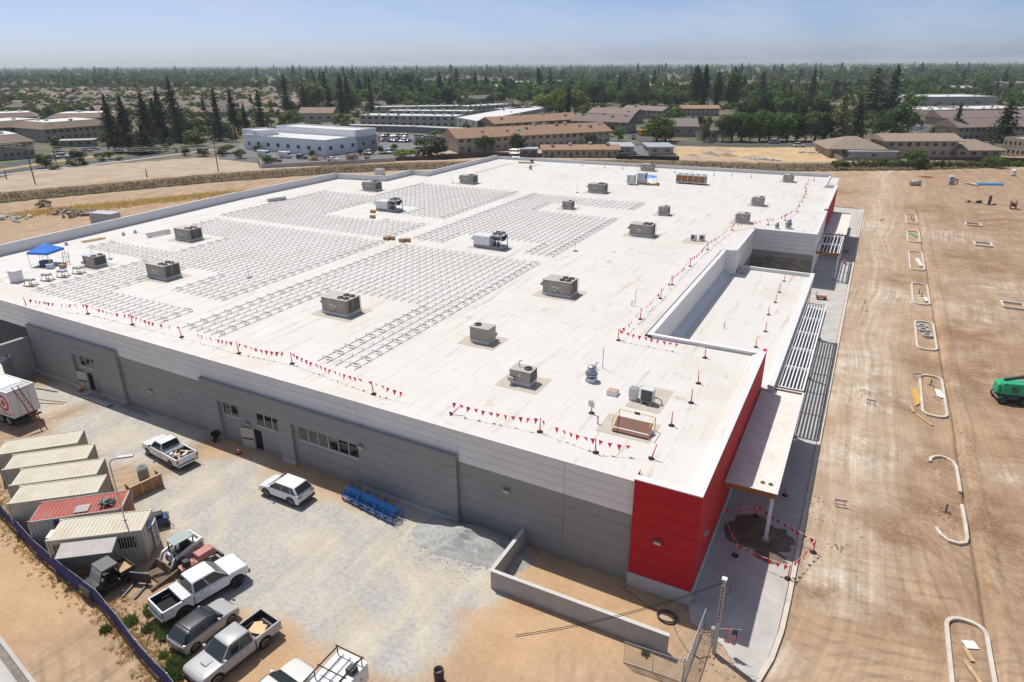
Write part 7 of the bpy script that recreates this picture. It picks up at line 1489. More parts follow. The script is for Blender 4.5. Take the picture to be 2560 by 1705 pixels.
def tree(base, h, w, kind, tone, label, group=None, name=None, cat='tree', var=None):
    """w = crown width in metres"""
    unit = {'round':.80,'tall':.52,'shrub':1.3,'wide':1.2,'spruce':.38,'ragged':.40,'cypress':.17,'poplar':.27}[kind]
    t = thing(name or {'shrub':'bush','spruce':'conifer_tree','ragged':'conifer_tree','cypress':'cypress_tree','poplar':'poplar_tree'}.get(kind,'broadleaf_tree'), label, cat, (base[0],base[1],base[2] if len(base) > 2 else 0), frand(0,6.28), group)
    tm, cm = proto(kind, tone, random.randrange(3) if var is None else var); s = w/(unit*h); t.scale = (h*s,h*s,h)
    obj('trunk', tm, t); obj('crown', cm, t); return t
def ptree(Z, bx, by, ty, wpx, kind, tone, label, group=None, **k):
    b = G(*Z(bx, by)); h = max(1.5, zat(*Z(bx, ty), b)); w = max(.8, (b-CAM).length*wpx/2.738/FPX); return tree(b, h, w, kind, tone, label, group, **k)
GT = 'trees in the town beyond the canal'
# tall conifers left of the white office
for bx, by, ty, w, kd, tn in [(790,765,370,135,'ragged','brown'),(890,765,385,150,'ragged','brown'),(1000,775,565,190,'spruce','conifer'),(1030,740,360,160,'ragged','brown'),(1090,700,400,170,'ragged','conifer'),(1130,690,330,130,'ragged','conifer'),(1215,640,250,165,'spruce','conifer'),(1235,700,420,120,'spruce','conifer'),(1510,690,340,130,'ragged','conifer'),(1610,640,350,105,'ragged','conifer'),(1690,640,430,95,'spruce','conifer'),(1795,625,340,120,'ragged','brown'),(1970,520,235,120,'ragged','conifer'),(2090,520,300,90,'ragged','brown'),(2260,520,330,120,'spruce','conifer'),(2345,520,230,110,'ragged','conifer'),(1400,520,390,55,'ragged','brown'),(1725,480,380,60,'ragged','conifer'),(60,700,650,50,'spruce','conifer')]:
    if bx == 60: continue
    ptree(z1, bx, by, ty, w, kd, tn, 'tall dark conifer in the ragged clump beside the apartments' if bx < 1300 else 'tall dark conifer standing behind the white office building', 'tall conifers behind the office' if bx >= 1300 else 'conifer clump by the apartments')
for bx, by, ty, w, kd, tn, lb in [(1350,725,600,165,'round','green','bright green round tree between the conifers and the office'),(1340,640,520,140,'round','dark','dark round tree behind the bright green one'),(1430,600,520,110,'round','dark','dark round tree left of the tall pair of conifers'),(2000,620,468,170,'round','green','large dense round tree behind the office roof'),(2140,500,260,210,'round','olive','large olive-coloured tree behind the office'),(90,460,368,145,'round','dark','dark round tree at the near edge of the housing'),(200,455,368,110,'round','dark','dark round tree between its neighbours at the edge of the housing'),(285,445,365,110,'round','dark','dark round tree beside the grey roofs of the housing'),(720,695,612,95,'round','green','green tree beside the mansard-roofed apartments'),(500,610,525,75,'round','olive','small palm-like tree before a flat apartment roof'),(2170,625,540,150,'wide','olive','wide olive tree beside the office'),(1455,640,600,80,'round','olive','pale olive tree beside the small gabled roof'),(2320,560,490,90,'round','lime','yellow-green tree beyond the office end'),(560,430,395,60,'round','green','small green tree among the house roofs'),(850,440,395,60,'round','dark','small dark tree among the house roofs'),(1550,385,335,60,'round','dark','round dark tree standing over the tan roofs'),(1850,370,335,50,'round','dark','small round tree over the far tan roofs')]:
    ptree(z1, bx, by, ty, w, kd, tn, lb)
for bx, by, ty, w in [(315,875,755,100),(548,855,722,92),(757,815,745,70),(1270,790,705,75),(1395,795,725,85),(1520,795,738,70),(1550,775,702,115),(1645,812,740,85),(1830,845,780,92),(1760,762,710,60),(2065,775,715,65),(2130,790,752,50),(945,790,705,60),(1140,760,705,55),(1205,770,725,40)]:
    ptree(z1, bx, by, ty, w, 'round', random.choice(('green','green','dark')), 'young street tree on the verge or car park of the office road', 'street trees by the office road')
for bx, by, ty, w in [(375,885,850,100),(500,865,820,85),(590,855,820,75),(700,830,808,70),(815,825,795,65),(500,480,460,140),(420,480,455,90)]:
    ptree(z1, bx, by, ty, w, 'shrub', 'dark', 'clipped dark hedge bush on the road median', 'median bushes', cat='bush')
for bx, by, ty, w, kd, tn, lb in [(60,500,235,115,'ragged','conifer','tall conifer behind the left end of the flat-roofed apartments'),(215,500,230,75,'ragged','brown','thin tall pine beside the flat-roofed apartments'),(450,380,212,235,'round','dark','huge dark tree beyond the flat-roofed apartments'),(740,465,285,95,'tall','dark','tall dense dark tree over the flat roofs'),(655,430,320,85,'round','dark','round dark tree left of the tall dense one'),(600,455,380,115,'round','green','round green tree touching the flat roofs'),(470,500,395,115,'round','olive','pale green tree beside the white dish over the flat roofs'),(1120,415,248,60,'cypress','dark','dark pointed cypress beside the grey roofs'),(935,390,310,95,'round','green','round green tree behind the grey gabled house'),(880,445,385,95,'round','green','round green tree beside the grey gabled house'),(1185,405,325,85,'round','green','round green tree beside the cypress'),(1305,370,268,65,'spruce','conifer','dark spruce before the far pale buildings'),(830,400,335,80,'round','olive','olive tree behind the flat roofs'),(1560,545,305,48,'cypress','conifer','thin black cypress spike before the yellow-green trees'),(1735,440,248,155,'round','dark','large dark tree behind the yellow-green trees'),(1905,430,218,80,'spruce','conifer','tall spruce beside the large dark tree'),
        (620,815,628,280,'round','dark','big dark tree at the car park corner behind the wall'),(1000,795,638,200,'wide','dark','spreading dark pine before the brown-roofed apartments'),(1215,785,628,118,'round','dark','dark tree before the middle of the brown roof'),(425,815,738,160,'round','lime','bright green bushy tree over the concrete wall'),(225,725,640,115,'round','green','green tree in the office car park'),(1725,735,628,130,'wide','dark','dark spreading pine before the end of the brown roof'),(1830,660,558,85,'round','dark','dark tree at the corner of the brown roof'),(1905,695,588,100,'round','green','round street tree beside the brown apartments'),(2170,700,500,150,'tall','green','tall loose green tree at the street corner'),(2225,690,510,120,'tall','olive','pale loose tree beside the street corner'),(2290,580,452,140,'round','green','dense tree over the corner house'),(645,660,612,60,'round','lime','lime green tree behind the big dark one'),(370,760,705,55,'round','green','small green tree in the parking rows'),(150,745,690,50,'round','green','small tree by the office corner'),(140,790,738,45,'round','green','small tree beside the office wall'),(230,785,728,45,'round','green','small slim tree among parked cars'),(280,780,715,45,'round','green','small slim tree among the dark parked cars')]:
    ptree(z2, bx, by, ty, w, kd, tn, lb)
for bx, by, ty, w in [(1400,500,345,130),(1480,510,325,150),(1560,500,315,140),(1630,500,335,120),(1450,480,350,120)]: ptree(z2, bx, by, ty, w, 'round', 'lime', 'bright yellow-green tree in the clump behind the cypress spike', 'yellow-green clump')
for bx, by, ty, w, tn in [(85,815,770,140,'pink'),(745,670,632,75,'pink'),(190,815,785,60,'pink')]: ptree(z2, bx, by, ty, w, 'shrub', tn, 'dusty pink oleander bush by the car park wall', 'oleander bushes', cat='bush')
for bx, by, ty, w in [(2150,820,785,130),(2240,815,790,90)]: ptree(z1, bx, by, ty, w, 'shrub', 'pink', 'dusty pink oleander bush before the office', 'oleander bushes', cat='bush')
for k in range(9): ptree(z2, 930+k*42, 470+frand(-8,4), 420+frand(-6,10), 75, 'shrub', 'olive', 'grey-olive shrub in the hedge behind the flat roofs', 'olive hedge behind the flat roofs', cat='bush')
for k in range(11): ptree(z2, 1930+k*42, 455+frand(-12,8), 335+frand(-25,25), 95, 'round', random.choice(('green','dark','green')), 'green tree in the row behind the street apartments, %s from the spruce' % ORD[k], 'dense row behind the street apartments')
for k in range(7): ptree(z2, 1660+k*50, 510+frand(-8,8), 450+frand(-8,10), 80, 'shrub', 'olive', 'bare grey-brown bush in the row behind the parked cars', 'bare bushes', cat='bush')
for bx, w in ((530,60),(700,80),(760,80),(820,70),(870,60)): ptree(z2, bx, 805, 770, w, 'shrub', 'lime', 'bright green garden bush over the brown fence', 'garden bushes at the fence', cat='bush')
for bx, by, ty, w, kd, tn, lb in [(95,470,172,75,'poplar','dark','tall poplar, left of a close pair'),(155,470,168,60,'poplar','conifer','tall poplar, right of a close pair'),(245,470,208,70,'poplar','dark','poplar standing alone beside the pair'),(350,470,188,125,'poplar','green','broad poplar beside the red-roofed row'),(560,480,310,95,'spruce','dark','pointed dark tree over the grove'),(645,340,240,95,'round','brown','brown-leaved round tree among the far sheds'),(810,310,190,28,'cypress','dark','very thin far cypress'),(890,440,195,85,'ragged','brown','tall brown conifer before the pale sheds'),(1050,420,268,85,'ragged','conifer','dark conifer before the pale warehouse'),(1300,540,193,215,'ragged','dark','giant brown-green conifer of the pair over the apartments'),(1425,540,172,165,'ragged','conifer','giant dark conifer of the pair over the apartments'),(1080,700,375,175,'ragged','olive','shaggy pale cypress at the street end'),(1190,690,370,135,'ragged','conifer','shaggy dark cypress beside the pale one'),(1360,700,480,140,'round','dark','dark round tree before the street entrance'),(1480,690,425,210,'round','dark','very large dark round tree beside the parking court'),(1590,510,330,160,'round','green','big green tree behind the parking court'),(1870,680,428,100,'ragged','conifer','dark ragged pine before the brown roofs'),(2200,700,400,180,'ragged','conifer','wide dark pine before the brown roofs'),(165,700,535,85,'round','green','bright green tree beside the corner house'),(1590,850,728,130,'round','green','green tree on the canal bank before the apartment block'),(1645,885,780,90,'round','dark','dark bush-tree on the canal bank'),(2130,880,775,120,'round','green','round green tree on the canal bank before the carport'),(1640,600,530,50,'round','olive','palm-like tree by the parking court')]:
    ptree(z3, bx, by, ty, w, kd, tn, lb)
for k in range(12):
    bx = 290+k*63; ptree(z3, bx, 695+frand(-6,2), 440+frand(-20,35)+(20 if k > 6 else 0), 120, 'tall' if k % 3 else 'round', random.choice(('green','dark','olive','green')), 'leafy tree in the grove lining the street, %s from the corner house' % ORD[k], 'grove lining the street')
for k in range(9):
    bx = 420+k*70; ptree(z3, bx, 560+frand(-10,10), 365+frand(-15,25), 110, 'round', random.choice(('green','dark')), 'green tree behind the street grove, %s from the poplars' % ORD[k], 'trees behind the street grove')
for k in range(22):
    bx = 1060+k*36+frand(-8,8); ptree(z3, bx, 872+frand(-6,6), 815+frand(-12,10), 75, 'shrub', random.choice(('green','olive','green','dark')), 'leafy shrub in the green belt along the canal', 'shrubs along the canal', cat='bush')
for k in range(12):
    bx = 1850+k*45+frand(-8,8); ptree(z3, bx, 868+frand(-4,6), 825+frand(-12,10), 70, 'shrub', random.choice(('olive','olive','green')), 'dry olive shrub in the belt along the canal', 'dry shrubs along the canal', cat='bush')
# ------------------------------------------------------------------ buildings beyond
M_win = mat('far_window', (.05,.06,.07), .15, var=0, spec=.6); M_wtrim = mat('far_trim', (.6,.6,.6), .6, var=.05)
def roofcol(n, c): return mat(n, c, .9, var=.12, scale=.6, objvar=.12)
RC = {'brown': roofcol('shingle_brown', (.185,.135,.105)), 'tan': roofcol('shingle_tan', (.27,.205,.155)), 'grey': roofcol('shingle_grey', (.17,.155,.145)), 'orange': roofcol('shingle_orange', (.31,.19,.12)), 'white': mat('roof_white_far', (.60,.59,.57), .7, var=.08), 'pale': mat('roof_pale_far', (.42,.40,.37), .8, var=.1), 'metal': mat('roof_metal', (.40,.42,.44), .5, .3, .1), 'mauve': roofcol('shingle_mauve', (.22,.165,.145))}
def wallcol(n, c): return mat(n, c, .85, var=.06, scale=.4)
WC = {'stucco': wallcol('stucco', (.36,.32,.26)), 'olive': wallcol('wall_olive', (.42,.42,.37)), 'white': wallcol('wall_white', (.78,.80,.83)), 'tan': wallcol('wall_tan', (.42,.36,.28)), 'green': wallcol('wall_green', (.34,.40,.36)), 'grey': wallcol('wall_grey', (.33,.33,.33)), 'cream': wallcol('wall_cream', (.50,.46,.38))}
BFP = []
def building(label, A, B, depth, h, roof='flat', rc='white', wc='stucco', rows=1, cols=4, rh=2.2, over=.6, cat='building', units=0, ph=.5, name='building', group=None, doors=0, C=None, side_win=0):
    """A, B: near base corners; the body runs depth metres away from the camera (or along to C)"""
    A = Vector((A[0],A[1],0)); B = Vector((B[0],B[1],0)); u = (B-A); L = u.length; u.normalize(); v = Vector((-u.y,u.x,0))
    if (A-CAM).dot(v) < 0: v = -v
    if C is not None: v = (Vector((C[0],C[1],0))-B); depth = v.length; v.normalize()
    BFP.append((A,u,v,L,depth)); t = thing(name, label, cat, A, 0, group); P = lambda a, b, z: u*a+v*b+Vector((0,0,z))
    def hexa(a0,a1,b0,b1,z0,z1): return MB().add([P(a0,b0,z0),P(a1,b0,z0),P(a1,b1,z0),P(a0,b1,z0),P(a0,b0,z1),P(a1,b0,z1),P(a1,b1,z1),P(a0,b1,z1)],[(0,3,2,1),(4,5,6,7),(0,1,5,4),(1,2,6,5),(2,3,7,6),(3,0,4,7)])
    flip = u.cross(v).z < 0
    def b_(mb, n, m, par=t):
        if flip: mb.f = [f[::-1] for f in mb.f]
        return mb.build(n, m, par)
    b_(hexa(0,L,0,depth,0,h), 'wall', WC[wc]); o = over
    if roof == 'flat':
        b_(hexa(.25,L-.25,.25,depth-.25,h,h+.02), 'roof', RC[rc]); pw = .3
        for q in ((0,L,0,pw),(0,L,depth-pw,depth),(0,pw,pw,depth-pw),(L-pw,L,pw,depth-pw)): b_(hexa(*q,h,h+ph), 'parapet', WC[wc])
    elif roof == 'shed': b_(hexa(-o,L+o,-o,depth+o,h,h+.3), 'roof', RC[rc])
    elif roof in ('hip','gable'):
        k = (depth/2+o) if roof == 'hip' else .0; k = min(k, L/2-.3)
        vs = [P(-o,-o,h),P(L+o,-o,h),P(L+o,depth+o,h),P(-o,depth+o,h),P(-o+k,depth/2,h+rh),P(L+o-k,depth/2,h+rh),P(-o,-o,h-.2),P(L+o,-o,h-.2),P(L+o,depth+o,h-.2),P(-o,depth+o,h-.2)]
        b_(MB().add(vs,[(0,1,5,4),(1,2,5),(2,3,4,5),(3,0,4),(6,9,8,7),(0,6,7,1),(1,7,8,2),(2,8,9,3),(3,9,6,0)]), 'roof', RC[rc])
    elif roof == 'mansard':
        i_ = 3.2; vs = [P(-o,-o,h),P(L+o,-o,h),P(L+o,depth+o,h),P(-o,depth+o,h),P(i_,i_,h+rh),P(L-i_,i_,h+rh),P(L-i_,depth-i_,h+rh),P(i_,depth-i_,h+rh)]
        b_(MB().add(vs,[(0,1,5,4),(1,2,6,5),(2,3,7,6),(3,0,4,7),(3,2,1,0)]), 'roof', RC[rc]); b_(hexa(i_,L-i_,i_,depth-i_,h+rh-.1,h+rh+.12), 'roof_deck', RC['white'])
        for _ in range(3): a = frand(i_+1,L-i_-2); b = frand(i_+.5,max(i_+.6,depth-i_-2)); b_(hexa(a,a+1.4,b,b+1.2,h+rh+.12,h+rh+1.0), 'roof_unit', M_unitw)
    sh = h/rows
    for r in range(rows):
        for c in range(cols):
            a = (c+.5)*L/cols; ww = min(1.7, L/cols*.45); z0 = r*sh+sh*.36; 
            if doors and r == 0 and c % 3 == 1: b_(hexa(a-.5,a+.5,-.05,0,0,2.1), 'door', M_dsteel); continue
            w = b_(hexa(a-ww/2,a+ww/2,-.05,.0,z0,z0+min(1.4,sh*.42)), 'window', M_win)
            b_(hexa(a-ww/2-.1,a+ww/2+.1,-.10,-.0,z0-.14,z0-.02), 'sill', M_wtrim, w)
    for r in range(rows):
        for c in range(side_win):
            b = (c+.5)*depth/side_win; ww = min(1.7, depth/side_win*.45); z0 = r*sh+sh*.36; b_(hexa(L,L+.05,b-ww/2,b+ww/2,z0,z0+min(1.4,sh*.42)), 'window', M_win)
    for k in range(units):
        a = (k+.5)*L/units+frand(-.8,.8); b = frand(.2,.75)*depth; zt = h+.02 if roof == 'flat' else h+(rh*(1-abs(b-depth/2)/(depth/2)) if roof == 'gable' else rh*.5)
        b_(hexa(a-.6,a+.6,b-.5,b+.5,zt-.1,zt+.9), 'roof_unit', M_unitw if k % 3 else M_rtu)
    return t
def zb(Z, x, y): p = G(*Z(x,y)); return (p.x,p.y)
def hgt(Z, x, ytop, ybase): return zat(*Z(x,ytop), G(*Z(x,ybase)))
building('two-storey apartments with brown mansard roof and white deck beside the road lawn', zb(z1,-120,835), zb(z1,250,803), 24, 6, 'mansard','tan','stucco',2,8,2.6,1.0, side_win=5)
building('brown mansard-roofed apartment block behind the road carport', zb(z1,320,700), zb(z1,760,660), 26, 5.6, 'mansard','brown','tan',2,10,2.6,1.2, side_win=4)
building('brown mansard-roofed apartment block behind the first one', zb(z1,-120,700), zb(z1,360,655), 26, 5.6, 'mansard','brown','stucco',2,10,2.6,1.2)
building('long low mansard apartments under the grey house roofs', zb(z1,345,600), zb(z1,790,590), 24, 5, 'mansard','tan','stucco',2,8,2.2,1.0); building('low mansard apartments at the edge of the housing', zb(z1,-100,600), zb(z1,260,585), 24, 5, 'mansard','brown','stucco',2,8,2.2,1.0)
building('dark open carport beside the road apartments', zb(z1,405,735), zb(z1,640,728), 6, 2.5, 'shed','pale','grey',1,4,cat='carport',name='carport')
office = building('pale blue-white flat-roofed office with raised rear roof', zb(z1,1680,748), zb(z1,2230,795), 30, 5.4, 'flat','white','white',1,8, name='office_building', side_win=5)
A_, B_ = Vector((*zb(z1,1680,748),0)), Vector((*zb(z1,2230,795),0)); u_ = (B_-A_).normalized(); v_ = Vector((-u_.y,u_.x,0)); v_ = v_ if (A_-CAM).dot(v_) > 0 else -v_
p1_ = A_+v_*17; p2_ = B_+v_*17; building('raised white rear roof volume of the pale office', (p1_.x,p1_.y), (p2_.x,p2_.y), 12, 7.6, 'flat','white','white',1,1, name='office_penthouse')
c_o = building('square white corner tower of the pale office', zb(z1,1672,740), (A_+u_*8).xy, 10, 7.2, 'flat','white','white',1,2, name='office_tower')
C1 = building('olive two-storey flat-roofed apartments with rooftop coolers, long front block', zb(z2,140,592), zb(z2,795,603), 14, 6, 'flat','white','olive',2,14,units=9,ph=.12,group='flat-roofed apartments')
building('olive flat-roofed apartments with arched windows, corner block', zb(z2,800,612), zb(z2,940,642), 10, 6, 'flat','white','olive',2,3,units=2,C=zb(z2,1395,535),side_win=16,ph=.12,group='flat-roofed apartments')
for (x0,y0,x1,y1,d,lb) in ((330,555,900,560,11,'olive flat-roofed apartments directly behind the long front block'),(240,525,820,515,11,'olive flat-roofed apartments furthest back on the olive-tree side'),(880,520,1175,500,11,'olive flat-roofed apartments behind the arched block'),(1125,545,1400,525,11,'olive flat-roofed apartments at the far end of the arched block')):
    building(lb, zb(z2,x0,y0), zb(z2,x1,y1), d, 6, 'flat','white','olive',2,10,units=7,ph=.12,group='flat-roofed apartments',side_win=3)
for x0,y0,x1,y1 in ((55,620,500,632),(500,632,925,655),(-150,640,50,640)): building('long pale carport roof along the car park', zb(z2,x0,y0), zb(z2,x1,y1), 5, 2.6, 'shed','pale','grey',1,1,over=.8,cat='carport',name='carport',group='car park carports')
building('long two-storey apartments under an orange-brown shingle roof with coolers', zb(z2,808,772), zb(z2,1845,712), 17, 5.4, 'gable','orange','tan',2,22,3.0,1.0,units=14,doors=1,side_win=3)
building('brown-roofed apartment wing behind the orange-brown roof', zb(z2,1060,650), zb(z2,1640,610), 15, 5.2, 'gable','orange','tan',2,10,2.8,1.0,units=4); building('mauve-brown roofed apartments beside the street', zb(z2,1590,625), zb(z2,1960,640), 16, 5.2, 'gable','mauve','stucco',2,8,3.0,1.0,units=5,side_win=2)
building('mauve-brown roofed apartments further up the street', zb(z2,1700,560), zb(z2,2000,575), 14, 5, 'gable','mauve','stucco',2,8,2.8,1.0,units=3)
building('single-storey row under a flat orange-brown roof behind the dark fence', zb(z2,1388,808), zb(z2,1905,806), 11, 3.0, 'gable','orange','stucco',1,12,1.2,.8,units=4,doors=1)
building('small white-roofed shed behind the parapet corner', zb(z2,1240,800), zb(z2,1352,798), 5, 2.6, 'shed','metal','grey',1,2,cat='shed',name='shed')
for x0,x1,y,lb in ((1860,2010,785,'grey carport with two posts beside the brown row'),(2110,2280,788,'grey metal carport at the edge of the dry lot')): building(lb, zb(z2,x0,y), zb(z2,x1,y), 14, 2.8, 'shed','metal','grey',1,2,cat='carport',name='carport')
building('grey gabled house behind the green trees', zb(z2,850,440), zb(z2,1060,430), 12, 4, 'gable','grey','stucco',1,4,2.6,group='grey gabled houses'); building('long low grey-roofed house left of the yellow-green clump', zb(z2,1215,405), zb(z2,1380,402), 12, 3.4, 'gable','grey','stucco',1,4,2,group='grey gabled houses'); building('grey gabled house beside the white dish', zb(z2,170,490), zb(z2,320,485), 12, 4, 'gable','grey','stucco',1,4,2.6,group='grey gabled houses'); building('tan gabled house behind the office roof', zb(z1,2050,560), zb(z1,2280,560), 14, 5, 'gable','tan','cream',1,4,3)
building('long flat white-edged building far behind the flat roofs', zb(z2,130,430), zb(z2,520,420), 20, 4.5, 'flat','white','tan',1,8)
for x0,y0,x1,d,h,lb in ((1210,325,1400,30,6,'pale far warehouse behind the dark spruce'),(1430,310,1560,25,5,'pale far shed beyond the yellow-green clump'),(1040,350,1150,20,5,'pale far building beside the cypress')): building(lb, zb(z2,x0,y0), zb(z2,x1,y0-2), d, h, 'gable','pale','cream',1,4,2.5)
building('brown street apartments with low pitched roof', zb(z2,1925,530), zb(z2,2200,545), 14, 5, 'gable','mauve','tan',2,8,2.2,units=2,side_win=2); building('red-brown row of flats beside the poplars', zb(z3,10,520), zb(z3,265,520), 12, 4.6, 'gable','orange','stucco',2,8,1.8)
building('grey-roofed gabled corner house by the street', zb(z3,-60,660), zb(z3,110,662), 18, 4.6, 'gable','grey','stucco',1,2,3.0,.8,side_win=3); building('small gabled entry house beside the grove', zb(z3,195,695), zb(z3,255,690), 8, 4.6, 'gable','grey','cream',1,1,1.8)
building('low hip-roofed building with long dark carport on the canal', zb(z3,1020,805), zb(z3,1400,812), 22, 3.2, 'hip','tan','stucco',1,6,3.4,1.5); building('dark open carport before the hip-roofed building', zb(z3,1165,818), zb(z3,1480,820), 6, 2.6, 'shed','metal','grey',1,1,cat='carport',name='carport')
building('two-storey tan apartment block with deep eaves on the canal', zb(z3,1400,808), zb(z3,1880,808), 13, 6, 'gable','tan','tan',2,8,2.0,1.6,side_win=2); building('low hip-roofed building with carport beside the two-storey block', zb(z3,1890,812), zb(z3,2190,812), 14, 3.0, 'hip','tan','stucco',1,4,3.0,1.2)
building('two-storey tan apartments at the lot corner with small windows', zb(z3,2190,790), zb(z3,2420,815), 16, 6, 'flat','pale','tan',2,7,side_win=2); building('brown-roofed two-storey terrace with dark balconies', zb(z3,1890,690), zb(z3,2420,680), 14, 5.6, 'gable','mauve','tan',2,14,3.2,1.0); building('brown-roofed terrace behind the first terrace', zb(z3,1790,610), zb(z3,2420,600), 14, 5.4, 'gable','mauve','tan',2,12,3,1.0)
building('flat cream-roofed apartments crowded with rooftop coolers', zb(z3,1690,570), zb(z3,1990,560), 30, 6.5, 'flat','white','tan',2,6,units=10,side_win=2); building('flat cream-roofed apartments behind the pine', zb(z3,2010,560), zb(z3,2420,550), 30, 6.5, 'flat','white','tan',2,8,units=10)
building('long white flat-roofed store far behind the cream roofs', zb(z3,1640,462), zb(z3,2160,458), 45, 7, 'flat','white','olive',1,2,units=3)
for x0,x1,y,d,h,rc_,lb in ((670,880,395,40,5,'white','pale warehouse roof behind the grove'),(1070,1210,370,40,7,'metal','grey warehouse with white panels behind the conifer'),(410,600,350,40,5,'white','low white shed before the golden field'),(680,850,345,30,5,'metal','grey far shed beside the brown tree'),(1480,1560,310,25,6,'pale','far house roof beside the giant conifers'),(1760,1970,340,50,5,'brown','far brown commercial roof'),(2040,2300,320,50,6,'pale','far pale commercial roofs'),(1880,2040,365,40,5,'pale','far flat roof beside parked cars'),(2230,2400,340,40,7,'grey','far grey commercial building'),(940,1040,330,30,6,'white','small white far building')): building(lb, zb(z3,x0,y), zb(z3,x1,y-1), d, h, 'gable' if rc_ in ('brown','pale','grey') else 'flat', rc_, 'cream',1,4,2)
# ------------------------------------------------------------------ walls and fences along the canal
def run_wall(label, pts, h, th, m, name, cat, panel=3.0, posts=None):
    t = thing(name, label, cat)
    for (ax,ay), (bx,by) in zip(pts, pts[1:]):
        a = Vector((ax,ay,0)); b = Vector((bx,by,0)); L = (b-a).length; u = (b-a)/L; n = Vector((-u.y,u.x,0))*th/2; k = max(1, round(L/panel))
        for i in range(k):
            p, q = a+u*(L*i/k+.01), a+u*(L*(i+1)/k-.01); MB().prism([(p.x+n.x,p.y+n.y),(q.x+n.x,q.y+n.y),(q.x-n.x,q.y-n.y),(p.x-n.x,p.y-n.y)], 0, h).build('panel', m, t)
            if posts: MB().box(p.x-.06,p.x+.06,p.y-.06,p.y+.06,0,h+.12).build('post', posts, t)
M_fb = mat('fence_brown', (.10,.07,.055), .9, var=.25, scale=1); M_fd = mat('fence_dark', (.045,.04,.038), .85, var=.2)
run_wall('long grey concrete block wall along the canal track', [zb(z1,1790,893), zb(z1,2355,866), zb(z2,380,846)], 2.0, .25, M_conc, 'boundary_wall', 'wall', 4)
run_wall('weathered brown board fence continuing the concrete wall', [zb(z2,384,840), zb(z2,700,820), zb(z2,990,800), zb(z2,1385,812)], 1.9, .08, M_fb, 'board_fence', 'fence', 2.4, M_fb); run_wall('dark screen fence behind the north roof edge', [zb(z2,1890,830), zb(z2,2320,838)], 2.1, .08, M_fd, 'screen_fence', 'fence', 3, M_fd)
run_wall('grey board fence beside the dry lot', [zb(z3,920,745), zb(z3,1110,838), zb(z3,1500,842)], 1.8, .08, mat('fence_grey', (.22,.20,.18), .9, var=.2), 'board_fence', 'fence', 2.4, M_fb); run_wall('reddish board fence along the canal shrubs', [zb(z3,1700,838), zb(z3,2180,840), zb(z3,2500,850)], 1.8, .08, mat('fence_red', (.16,.075,.055), .9, var=.2), 'board_fence', 'fence', 2.4, M_fb)
t = thing('iron_fence', 'black iron picket fence round the office car park', 'fence'); a, b = Vector((*zb(z1,1330,800),0)), Vector((*zb(z1,1765,838),0)); c = Vector((*zb(z1,1785,893),0)); k = 60
for p, q, kk in ((a,b,46),(b,c,14)):
    for i in range(kk+1): s = p+(q-p)*i/kk; MB().box(s.x-.03,s.x+.03,s.y-.03,s.y+.03,0,1.8).build('picket', M_dsteel, t)
    for z in (.3,1.65): MB().bar(p+Vector((0,0,z)),q+Vector((0,0,z)),.05).build('rail', M_dsteel, t)
# ------------------------------------------------------------------ roads, lots, lawns
def px_strip(name, pts, w, z, m, label): return strip(name, pts, w, z, m, label)
r1 = [zb(z1,-250,975), zb(z1,0,915), zb(z1,330,872), zb(z1,640,842), zb(z1,1000,800), zb(z1,1400,748), zb(z1,1600,725)]
px_strip('road', r1, 11, .06, M_asph, 'asphalt road curving past the vacant lot to the office'); r2 = [zb(z1,-250,915), zb(z1,0,868), zb(z1,330,812), zb(z1,560,775), zb(z1,820,722), zb(z1,1180,640)]
px_strip('road', r2, 10, .064, M_asph, 'asphalt carriageway beside the mansard apartments'); px_strip('pavement', [(x+4.5,y-5.2) for x,y in r1], 2.2, .1, M_conc, 'pale pavement between the vacant lot and the road'); px_strip('median', [((a[0]+b[0])/2,(a[1]+b[1])/2) for a,b in zip(r1[:5],r2[:5])], 5, .08, mat('straw_median', (.36,.27,.14), .95, var=.25, scale=.3, world_pos=True), 'straw-coloured planted median between the carriageways')
M_lawn = mat('lawn', (.10,.15,.035), .9, var=.3, scale=.4, world_pos=True)
for P_, lb in (([(-40,850),(190,828),(170,815),(-40,822)],'bright green lawn before the mansard apartments'),([(640,725),(760,705),(740,700),(600,722)],'small lawn beside the dark carport')): sheet('lawn', [zb(z1,*p) for p in P_], .05, M_lawn, lb)
sheet('lawn', [zb(z2,*p) for p in [(2060,690),(2130,660),(2150,690),(2090,700)]], .05, M_lawn, 'strip of lawn at the street corner')
M_lot = mat('lot_asphalt', (.16,.155,.15), .9, var=.15, scale=.2, world_pos=True); sheet('car_park', [zb(z1,1500,815), zb(z1,1780,845), zb(z1,1800,890), zb(z2,380,845), zb(z2,700,700), zb(z2,760,655), zb(z2,0,640), zb(z1,1500,730)], .05, M_lot, 'grey asphalt car park round the office and flats')
sheet('forecourt', [zb(z2,1850,785), zb(z2,2110,790), zb(z2,2090,720), zb(z2,1900,715)], .05, M_lot, 'asphalt court between the two grey carports')
px_strip('street', [zb(z2,1880,720), zb(z2,2300,712), zb(z3,100,712), zb(z3,560,716), zb(z3,1060,722)], 9, .06, M_asph, 'asphalt street between the dry lot and the grove'); px_strip('street', [zb(z2,2150,712), zb(z2,2010,650), zb(z2,1900,590), zb(z2,1700,530)], 9, .066, M_asph, 'side street running back past the parked cars'); px_strip('parking_court', [zb(z3,1560,680), zb(z3,1600,610), zb(z3,1720,560)], 14, .06, M_asph, 'asphalt parking court beside the brown terraces')
sheet('dry_field', [zb(z2,1970,335), zb(z2,2355,340), zb(z3,600,335), zb(z3,1000,330), zb(z3,1000,308), zb(z2,2000,300)], .08, mat('wheat_field', (.52,.38,.16), .95, var=.12, scale=.02, world_pos=True), 'golden dry field among the far trees')
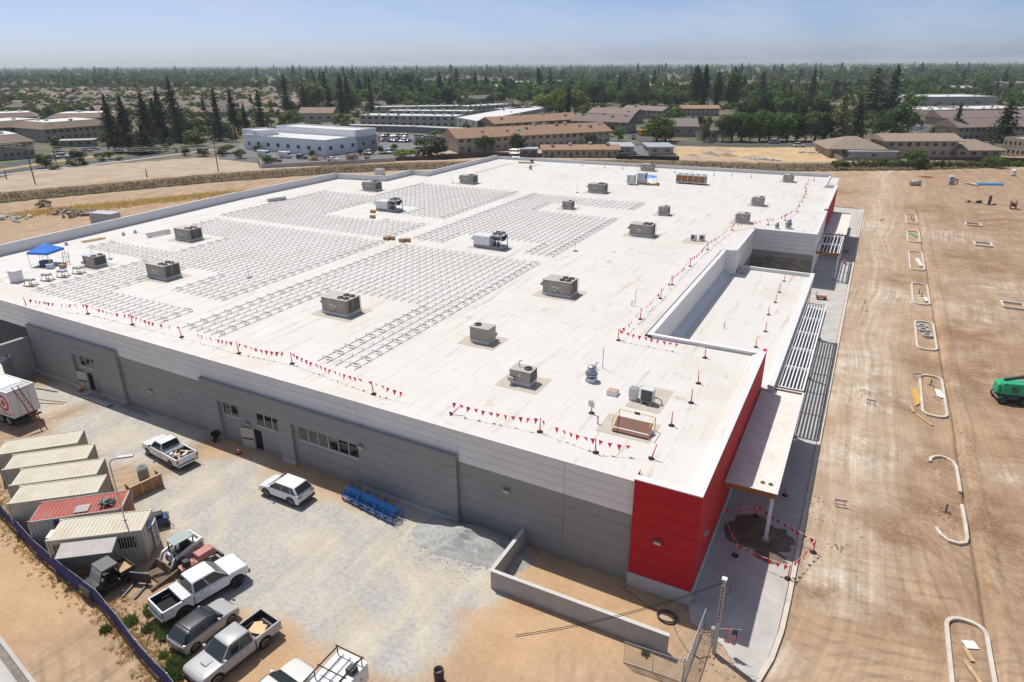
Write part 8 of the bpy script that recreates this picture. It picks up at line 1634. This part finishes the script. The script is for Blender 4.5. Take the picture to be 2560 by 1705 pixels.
sheet('dry_lot', [zb(z3,-40,838), zb(z3,1040,845), zb(z3,1095,815), zb(z3,930,745), zb(z3,0,732)], .09, mat('straw_lot', (.50,.35,.19), .95, var=.22, scale=.12, world_pos=True, dirt=(.33,.22,.13,.7)), 'vacant lot of golden dry soil before the grove')
for px,py,r,h in ((200,790,5,1.5),(90,800,4,1.1),(320,795,4,1.2)): p = G(*z3(px,py)); heap('soil', (p.x,p.y), r, r*.8, h, mat('brown_soil', (.33,.22,.13), .95, var=.25, scale=.5, world_pos=True), 'brown earth heap on the golden vacant lot', seed=px, kind='stuff')
def rubble(name, c, n, sp, sz, m, label, grp=None):
    t = MB()
    for _ in range(n):
        s = frand(*sz); T = Matrix.Translation((c[0]+random.gauss(0,sp), c[1]+random.gauss(0,sp*.5), s*.3)) @ Matrix.Rotation(frand(0,3),4,'Z') @ Matrix.Rotation(frand(0,1),4,'X'); t.T = T; t.cbox((0,0,0),(s,s*frand(.5,1),s*frand(.3,.7)))
    o = t.build(name, m, None, kind='stuff', label=label)
for px,py in ((500,815),(600,825),(905,775)): rubble('rubble', zb(z3,px,py), 40, 2.2, (.3,1.1), M_conc, 'broken concrete rubble on the golden vacant lot')
c_ = Zm(0,480,3.364); rubble('rubble', zb(c_,620,180), 90, 3.0, (.3,1.2), mat('rubble_mixed', (.25,.20,.16), .9, var=.4), 'heap of broken slabs and scrap by the golden grass'); rubble('rubble', zb(c_,40,215), 50, 3.0, (.3,1.0), M_conc, 'scattered slabs at the end of the golden grass')
p = G(*c_(370,125)); tree((p.x,p.y,0), 2.0, 4.5, 'shrub', 'olive', 'lone green bush on the dirt beside the golden grass', cat='bush')
p = G(*c_(900,270)); t = thing('storage_box', 'grey metal storage box behind the west parapet', 'container', p, .2); bevel(MB().box(-3,3,-1.3,1.3,.1,2.5).build('body', mat('box_grey', (.40,.42,.44), .6), t), .04, 1); MB().box(-3.05,3.05,-1.35,1.35,2.5,2.6).build('lid', M_steel, t)
p = G(*z2(275,930)); t = thing('storage_box', 'small white site box beyond the zigzag parapet', 'container', p, .2); MB().box(-1.3,1.3,-1,1,.1,2.0).build('body', M_lbl, t); MB().box(-1.35,1.35,-1.05,1.05,2.0,2.1).build('lid', M_steel, t)
# ------------------------------------------------------------------ power poles, masts, flags
def power_pole(base, h, label, arms=1, group='timber power poles', m=None):
    t = thing('power_pole', label, 'pole', (base[0],base[1],0), frand(.3,.8), group); MB().tube([(0,0,0),(.05,0,h)], [.17,.11], 7).build('shaft', m or M_trunk, t)
    for k in range(arms):
        MB().bar((-1.2,0,h-.5-1.1*k),(1.2,0,h-.5-1.1*k),.14).build('crossarm', M_trunk, t)
        for x in (-1.1,-.4,.4,1.1): MB().cyl((x,0,h-.45-1.1*k), .05, .22, 6).build('insulator', M_lbl, t)
    return t
for Z,x,y,ty,lb in ((z1,240,980,700,'leaning timber power pole on the vacant lot by the road'),(z1,1497,910,695,'timber power pole on the vacant lot before the iron fence'),(z1,385,840,650,'thin timber pole on the road median'),(z1,1010,950,880,'short post on the vacant lot beside the canal track'),(z1,45,950,890,'short sign post at the road edge'),(z2,1495,560,445,'power pole with crossarms before the cypress'),(z2,1568,545,450,'power pole beside the cypress spike'),(z2,1655,530,400,'power pole behind the parked cars'),(z2,1948,470,370,'power pole over the dense row'),(z3,1720,790,590,'leaning power pole among the canal apartments'),(z3,30,500,440,'power pole beside the corner house')):
    b = G(*Z(x,y)); power_pole(b, max(2, zat(*Z(x,ty), b)), lb, 0 if 'short' in lb else 1, group=None)
pa, pb = G(*z1(240,980)), G(*z1(1497,910)); ha, hb = zat(*z1(240,700),pa)-.5, zat(*z1(1497,695),pb)-.5; ln = thing('power_line', 'thin power wires strung along the vacant lot', 'wires')
for k in range(3): MB().tube([pa+(pb-pa)*s+Vector((0,0,ha+(hb-ha)*s-4*1.2*s*(1-s)-.5*k)) for s in [i/16 for i in range(-6,27)]], .035, 3).build('wire', M_dsteel, ln)
for x in (1612,1636):
    b = G(*z1(x,740)); t = thing('flagpole', 'tall white flagpole before the pale office', 'flagpole', b, 0, 'office flagpoles'); h = zat(*z1(x,595), b); MB().tube([(0,0,0),(0,0,h)], .07, 6).build('pole', M_white, t); MB().add([(0,0,h-.2),(.5,.3,h-.4),(.4,.2,h-2.2),(0,0,h-2.0)],[(0,1,2,3)]).build('flag', M_red, t)
b = G(*z2(425,505)); t = thing('radio_dish', 'pale standing dish antenna over the flat roofs', 'antenna', b); h = zat(*z2(415,450), b); MB().tube([(0,0,0),(0,0,h*.7)], .3, 6).build('mast', M_lbl, t); MB().lathe([(.1,0),(2.0,.7),(1.9,.8),(.05,.15)], (0,0,h*.75), 14, 'y').build('dish', M_lbl, t)
# ------------------------------------------------------------------ cars of the town: one low model in several colours
def town_car_parts(kind):
    mb = MB(); z = .62
    if kind == 'van': body_loft(mb, [(-2.6,.35),(2.3,.35),(2.5,.6),(2.4,1.05),(1.9,1.3),(1.4,2.3),(-2.5,2.4),(-2.6,2.2)], 2.0, .8)
    else: body_loft(mb, [(-2.15,.35),(2.15,.35),(2.25,.6),(2.1,.85),(.95,.98),(-2.0,1.02),(-2.25,.9),(-2.25,.5)], 1.8, .62)
    body = mb.mesh('body', P_white, True)
    if kind == 'van': cab = MB().add([(1.42,-.9,1.35),(1.95,-.9,1.35),(1.5,-.88,2.05),(1.1,-.88,2.05),(1.42,.9,1.35),(1.95,.9,1.35),(1.5,.88,2.05),(1.1,.88,2.05)],[(0,1,2,3),(7,6,5,4),(1,5,6,2),(3,2,6,7)]); cab.v = [(x*1.005+.02,y*1.13,zz) for x,y,zz in cab.v]; glass = cab.mesh('windows', M_cglass)
    else:
        r0, r1_, zt = {'saloon':(-1.55,1.0,1.42),'suv':(-2.1,.95,1.68)}[kind]; a, b = {'saloon':(-.95,.25),'suv':(-1.75,.25)}[kind]
        glass = MB().add([(r0,-.82,.98),(r1_,-.82,.98),(r1_,.82,.98),(r0,.82,.98),(a,-.64,zt),(b,-.64,zt),(b,.64,zt),(a,.64,zt)],[(0,1,5,4),(1,2,6,5),(2,3,7,6),(3,0,4,7)]).mesh('windows', M_cglass)
    roof = None if kind == 'van' else MB().add([(a-.02,-.65,zt),(b+.02,-.65,zt),(b+.02,.65,zt),(a-.02,.65,zt),(a+.1,-.55,zt+.06),(b-.1,-.55,zt+.06),(b-.1,.55,zt+.06),(a+.1,.55,zt+.06)],[(4,5,6,7),(0,1,5,4),(1,2,6,5),(2,3,7,6),(3,0,4,7)]).mesh('roof', P_white)
    wh = MB().lathe([(.1,-.1),(.33,-.1),(.33,.1),(.1,.1)], n=12, axis='y').mesh('wheel', M_tyre); return body, glass, roof, wh
TC = {k: town_car_parts(k) for k in ('saloon','suv','van')}
PAINTS = [(P_white,'white'),(P_silver,'silver'),(P_black,'black'),(P_grey,'dark grey'),(P_red,'dark red'),(P_bluec,'dark blue'),(P_taupe,'taupe')]
def town_car(x, y, rz, kind, ci, where, group):
    P, cn = PAINTS[ci]; kn = {'saloon':'saloon','suv':'SUV','van':'delivery van'}[kind]; t = thing({'saloon':'parked_car','suv':'parked_suv','van':'delivery_van'}[kind], '%s %s %s' % (cn, kn, where), 'van' if kind == 'van' else 'car', (x,y,.09), rz, '%s, %s %s' % (group, cn, kn))
    body, glass, roof, wh = TC[kind]
    for n, me in (('body',body),('windows',glass),('roof',roof)):
        if me is None: continue
        o = obj(n, me, t)
        if n != 'windows': o.material_slots[0].link = 'OBJECT'; o.material_slots[0].material = P
    for xx in (1.35,-1.35):
        for yy in (-.8,.8): obj('wheel', wh, t, loc=(xx,yy,.33))
def row_cars(Z, x0, y0, x1, y1, n, where, group, ang=None, skip=.12):
    a, b = G(*Z(x0,y0)), G(*Z(x1,y1)); d = atan2((b-a).y,(b-a).x)
    for i in range(n):
        if random.random() < skip: continue
        p = a+(b-a)*((i+.5)/n); town_car(p.x, p.y, (d+pi/2 if ang is None else d+ang)+frand(-.04,.04)+(pi if random.random() < .4 else 0), random.choice(('saloon','suv','suv')), random.choices(range(7),(5,4,4,4,1,2,1))[0], where, group)
for q in ((290,665,480,668,9),(280,695,480,700,9),(70,650,230,640,7),(80,670,260,672,8),(80,720,130,720,3),(160,785,400,775,9),(500,668,700,690,8),(660,715,790,690,5),(40,625,200,610,7)): row_cars(z2, *q, 'parked in the rows of the office car park', 'office car park')
row_cars(z2, 1060,600,1230,580,6,'parked beside the arched apartments','arched apartments'); row_cars(z2, 1420,530,1720,515,8,'parked in the lane behind the cypress','cypress lane'); row_cars(z2, 1995,690,2080,610,4,'parked along the side street','side street', ang=0); row_cars(z3, 1580,590,1650,660,4,'parked in the court of the brown terraces','terrace court'); row_cars(z3, 1930,715,2150,725,6,'parked before the brown terrace','terrace front'); row_cars(z3, 2060,385,2260,370,16,'parked at the far commercial strip','commercial strip')
for Z,x,y,kd,ci,rz,lb in ((z3,645,710,'suv',1,.35,'on the street before the grove'),(z3,815,732,'suv',0,.35,'with boxy tail on the street before the grove'),(z1,1812,800,'van',0,.2,'at the iron-fence end of the office front'),(z1,1960,808,'van',0,.25,'before the middle of the office front'),(z1,2070,815,'suv',3,.3,'beside the white vans at the office'),(z1,437,805,'suv',0,.6,'before the mansard apartments'),(z1,375,812,'saloon',1,.6,'beside the white one before the mansard apartments'),(z1,645,755,'saloon',5,.6,'on the carriageway by the small lawn'),(z1,600,765,'saloon',4,.6,'on the carriageway by the small lawn'),(z1,685,800,'saloon',3,.6,'beside the planted median'),(z1,500,828,'suv',1,.6,'behind the clipped median bush'),(z1,778,718,'saloon',4,.8,'at the foot of the conifer clump'),(z1,812,775,'saloon',2,.6,'below the conifer clump'),(z3,1250,640,'saloon',1,.3,'in the drive behind the shaggy cypress'),(z3,1640,610,'suv',0,1.2,'by the palm in the parking court'),(z1,1890,835,'saloon',3,.3,'beside the round tree in the office car park'),(z1,2280,830,'saloon',0,.3,'behind the concrete wall by the office'),(z2,1345,590,'saloon',4,.5,'under the pale carport behind the brown roof'),(z2,770,690,'suv',3,.3,'beside the pink oleander'),(z2,1930,785,'saloon',1,.3,'under the grey carport beside the brown row')):
    p = G(*Z(x,y)); town_car(p.x,p.y,rz,kd,ci,lb,'single '+lb)
b = G(*z2(2100,655)); t = thing('school_bus', 'yellow school bus parked on the side street', 'bus', b, 1.0); bevel(MB().box(-4.5,4.5,-1.2,1.2,.5,3.0).build('body', mat('bus_yellow', (.60,.30,.02), .5), t), .15, 2); MB().box(-4.2,4.2,-1.22,1.22,1.8,2.4).build('window_band', M_cglass, t)
for x in (-3,3):
    for s in (-1.1,1.1): MB().cyl((x,s-.12,.5), .5, .24, 12, 'y').build('wheel', M_rubber, t)
# ------------------------------------------------------------------ houses of the subdivision
def house_meshes(i):
    W, D, h, rh = [(15,11,3.0,3.0),(13,13,3.0,3.4),(17,10,3.2,2.8),(12,12,5.2,2.6)][i]; w, d = W/2, D/2; o = .5
    wall = MB().box(-w,w,-d,d,0,h)
    if i != 3: wall.box(-w+.5,-w+6.5,-d-3,-d-.01,0,h-.05)
    k = d+o; r = MB()
    r.add([(-w-o,-d-o,h),(w+o,-d-o,h),(w+o,d+o,h),(-w-o,d+o,h),(-w-o+k*.85,0,h+rh),(w+o-k*.85,0,h+rh)],[(0,1,5,4),(1,2,5),(2,3,4,5),(3,0,4),(3,2,1,0)])
    if i != 3: r.add([(-w+.1,-d-3.4,h-.04),(-w+6.9,-d-3.4,h-.04),(-w+6.9,-d+3,h-.04),(-w+.1,-d+3,h-.04),(-w+3.5,-d-3.4+(0 if i == 1 else 2.2),h+2.0),(-w+3.5,-d+3,h+2.0)],[(0,1,4),(1,2,5,4),(3,0,4,5),(2,3,5)])
    win = MB().box(-.9,.9,-.06,0,0,1.3); gar = MB().box(-2.4,2.4,-.06,0,0,2.3)
    return wall, r, win, gar, (w,d,h)
HM = []
for i in range(4):
    wl_, rf, wi, ga, dim = house_meshes(i); HM.append((wl_.mesh('wall', WC['stucco']), rf.mesh('roof', RC['brown']), wi.mesh('window', M_win), ga.mesh('garage_door', M_lbl), dim))
HR = [(RC['brown'],'brown'),(RC['tan'],'tan'),(RC['grey'],'grey'),(RC['mauve'],'mauve-brown')]
def house(x, y, rz, i, c, w_, detail, where, grp):
    t = thing('house', '%s hip-roofed %s in the %s' % (HR[c][1], ['house with front garage wing','square house with garage gable','long low house','two-storey house'][i], where), 'house', (x,y,0), rz, '%s, %s roof %d' % (grp, HR[c][1], i))
    wm, rm, wi, ga, (w,d,h) = HM[i]
    o = obj('wall', wm, t); o.material_slots[0].link = 'OBJECT'; o.material_slots[0].material = w_
    o = obj('roof', rm, t); o.material_slots[0].link = 'OBJECT'; o.material_slots[0].material = HR[c][0]
    if detail:
        for q in (1.8, 5.0): obj('window', wi, t, loc=(q if q < w-1 else w-1.2,-d,1.0))
        for q in (-d*.4, d*.4): obj('window', wi, t, loc=(w,q,1.0), rz=pi/2)
        if i != 3: obj('garage_door', ga, t, loc=(-w+3.5,-d-3,0))
random.seed(31); ROW = Vector((cos(rad(28)), sin(rad(28)))); CRS = Vector((-ROW.y, ROW.x)); n_h = 0; tree_pts = []
def on_screen(x, y, m=60):
    d = Vector((x,y,0))-CAM; zz = d.dot(FW)
    if zz < 1: return None
    px, py = 1280+FPX*d.dot(RT)/zz, 852.5+FPX*d.dot(DN)/zz
    return (px, py) if -m < px < 2560+m else None
cand = []
for j in range(26):
    for i in range(-30, 40):
        q = Vector((-560,240))+ROW*(i*19)+CRS*(j*27+(6 if j % 2 else 0)); s = on_screen(q.x, q.y)
        if s is None: continue
        px, py = s
        top = 222 if px < 700 else 240
        if px > 760+max(0,(300-py))*1.2: continue
        if py < top or py > 298-px*.03: continue
        cand.append((py, q.x, q.y, j))
cand.sort(reverse=True)
for py, x, y, j in cand[:290]:
    near = py > 262; house(x+frand(-1.5,1.5), y+frand(-1.5,1.5), rad(28)+(pi if j % 2 else 0)+frand(-.03,.03), random.choices(range(4),(4,3,3,1))[0], random.choices(range(4),(3,4,2,2))[0], WC[random.choice(('stucco','tan','cream','stucco'))], near, 'near rows of the subdivision' if near else 'far rows of the subdivision', 'near subdivision' if near else 'far subdivision')
for Z,xs,y,grp in ((z2,range(560,1000,70),335,'scattered houses among the far trees'),(z2,range(1250,1450,60),300,'scattered houses beyond the yellow-green clump'),(z3,range(1500,2300,85),300,'scattered houses on the far east side'),(z1,range(1300,2300,90),470,'houses behind the tall conifers'),(z1,range(1250,1900,80),520,'houses close behind the conifers')):
    for x in xs:
        p = G(*Z(x+frand(-15,15), y+frand(-6,6))); house(p.x,p.y,frand(0,3),random.randrange(4),random.randrange(4),WC[random.choice(('stucco','tan','cream'))],False,grp,grp)
# ------------------------------------------------------------------ the wood of town trees reaching to the horizon (nobody could count it)
fc = bpy.data.collections.new('tree_shapes'); kinds = [('round','green'),('round','dark'),('tall','green'),('round','olive'),('ragged','conifer'),('round','lime'),('poplar','dark'),('tall','green')]
for i, (kd, tn) in enumerate(kinds):
    cmx = crown_mesh('far_crown%d' % i, kd, 300+i, LM[tn], 380); S = {'round':2.0,'tall':2.0,'ragged':1.9,'spruce':1.9,'poplar':1.9}[kd]
    # bigger cards for the far shapes
    co = [v.co.copy() for v in cmx.vertices]
    for f_ in cmx.polygons:
        c0 = sum((co[k] for k in f_.vertices), Vector())/4
        for k in f_.vertices: cmx.vertices[k].co = c0+(co[k]-c0)*S
    o = bpy.data.objects.new('s%02d' % i, cmx); fc.objects.link(o)
def forest(name, label, pts):
    """pts: (x, y, height, width factor, shape index)"""
    me = bpy.data.meshes.new(name); me.from_pydata([(p[0],p[1],0) for p in pts], [], [])
    for an, ty, k in (('hh','FLOAT',2),('ww','FLOAT',3),('ix','INT',4)):
        a = me.attributes.new(an, ty, 'POINT'); a.data.foreach_set('value', [p[k] for p in pts])
    o = obj(name, me, None, label=label, kind='stuff'); ng = bpy.data.node_groups.new(name, 'GeometryNodeTree'); ng.interface.new_socket('Geometry', in_out='INPUT', socket_type='NodeSocketGeometry'); ng.interface.new_socket('Geometry', in_out='OUTPUT', socket_type='NodeSocketGeometry')
    N = ng.nodes; L = ng.links; gi = N.new('NodeGroupInput'); go = N.new('NodeGroupOutput'); ip = N.new('GeometryNodeInstanceOnPoints'); ci = N.new('GeometryNodeCollectionInfo'); ci.inputs['Collection'].default_value = fc; ci.inputs['Separate Children'].default_value = True; ci.inputs['Reset Children'].default_value = True
    def na(nm, ty): a = N.new('GeometryNodeInputNamedAttribute'); a.data_type = ty; a.inputs['Name'].default_value = nm; return a.outputs['Attribute']
    cv = N.new('ShaderNodeCombineXYZ'); m_ = N.new('ShaderNodeMath'); m_.operation = 'MULTIPLY'; h_ = na('hh','FLOAT'); L.new(h_, m_.inputs[0]); L.new(na('ww','FLOAT'), m_.inputs[1]); L.new(m_.outputs[0], cv.inputs[0]); L.new(m_.outputs[0], cv.inputs[1]); L.new(h_, cv.inputs[2])
    rv = N.new('FunctionNodeRandomValue'); rv.data_type = 'FLOAT'; rv.inputs[3].default_value = 6.28; rc_ = N.new('ShaderNodeCombineXYZ'); L.new(rv.outputs[1], rc_.inputs[2])
    L.new(gi.outputs[0], ip.inputs['Points']); L.new(ci.outputs[0], ip.inputs['Instance']); ip.inputs['Pick Instance'].default_value = True; L.new(na('ix','INT'), ip.inputs['Instance Index']); L.new(cv.outputs[0], ip.inputs['Scale']); L.new(rc_.outputs[0], ip.inputs['Rotation']); L.new(ip.outputs[0], go.inputs[0])
    md = o.modifiers.new('scatter', 'NODES'); md.node_group = ng; return o
pts = []; random.seed(77)
def clearing(x, y, s): return mnoise.noise((x*s, y*s, 40.))
while len(pts) < 11000:
    px = frand(-120, 2680); d = 560*(9.5**random.random())                 # metres from the camera, denser near
    lat = (px-1280)/FPX; fx = Vector((FW.x,FW.y)).normalized(); rx = Vector((RT.x,RT.y)).normalized(); q = Vector((CAM.x,CAM.y))+fx*d+rx*(d*lat/cos(PITCH))
    if px < 820 and d < 1150-px*.45: 
        continue
    if px > 1500 and d < 640: continue
    c = clearing(q.x, q.y, .0035)
    if c < -.18 and d < 2600: continue
    if 1560 < px < 2090 and 860 < d < 1180 and random.random() < .9: continue      # the golden field stays open
    if px > 2250 and 640 < d < 1100 and random.random() < .55: continue
    big = clearing(q.x+900, q.y, .006)
    ix = random.choices(range(8), (8,6,4,5,1.1,1.8,.6,6))[0] if big > .05 else random.choices(range(8), (8,4,2,5,.35,1.4,.15,4))[0]
    h = {0:10,1:12,2:14,3:9,4:20,5:9,6:20,7:14}[ix]*frand(.5,1.3)*(1.2 if d > 1400 else 1)
    pts.append((q.x,q.y,h,frand(1.0,1.6)*(1.2 if ix == 4 else 1),ix))
forest('far_woods', 'hazy belt of town trees reaching back to the horizon', pts)
pts = []
while len(pts) < 2600:                                                     # small garden trees between the houses
    px = frand(-60, 1000); d = frand(330, 1150); lat = (px-1280)/FPX; q = Vector((CAM.x,CAM.y))+fx*d+rx*(d*lat/cos(PITCH)); s = on_screen(q.x,q.y)
    if s is None or s[1] > 300-px*.03: continue
    if s[0] > 780+max(0,(300-s[1]))*1.2: continue
    if clearing(q.x,q.y,.012) < -.05 and random.random() < .75: continue
    ix = random.choice((0,0,1,3,7,3)); pts.append((q.x,q.y,frand(4,9),frand(1,1.4),ix))
forest('garden_trees', 'small garden trees dotted between the subdivision roofs', pts)
pts = []
while len(pts) < 700:                                                      # trees of the middle distance right and centre
    px = frand(800, 2620); d = frand(420, 800); lat = (px-1280)/FPX; q = Vector((CAM.x,CAM.y))+fx*d+rx*(d*lat/cos(PITCH)); s = on_screen(q.x,q.y)
    if s is None or s[1] < 215 or s[1] > 262: continue
    if clearing(q.x,q.y,.008) < .02 and random.random() < .8: continue
    ix = random.choices(range(8),(6,4,3,3,1,1.5,.5,3))[0]; pts.append((q.x,q.y,{0:8,1:9,2:11,3:7,4:15,5:7,6:15,7:11}[ix]*frand(.6,1.1),frand(.9,1.3),ix))
forest('town_trees', 'mixed trees between the apartments and the far sheds', pts)
pts = []; roads = (r1, r2, [zb(z2,1880,720), zb(z3,1060,722)], [zb(z2,2150,712), zb(z2,2010,650), zb(z2,1900,590), zb(z2,1700,530)], [zb(z3,1560,680), zb(z3,1600,610), zb(z3,1720,560)], [zb(z1,1500,780), zb(z2,300,720), zb(z2,700,680)]); tries = 0
while len(pts) < 620 and tries < 20000:                                     # yard trees and bushes between the near buildings
    tries += 1; px = frand(0, 2600); d = frand(215, 560); q = Vector((CAM.x,CAM.y))+fx*d+rx*(d*(px-1280)/FPX/cos(PITCH)); s = on_screen(q.x,q.y)
    if s is None or s[1] < 235 or seg_dist(q.x, q.y, CANAL) < 92: continue
    if any(abs(seg_dist(q.x, q.y, r)) < (22 if k == 5 else 9) for k, r in enumerate(roads)): continue
    w3 = Vector((q.x,q.y,0))
    if any(-3.5 < (w3-A).dot(u) < L+3.5 and -4 < (w3-A).dot(v) < dp+3.5 for A, u, v, L, dp in BFP): continue
    if any((w3-A-u*L/2).length < 34 and (w3-A-u*L/2).dot(v) < 0 and random.random() < .8 for A, u, v, L, dp in BFP): continue
    ix = random.choice((0,0,1,3,7,0)); pts.append((q.x,q.y,frand(2.5,8),frand(1,1.5),ix))
forest('neighbourhood_trees', 'small trees and bushes in the yards between the near apartments', pts)
# ------------------------------------------------------------------ hazy air
hz = MB().box(-7000,7000,-400,7000,-3,46); hm = bpy.data.materials.new('valley_haze'); hm.use_nodes = True; hn = hm.node_tree.nodes; hn.clear(); ho = hn.new('ShaderNodeOutputMaterial'); pv = hn.new('ShaderNodeVolumePrincipled'); pv.inputs['Color'].default_value = (.74,.86,1,1); pv.inputs['Density'].default_value = .00009; pv.inputs['Anisotropy'].default_value = .15; hm.node_tree.links.new(pv.outputs[0], ho.inputs['Volume'])
hz.build('haze', hm, None, label='pale summer haze over the valley', kind='stuff')
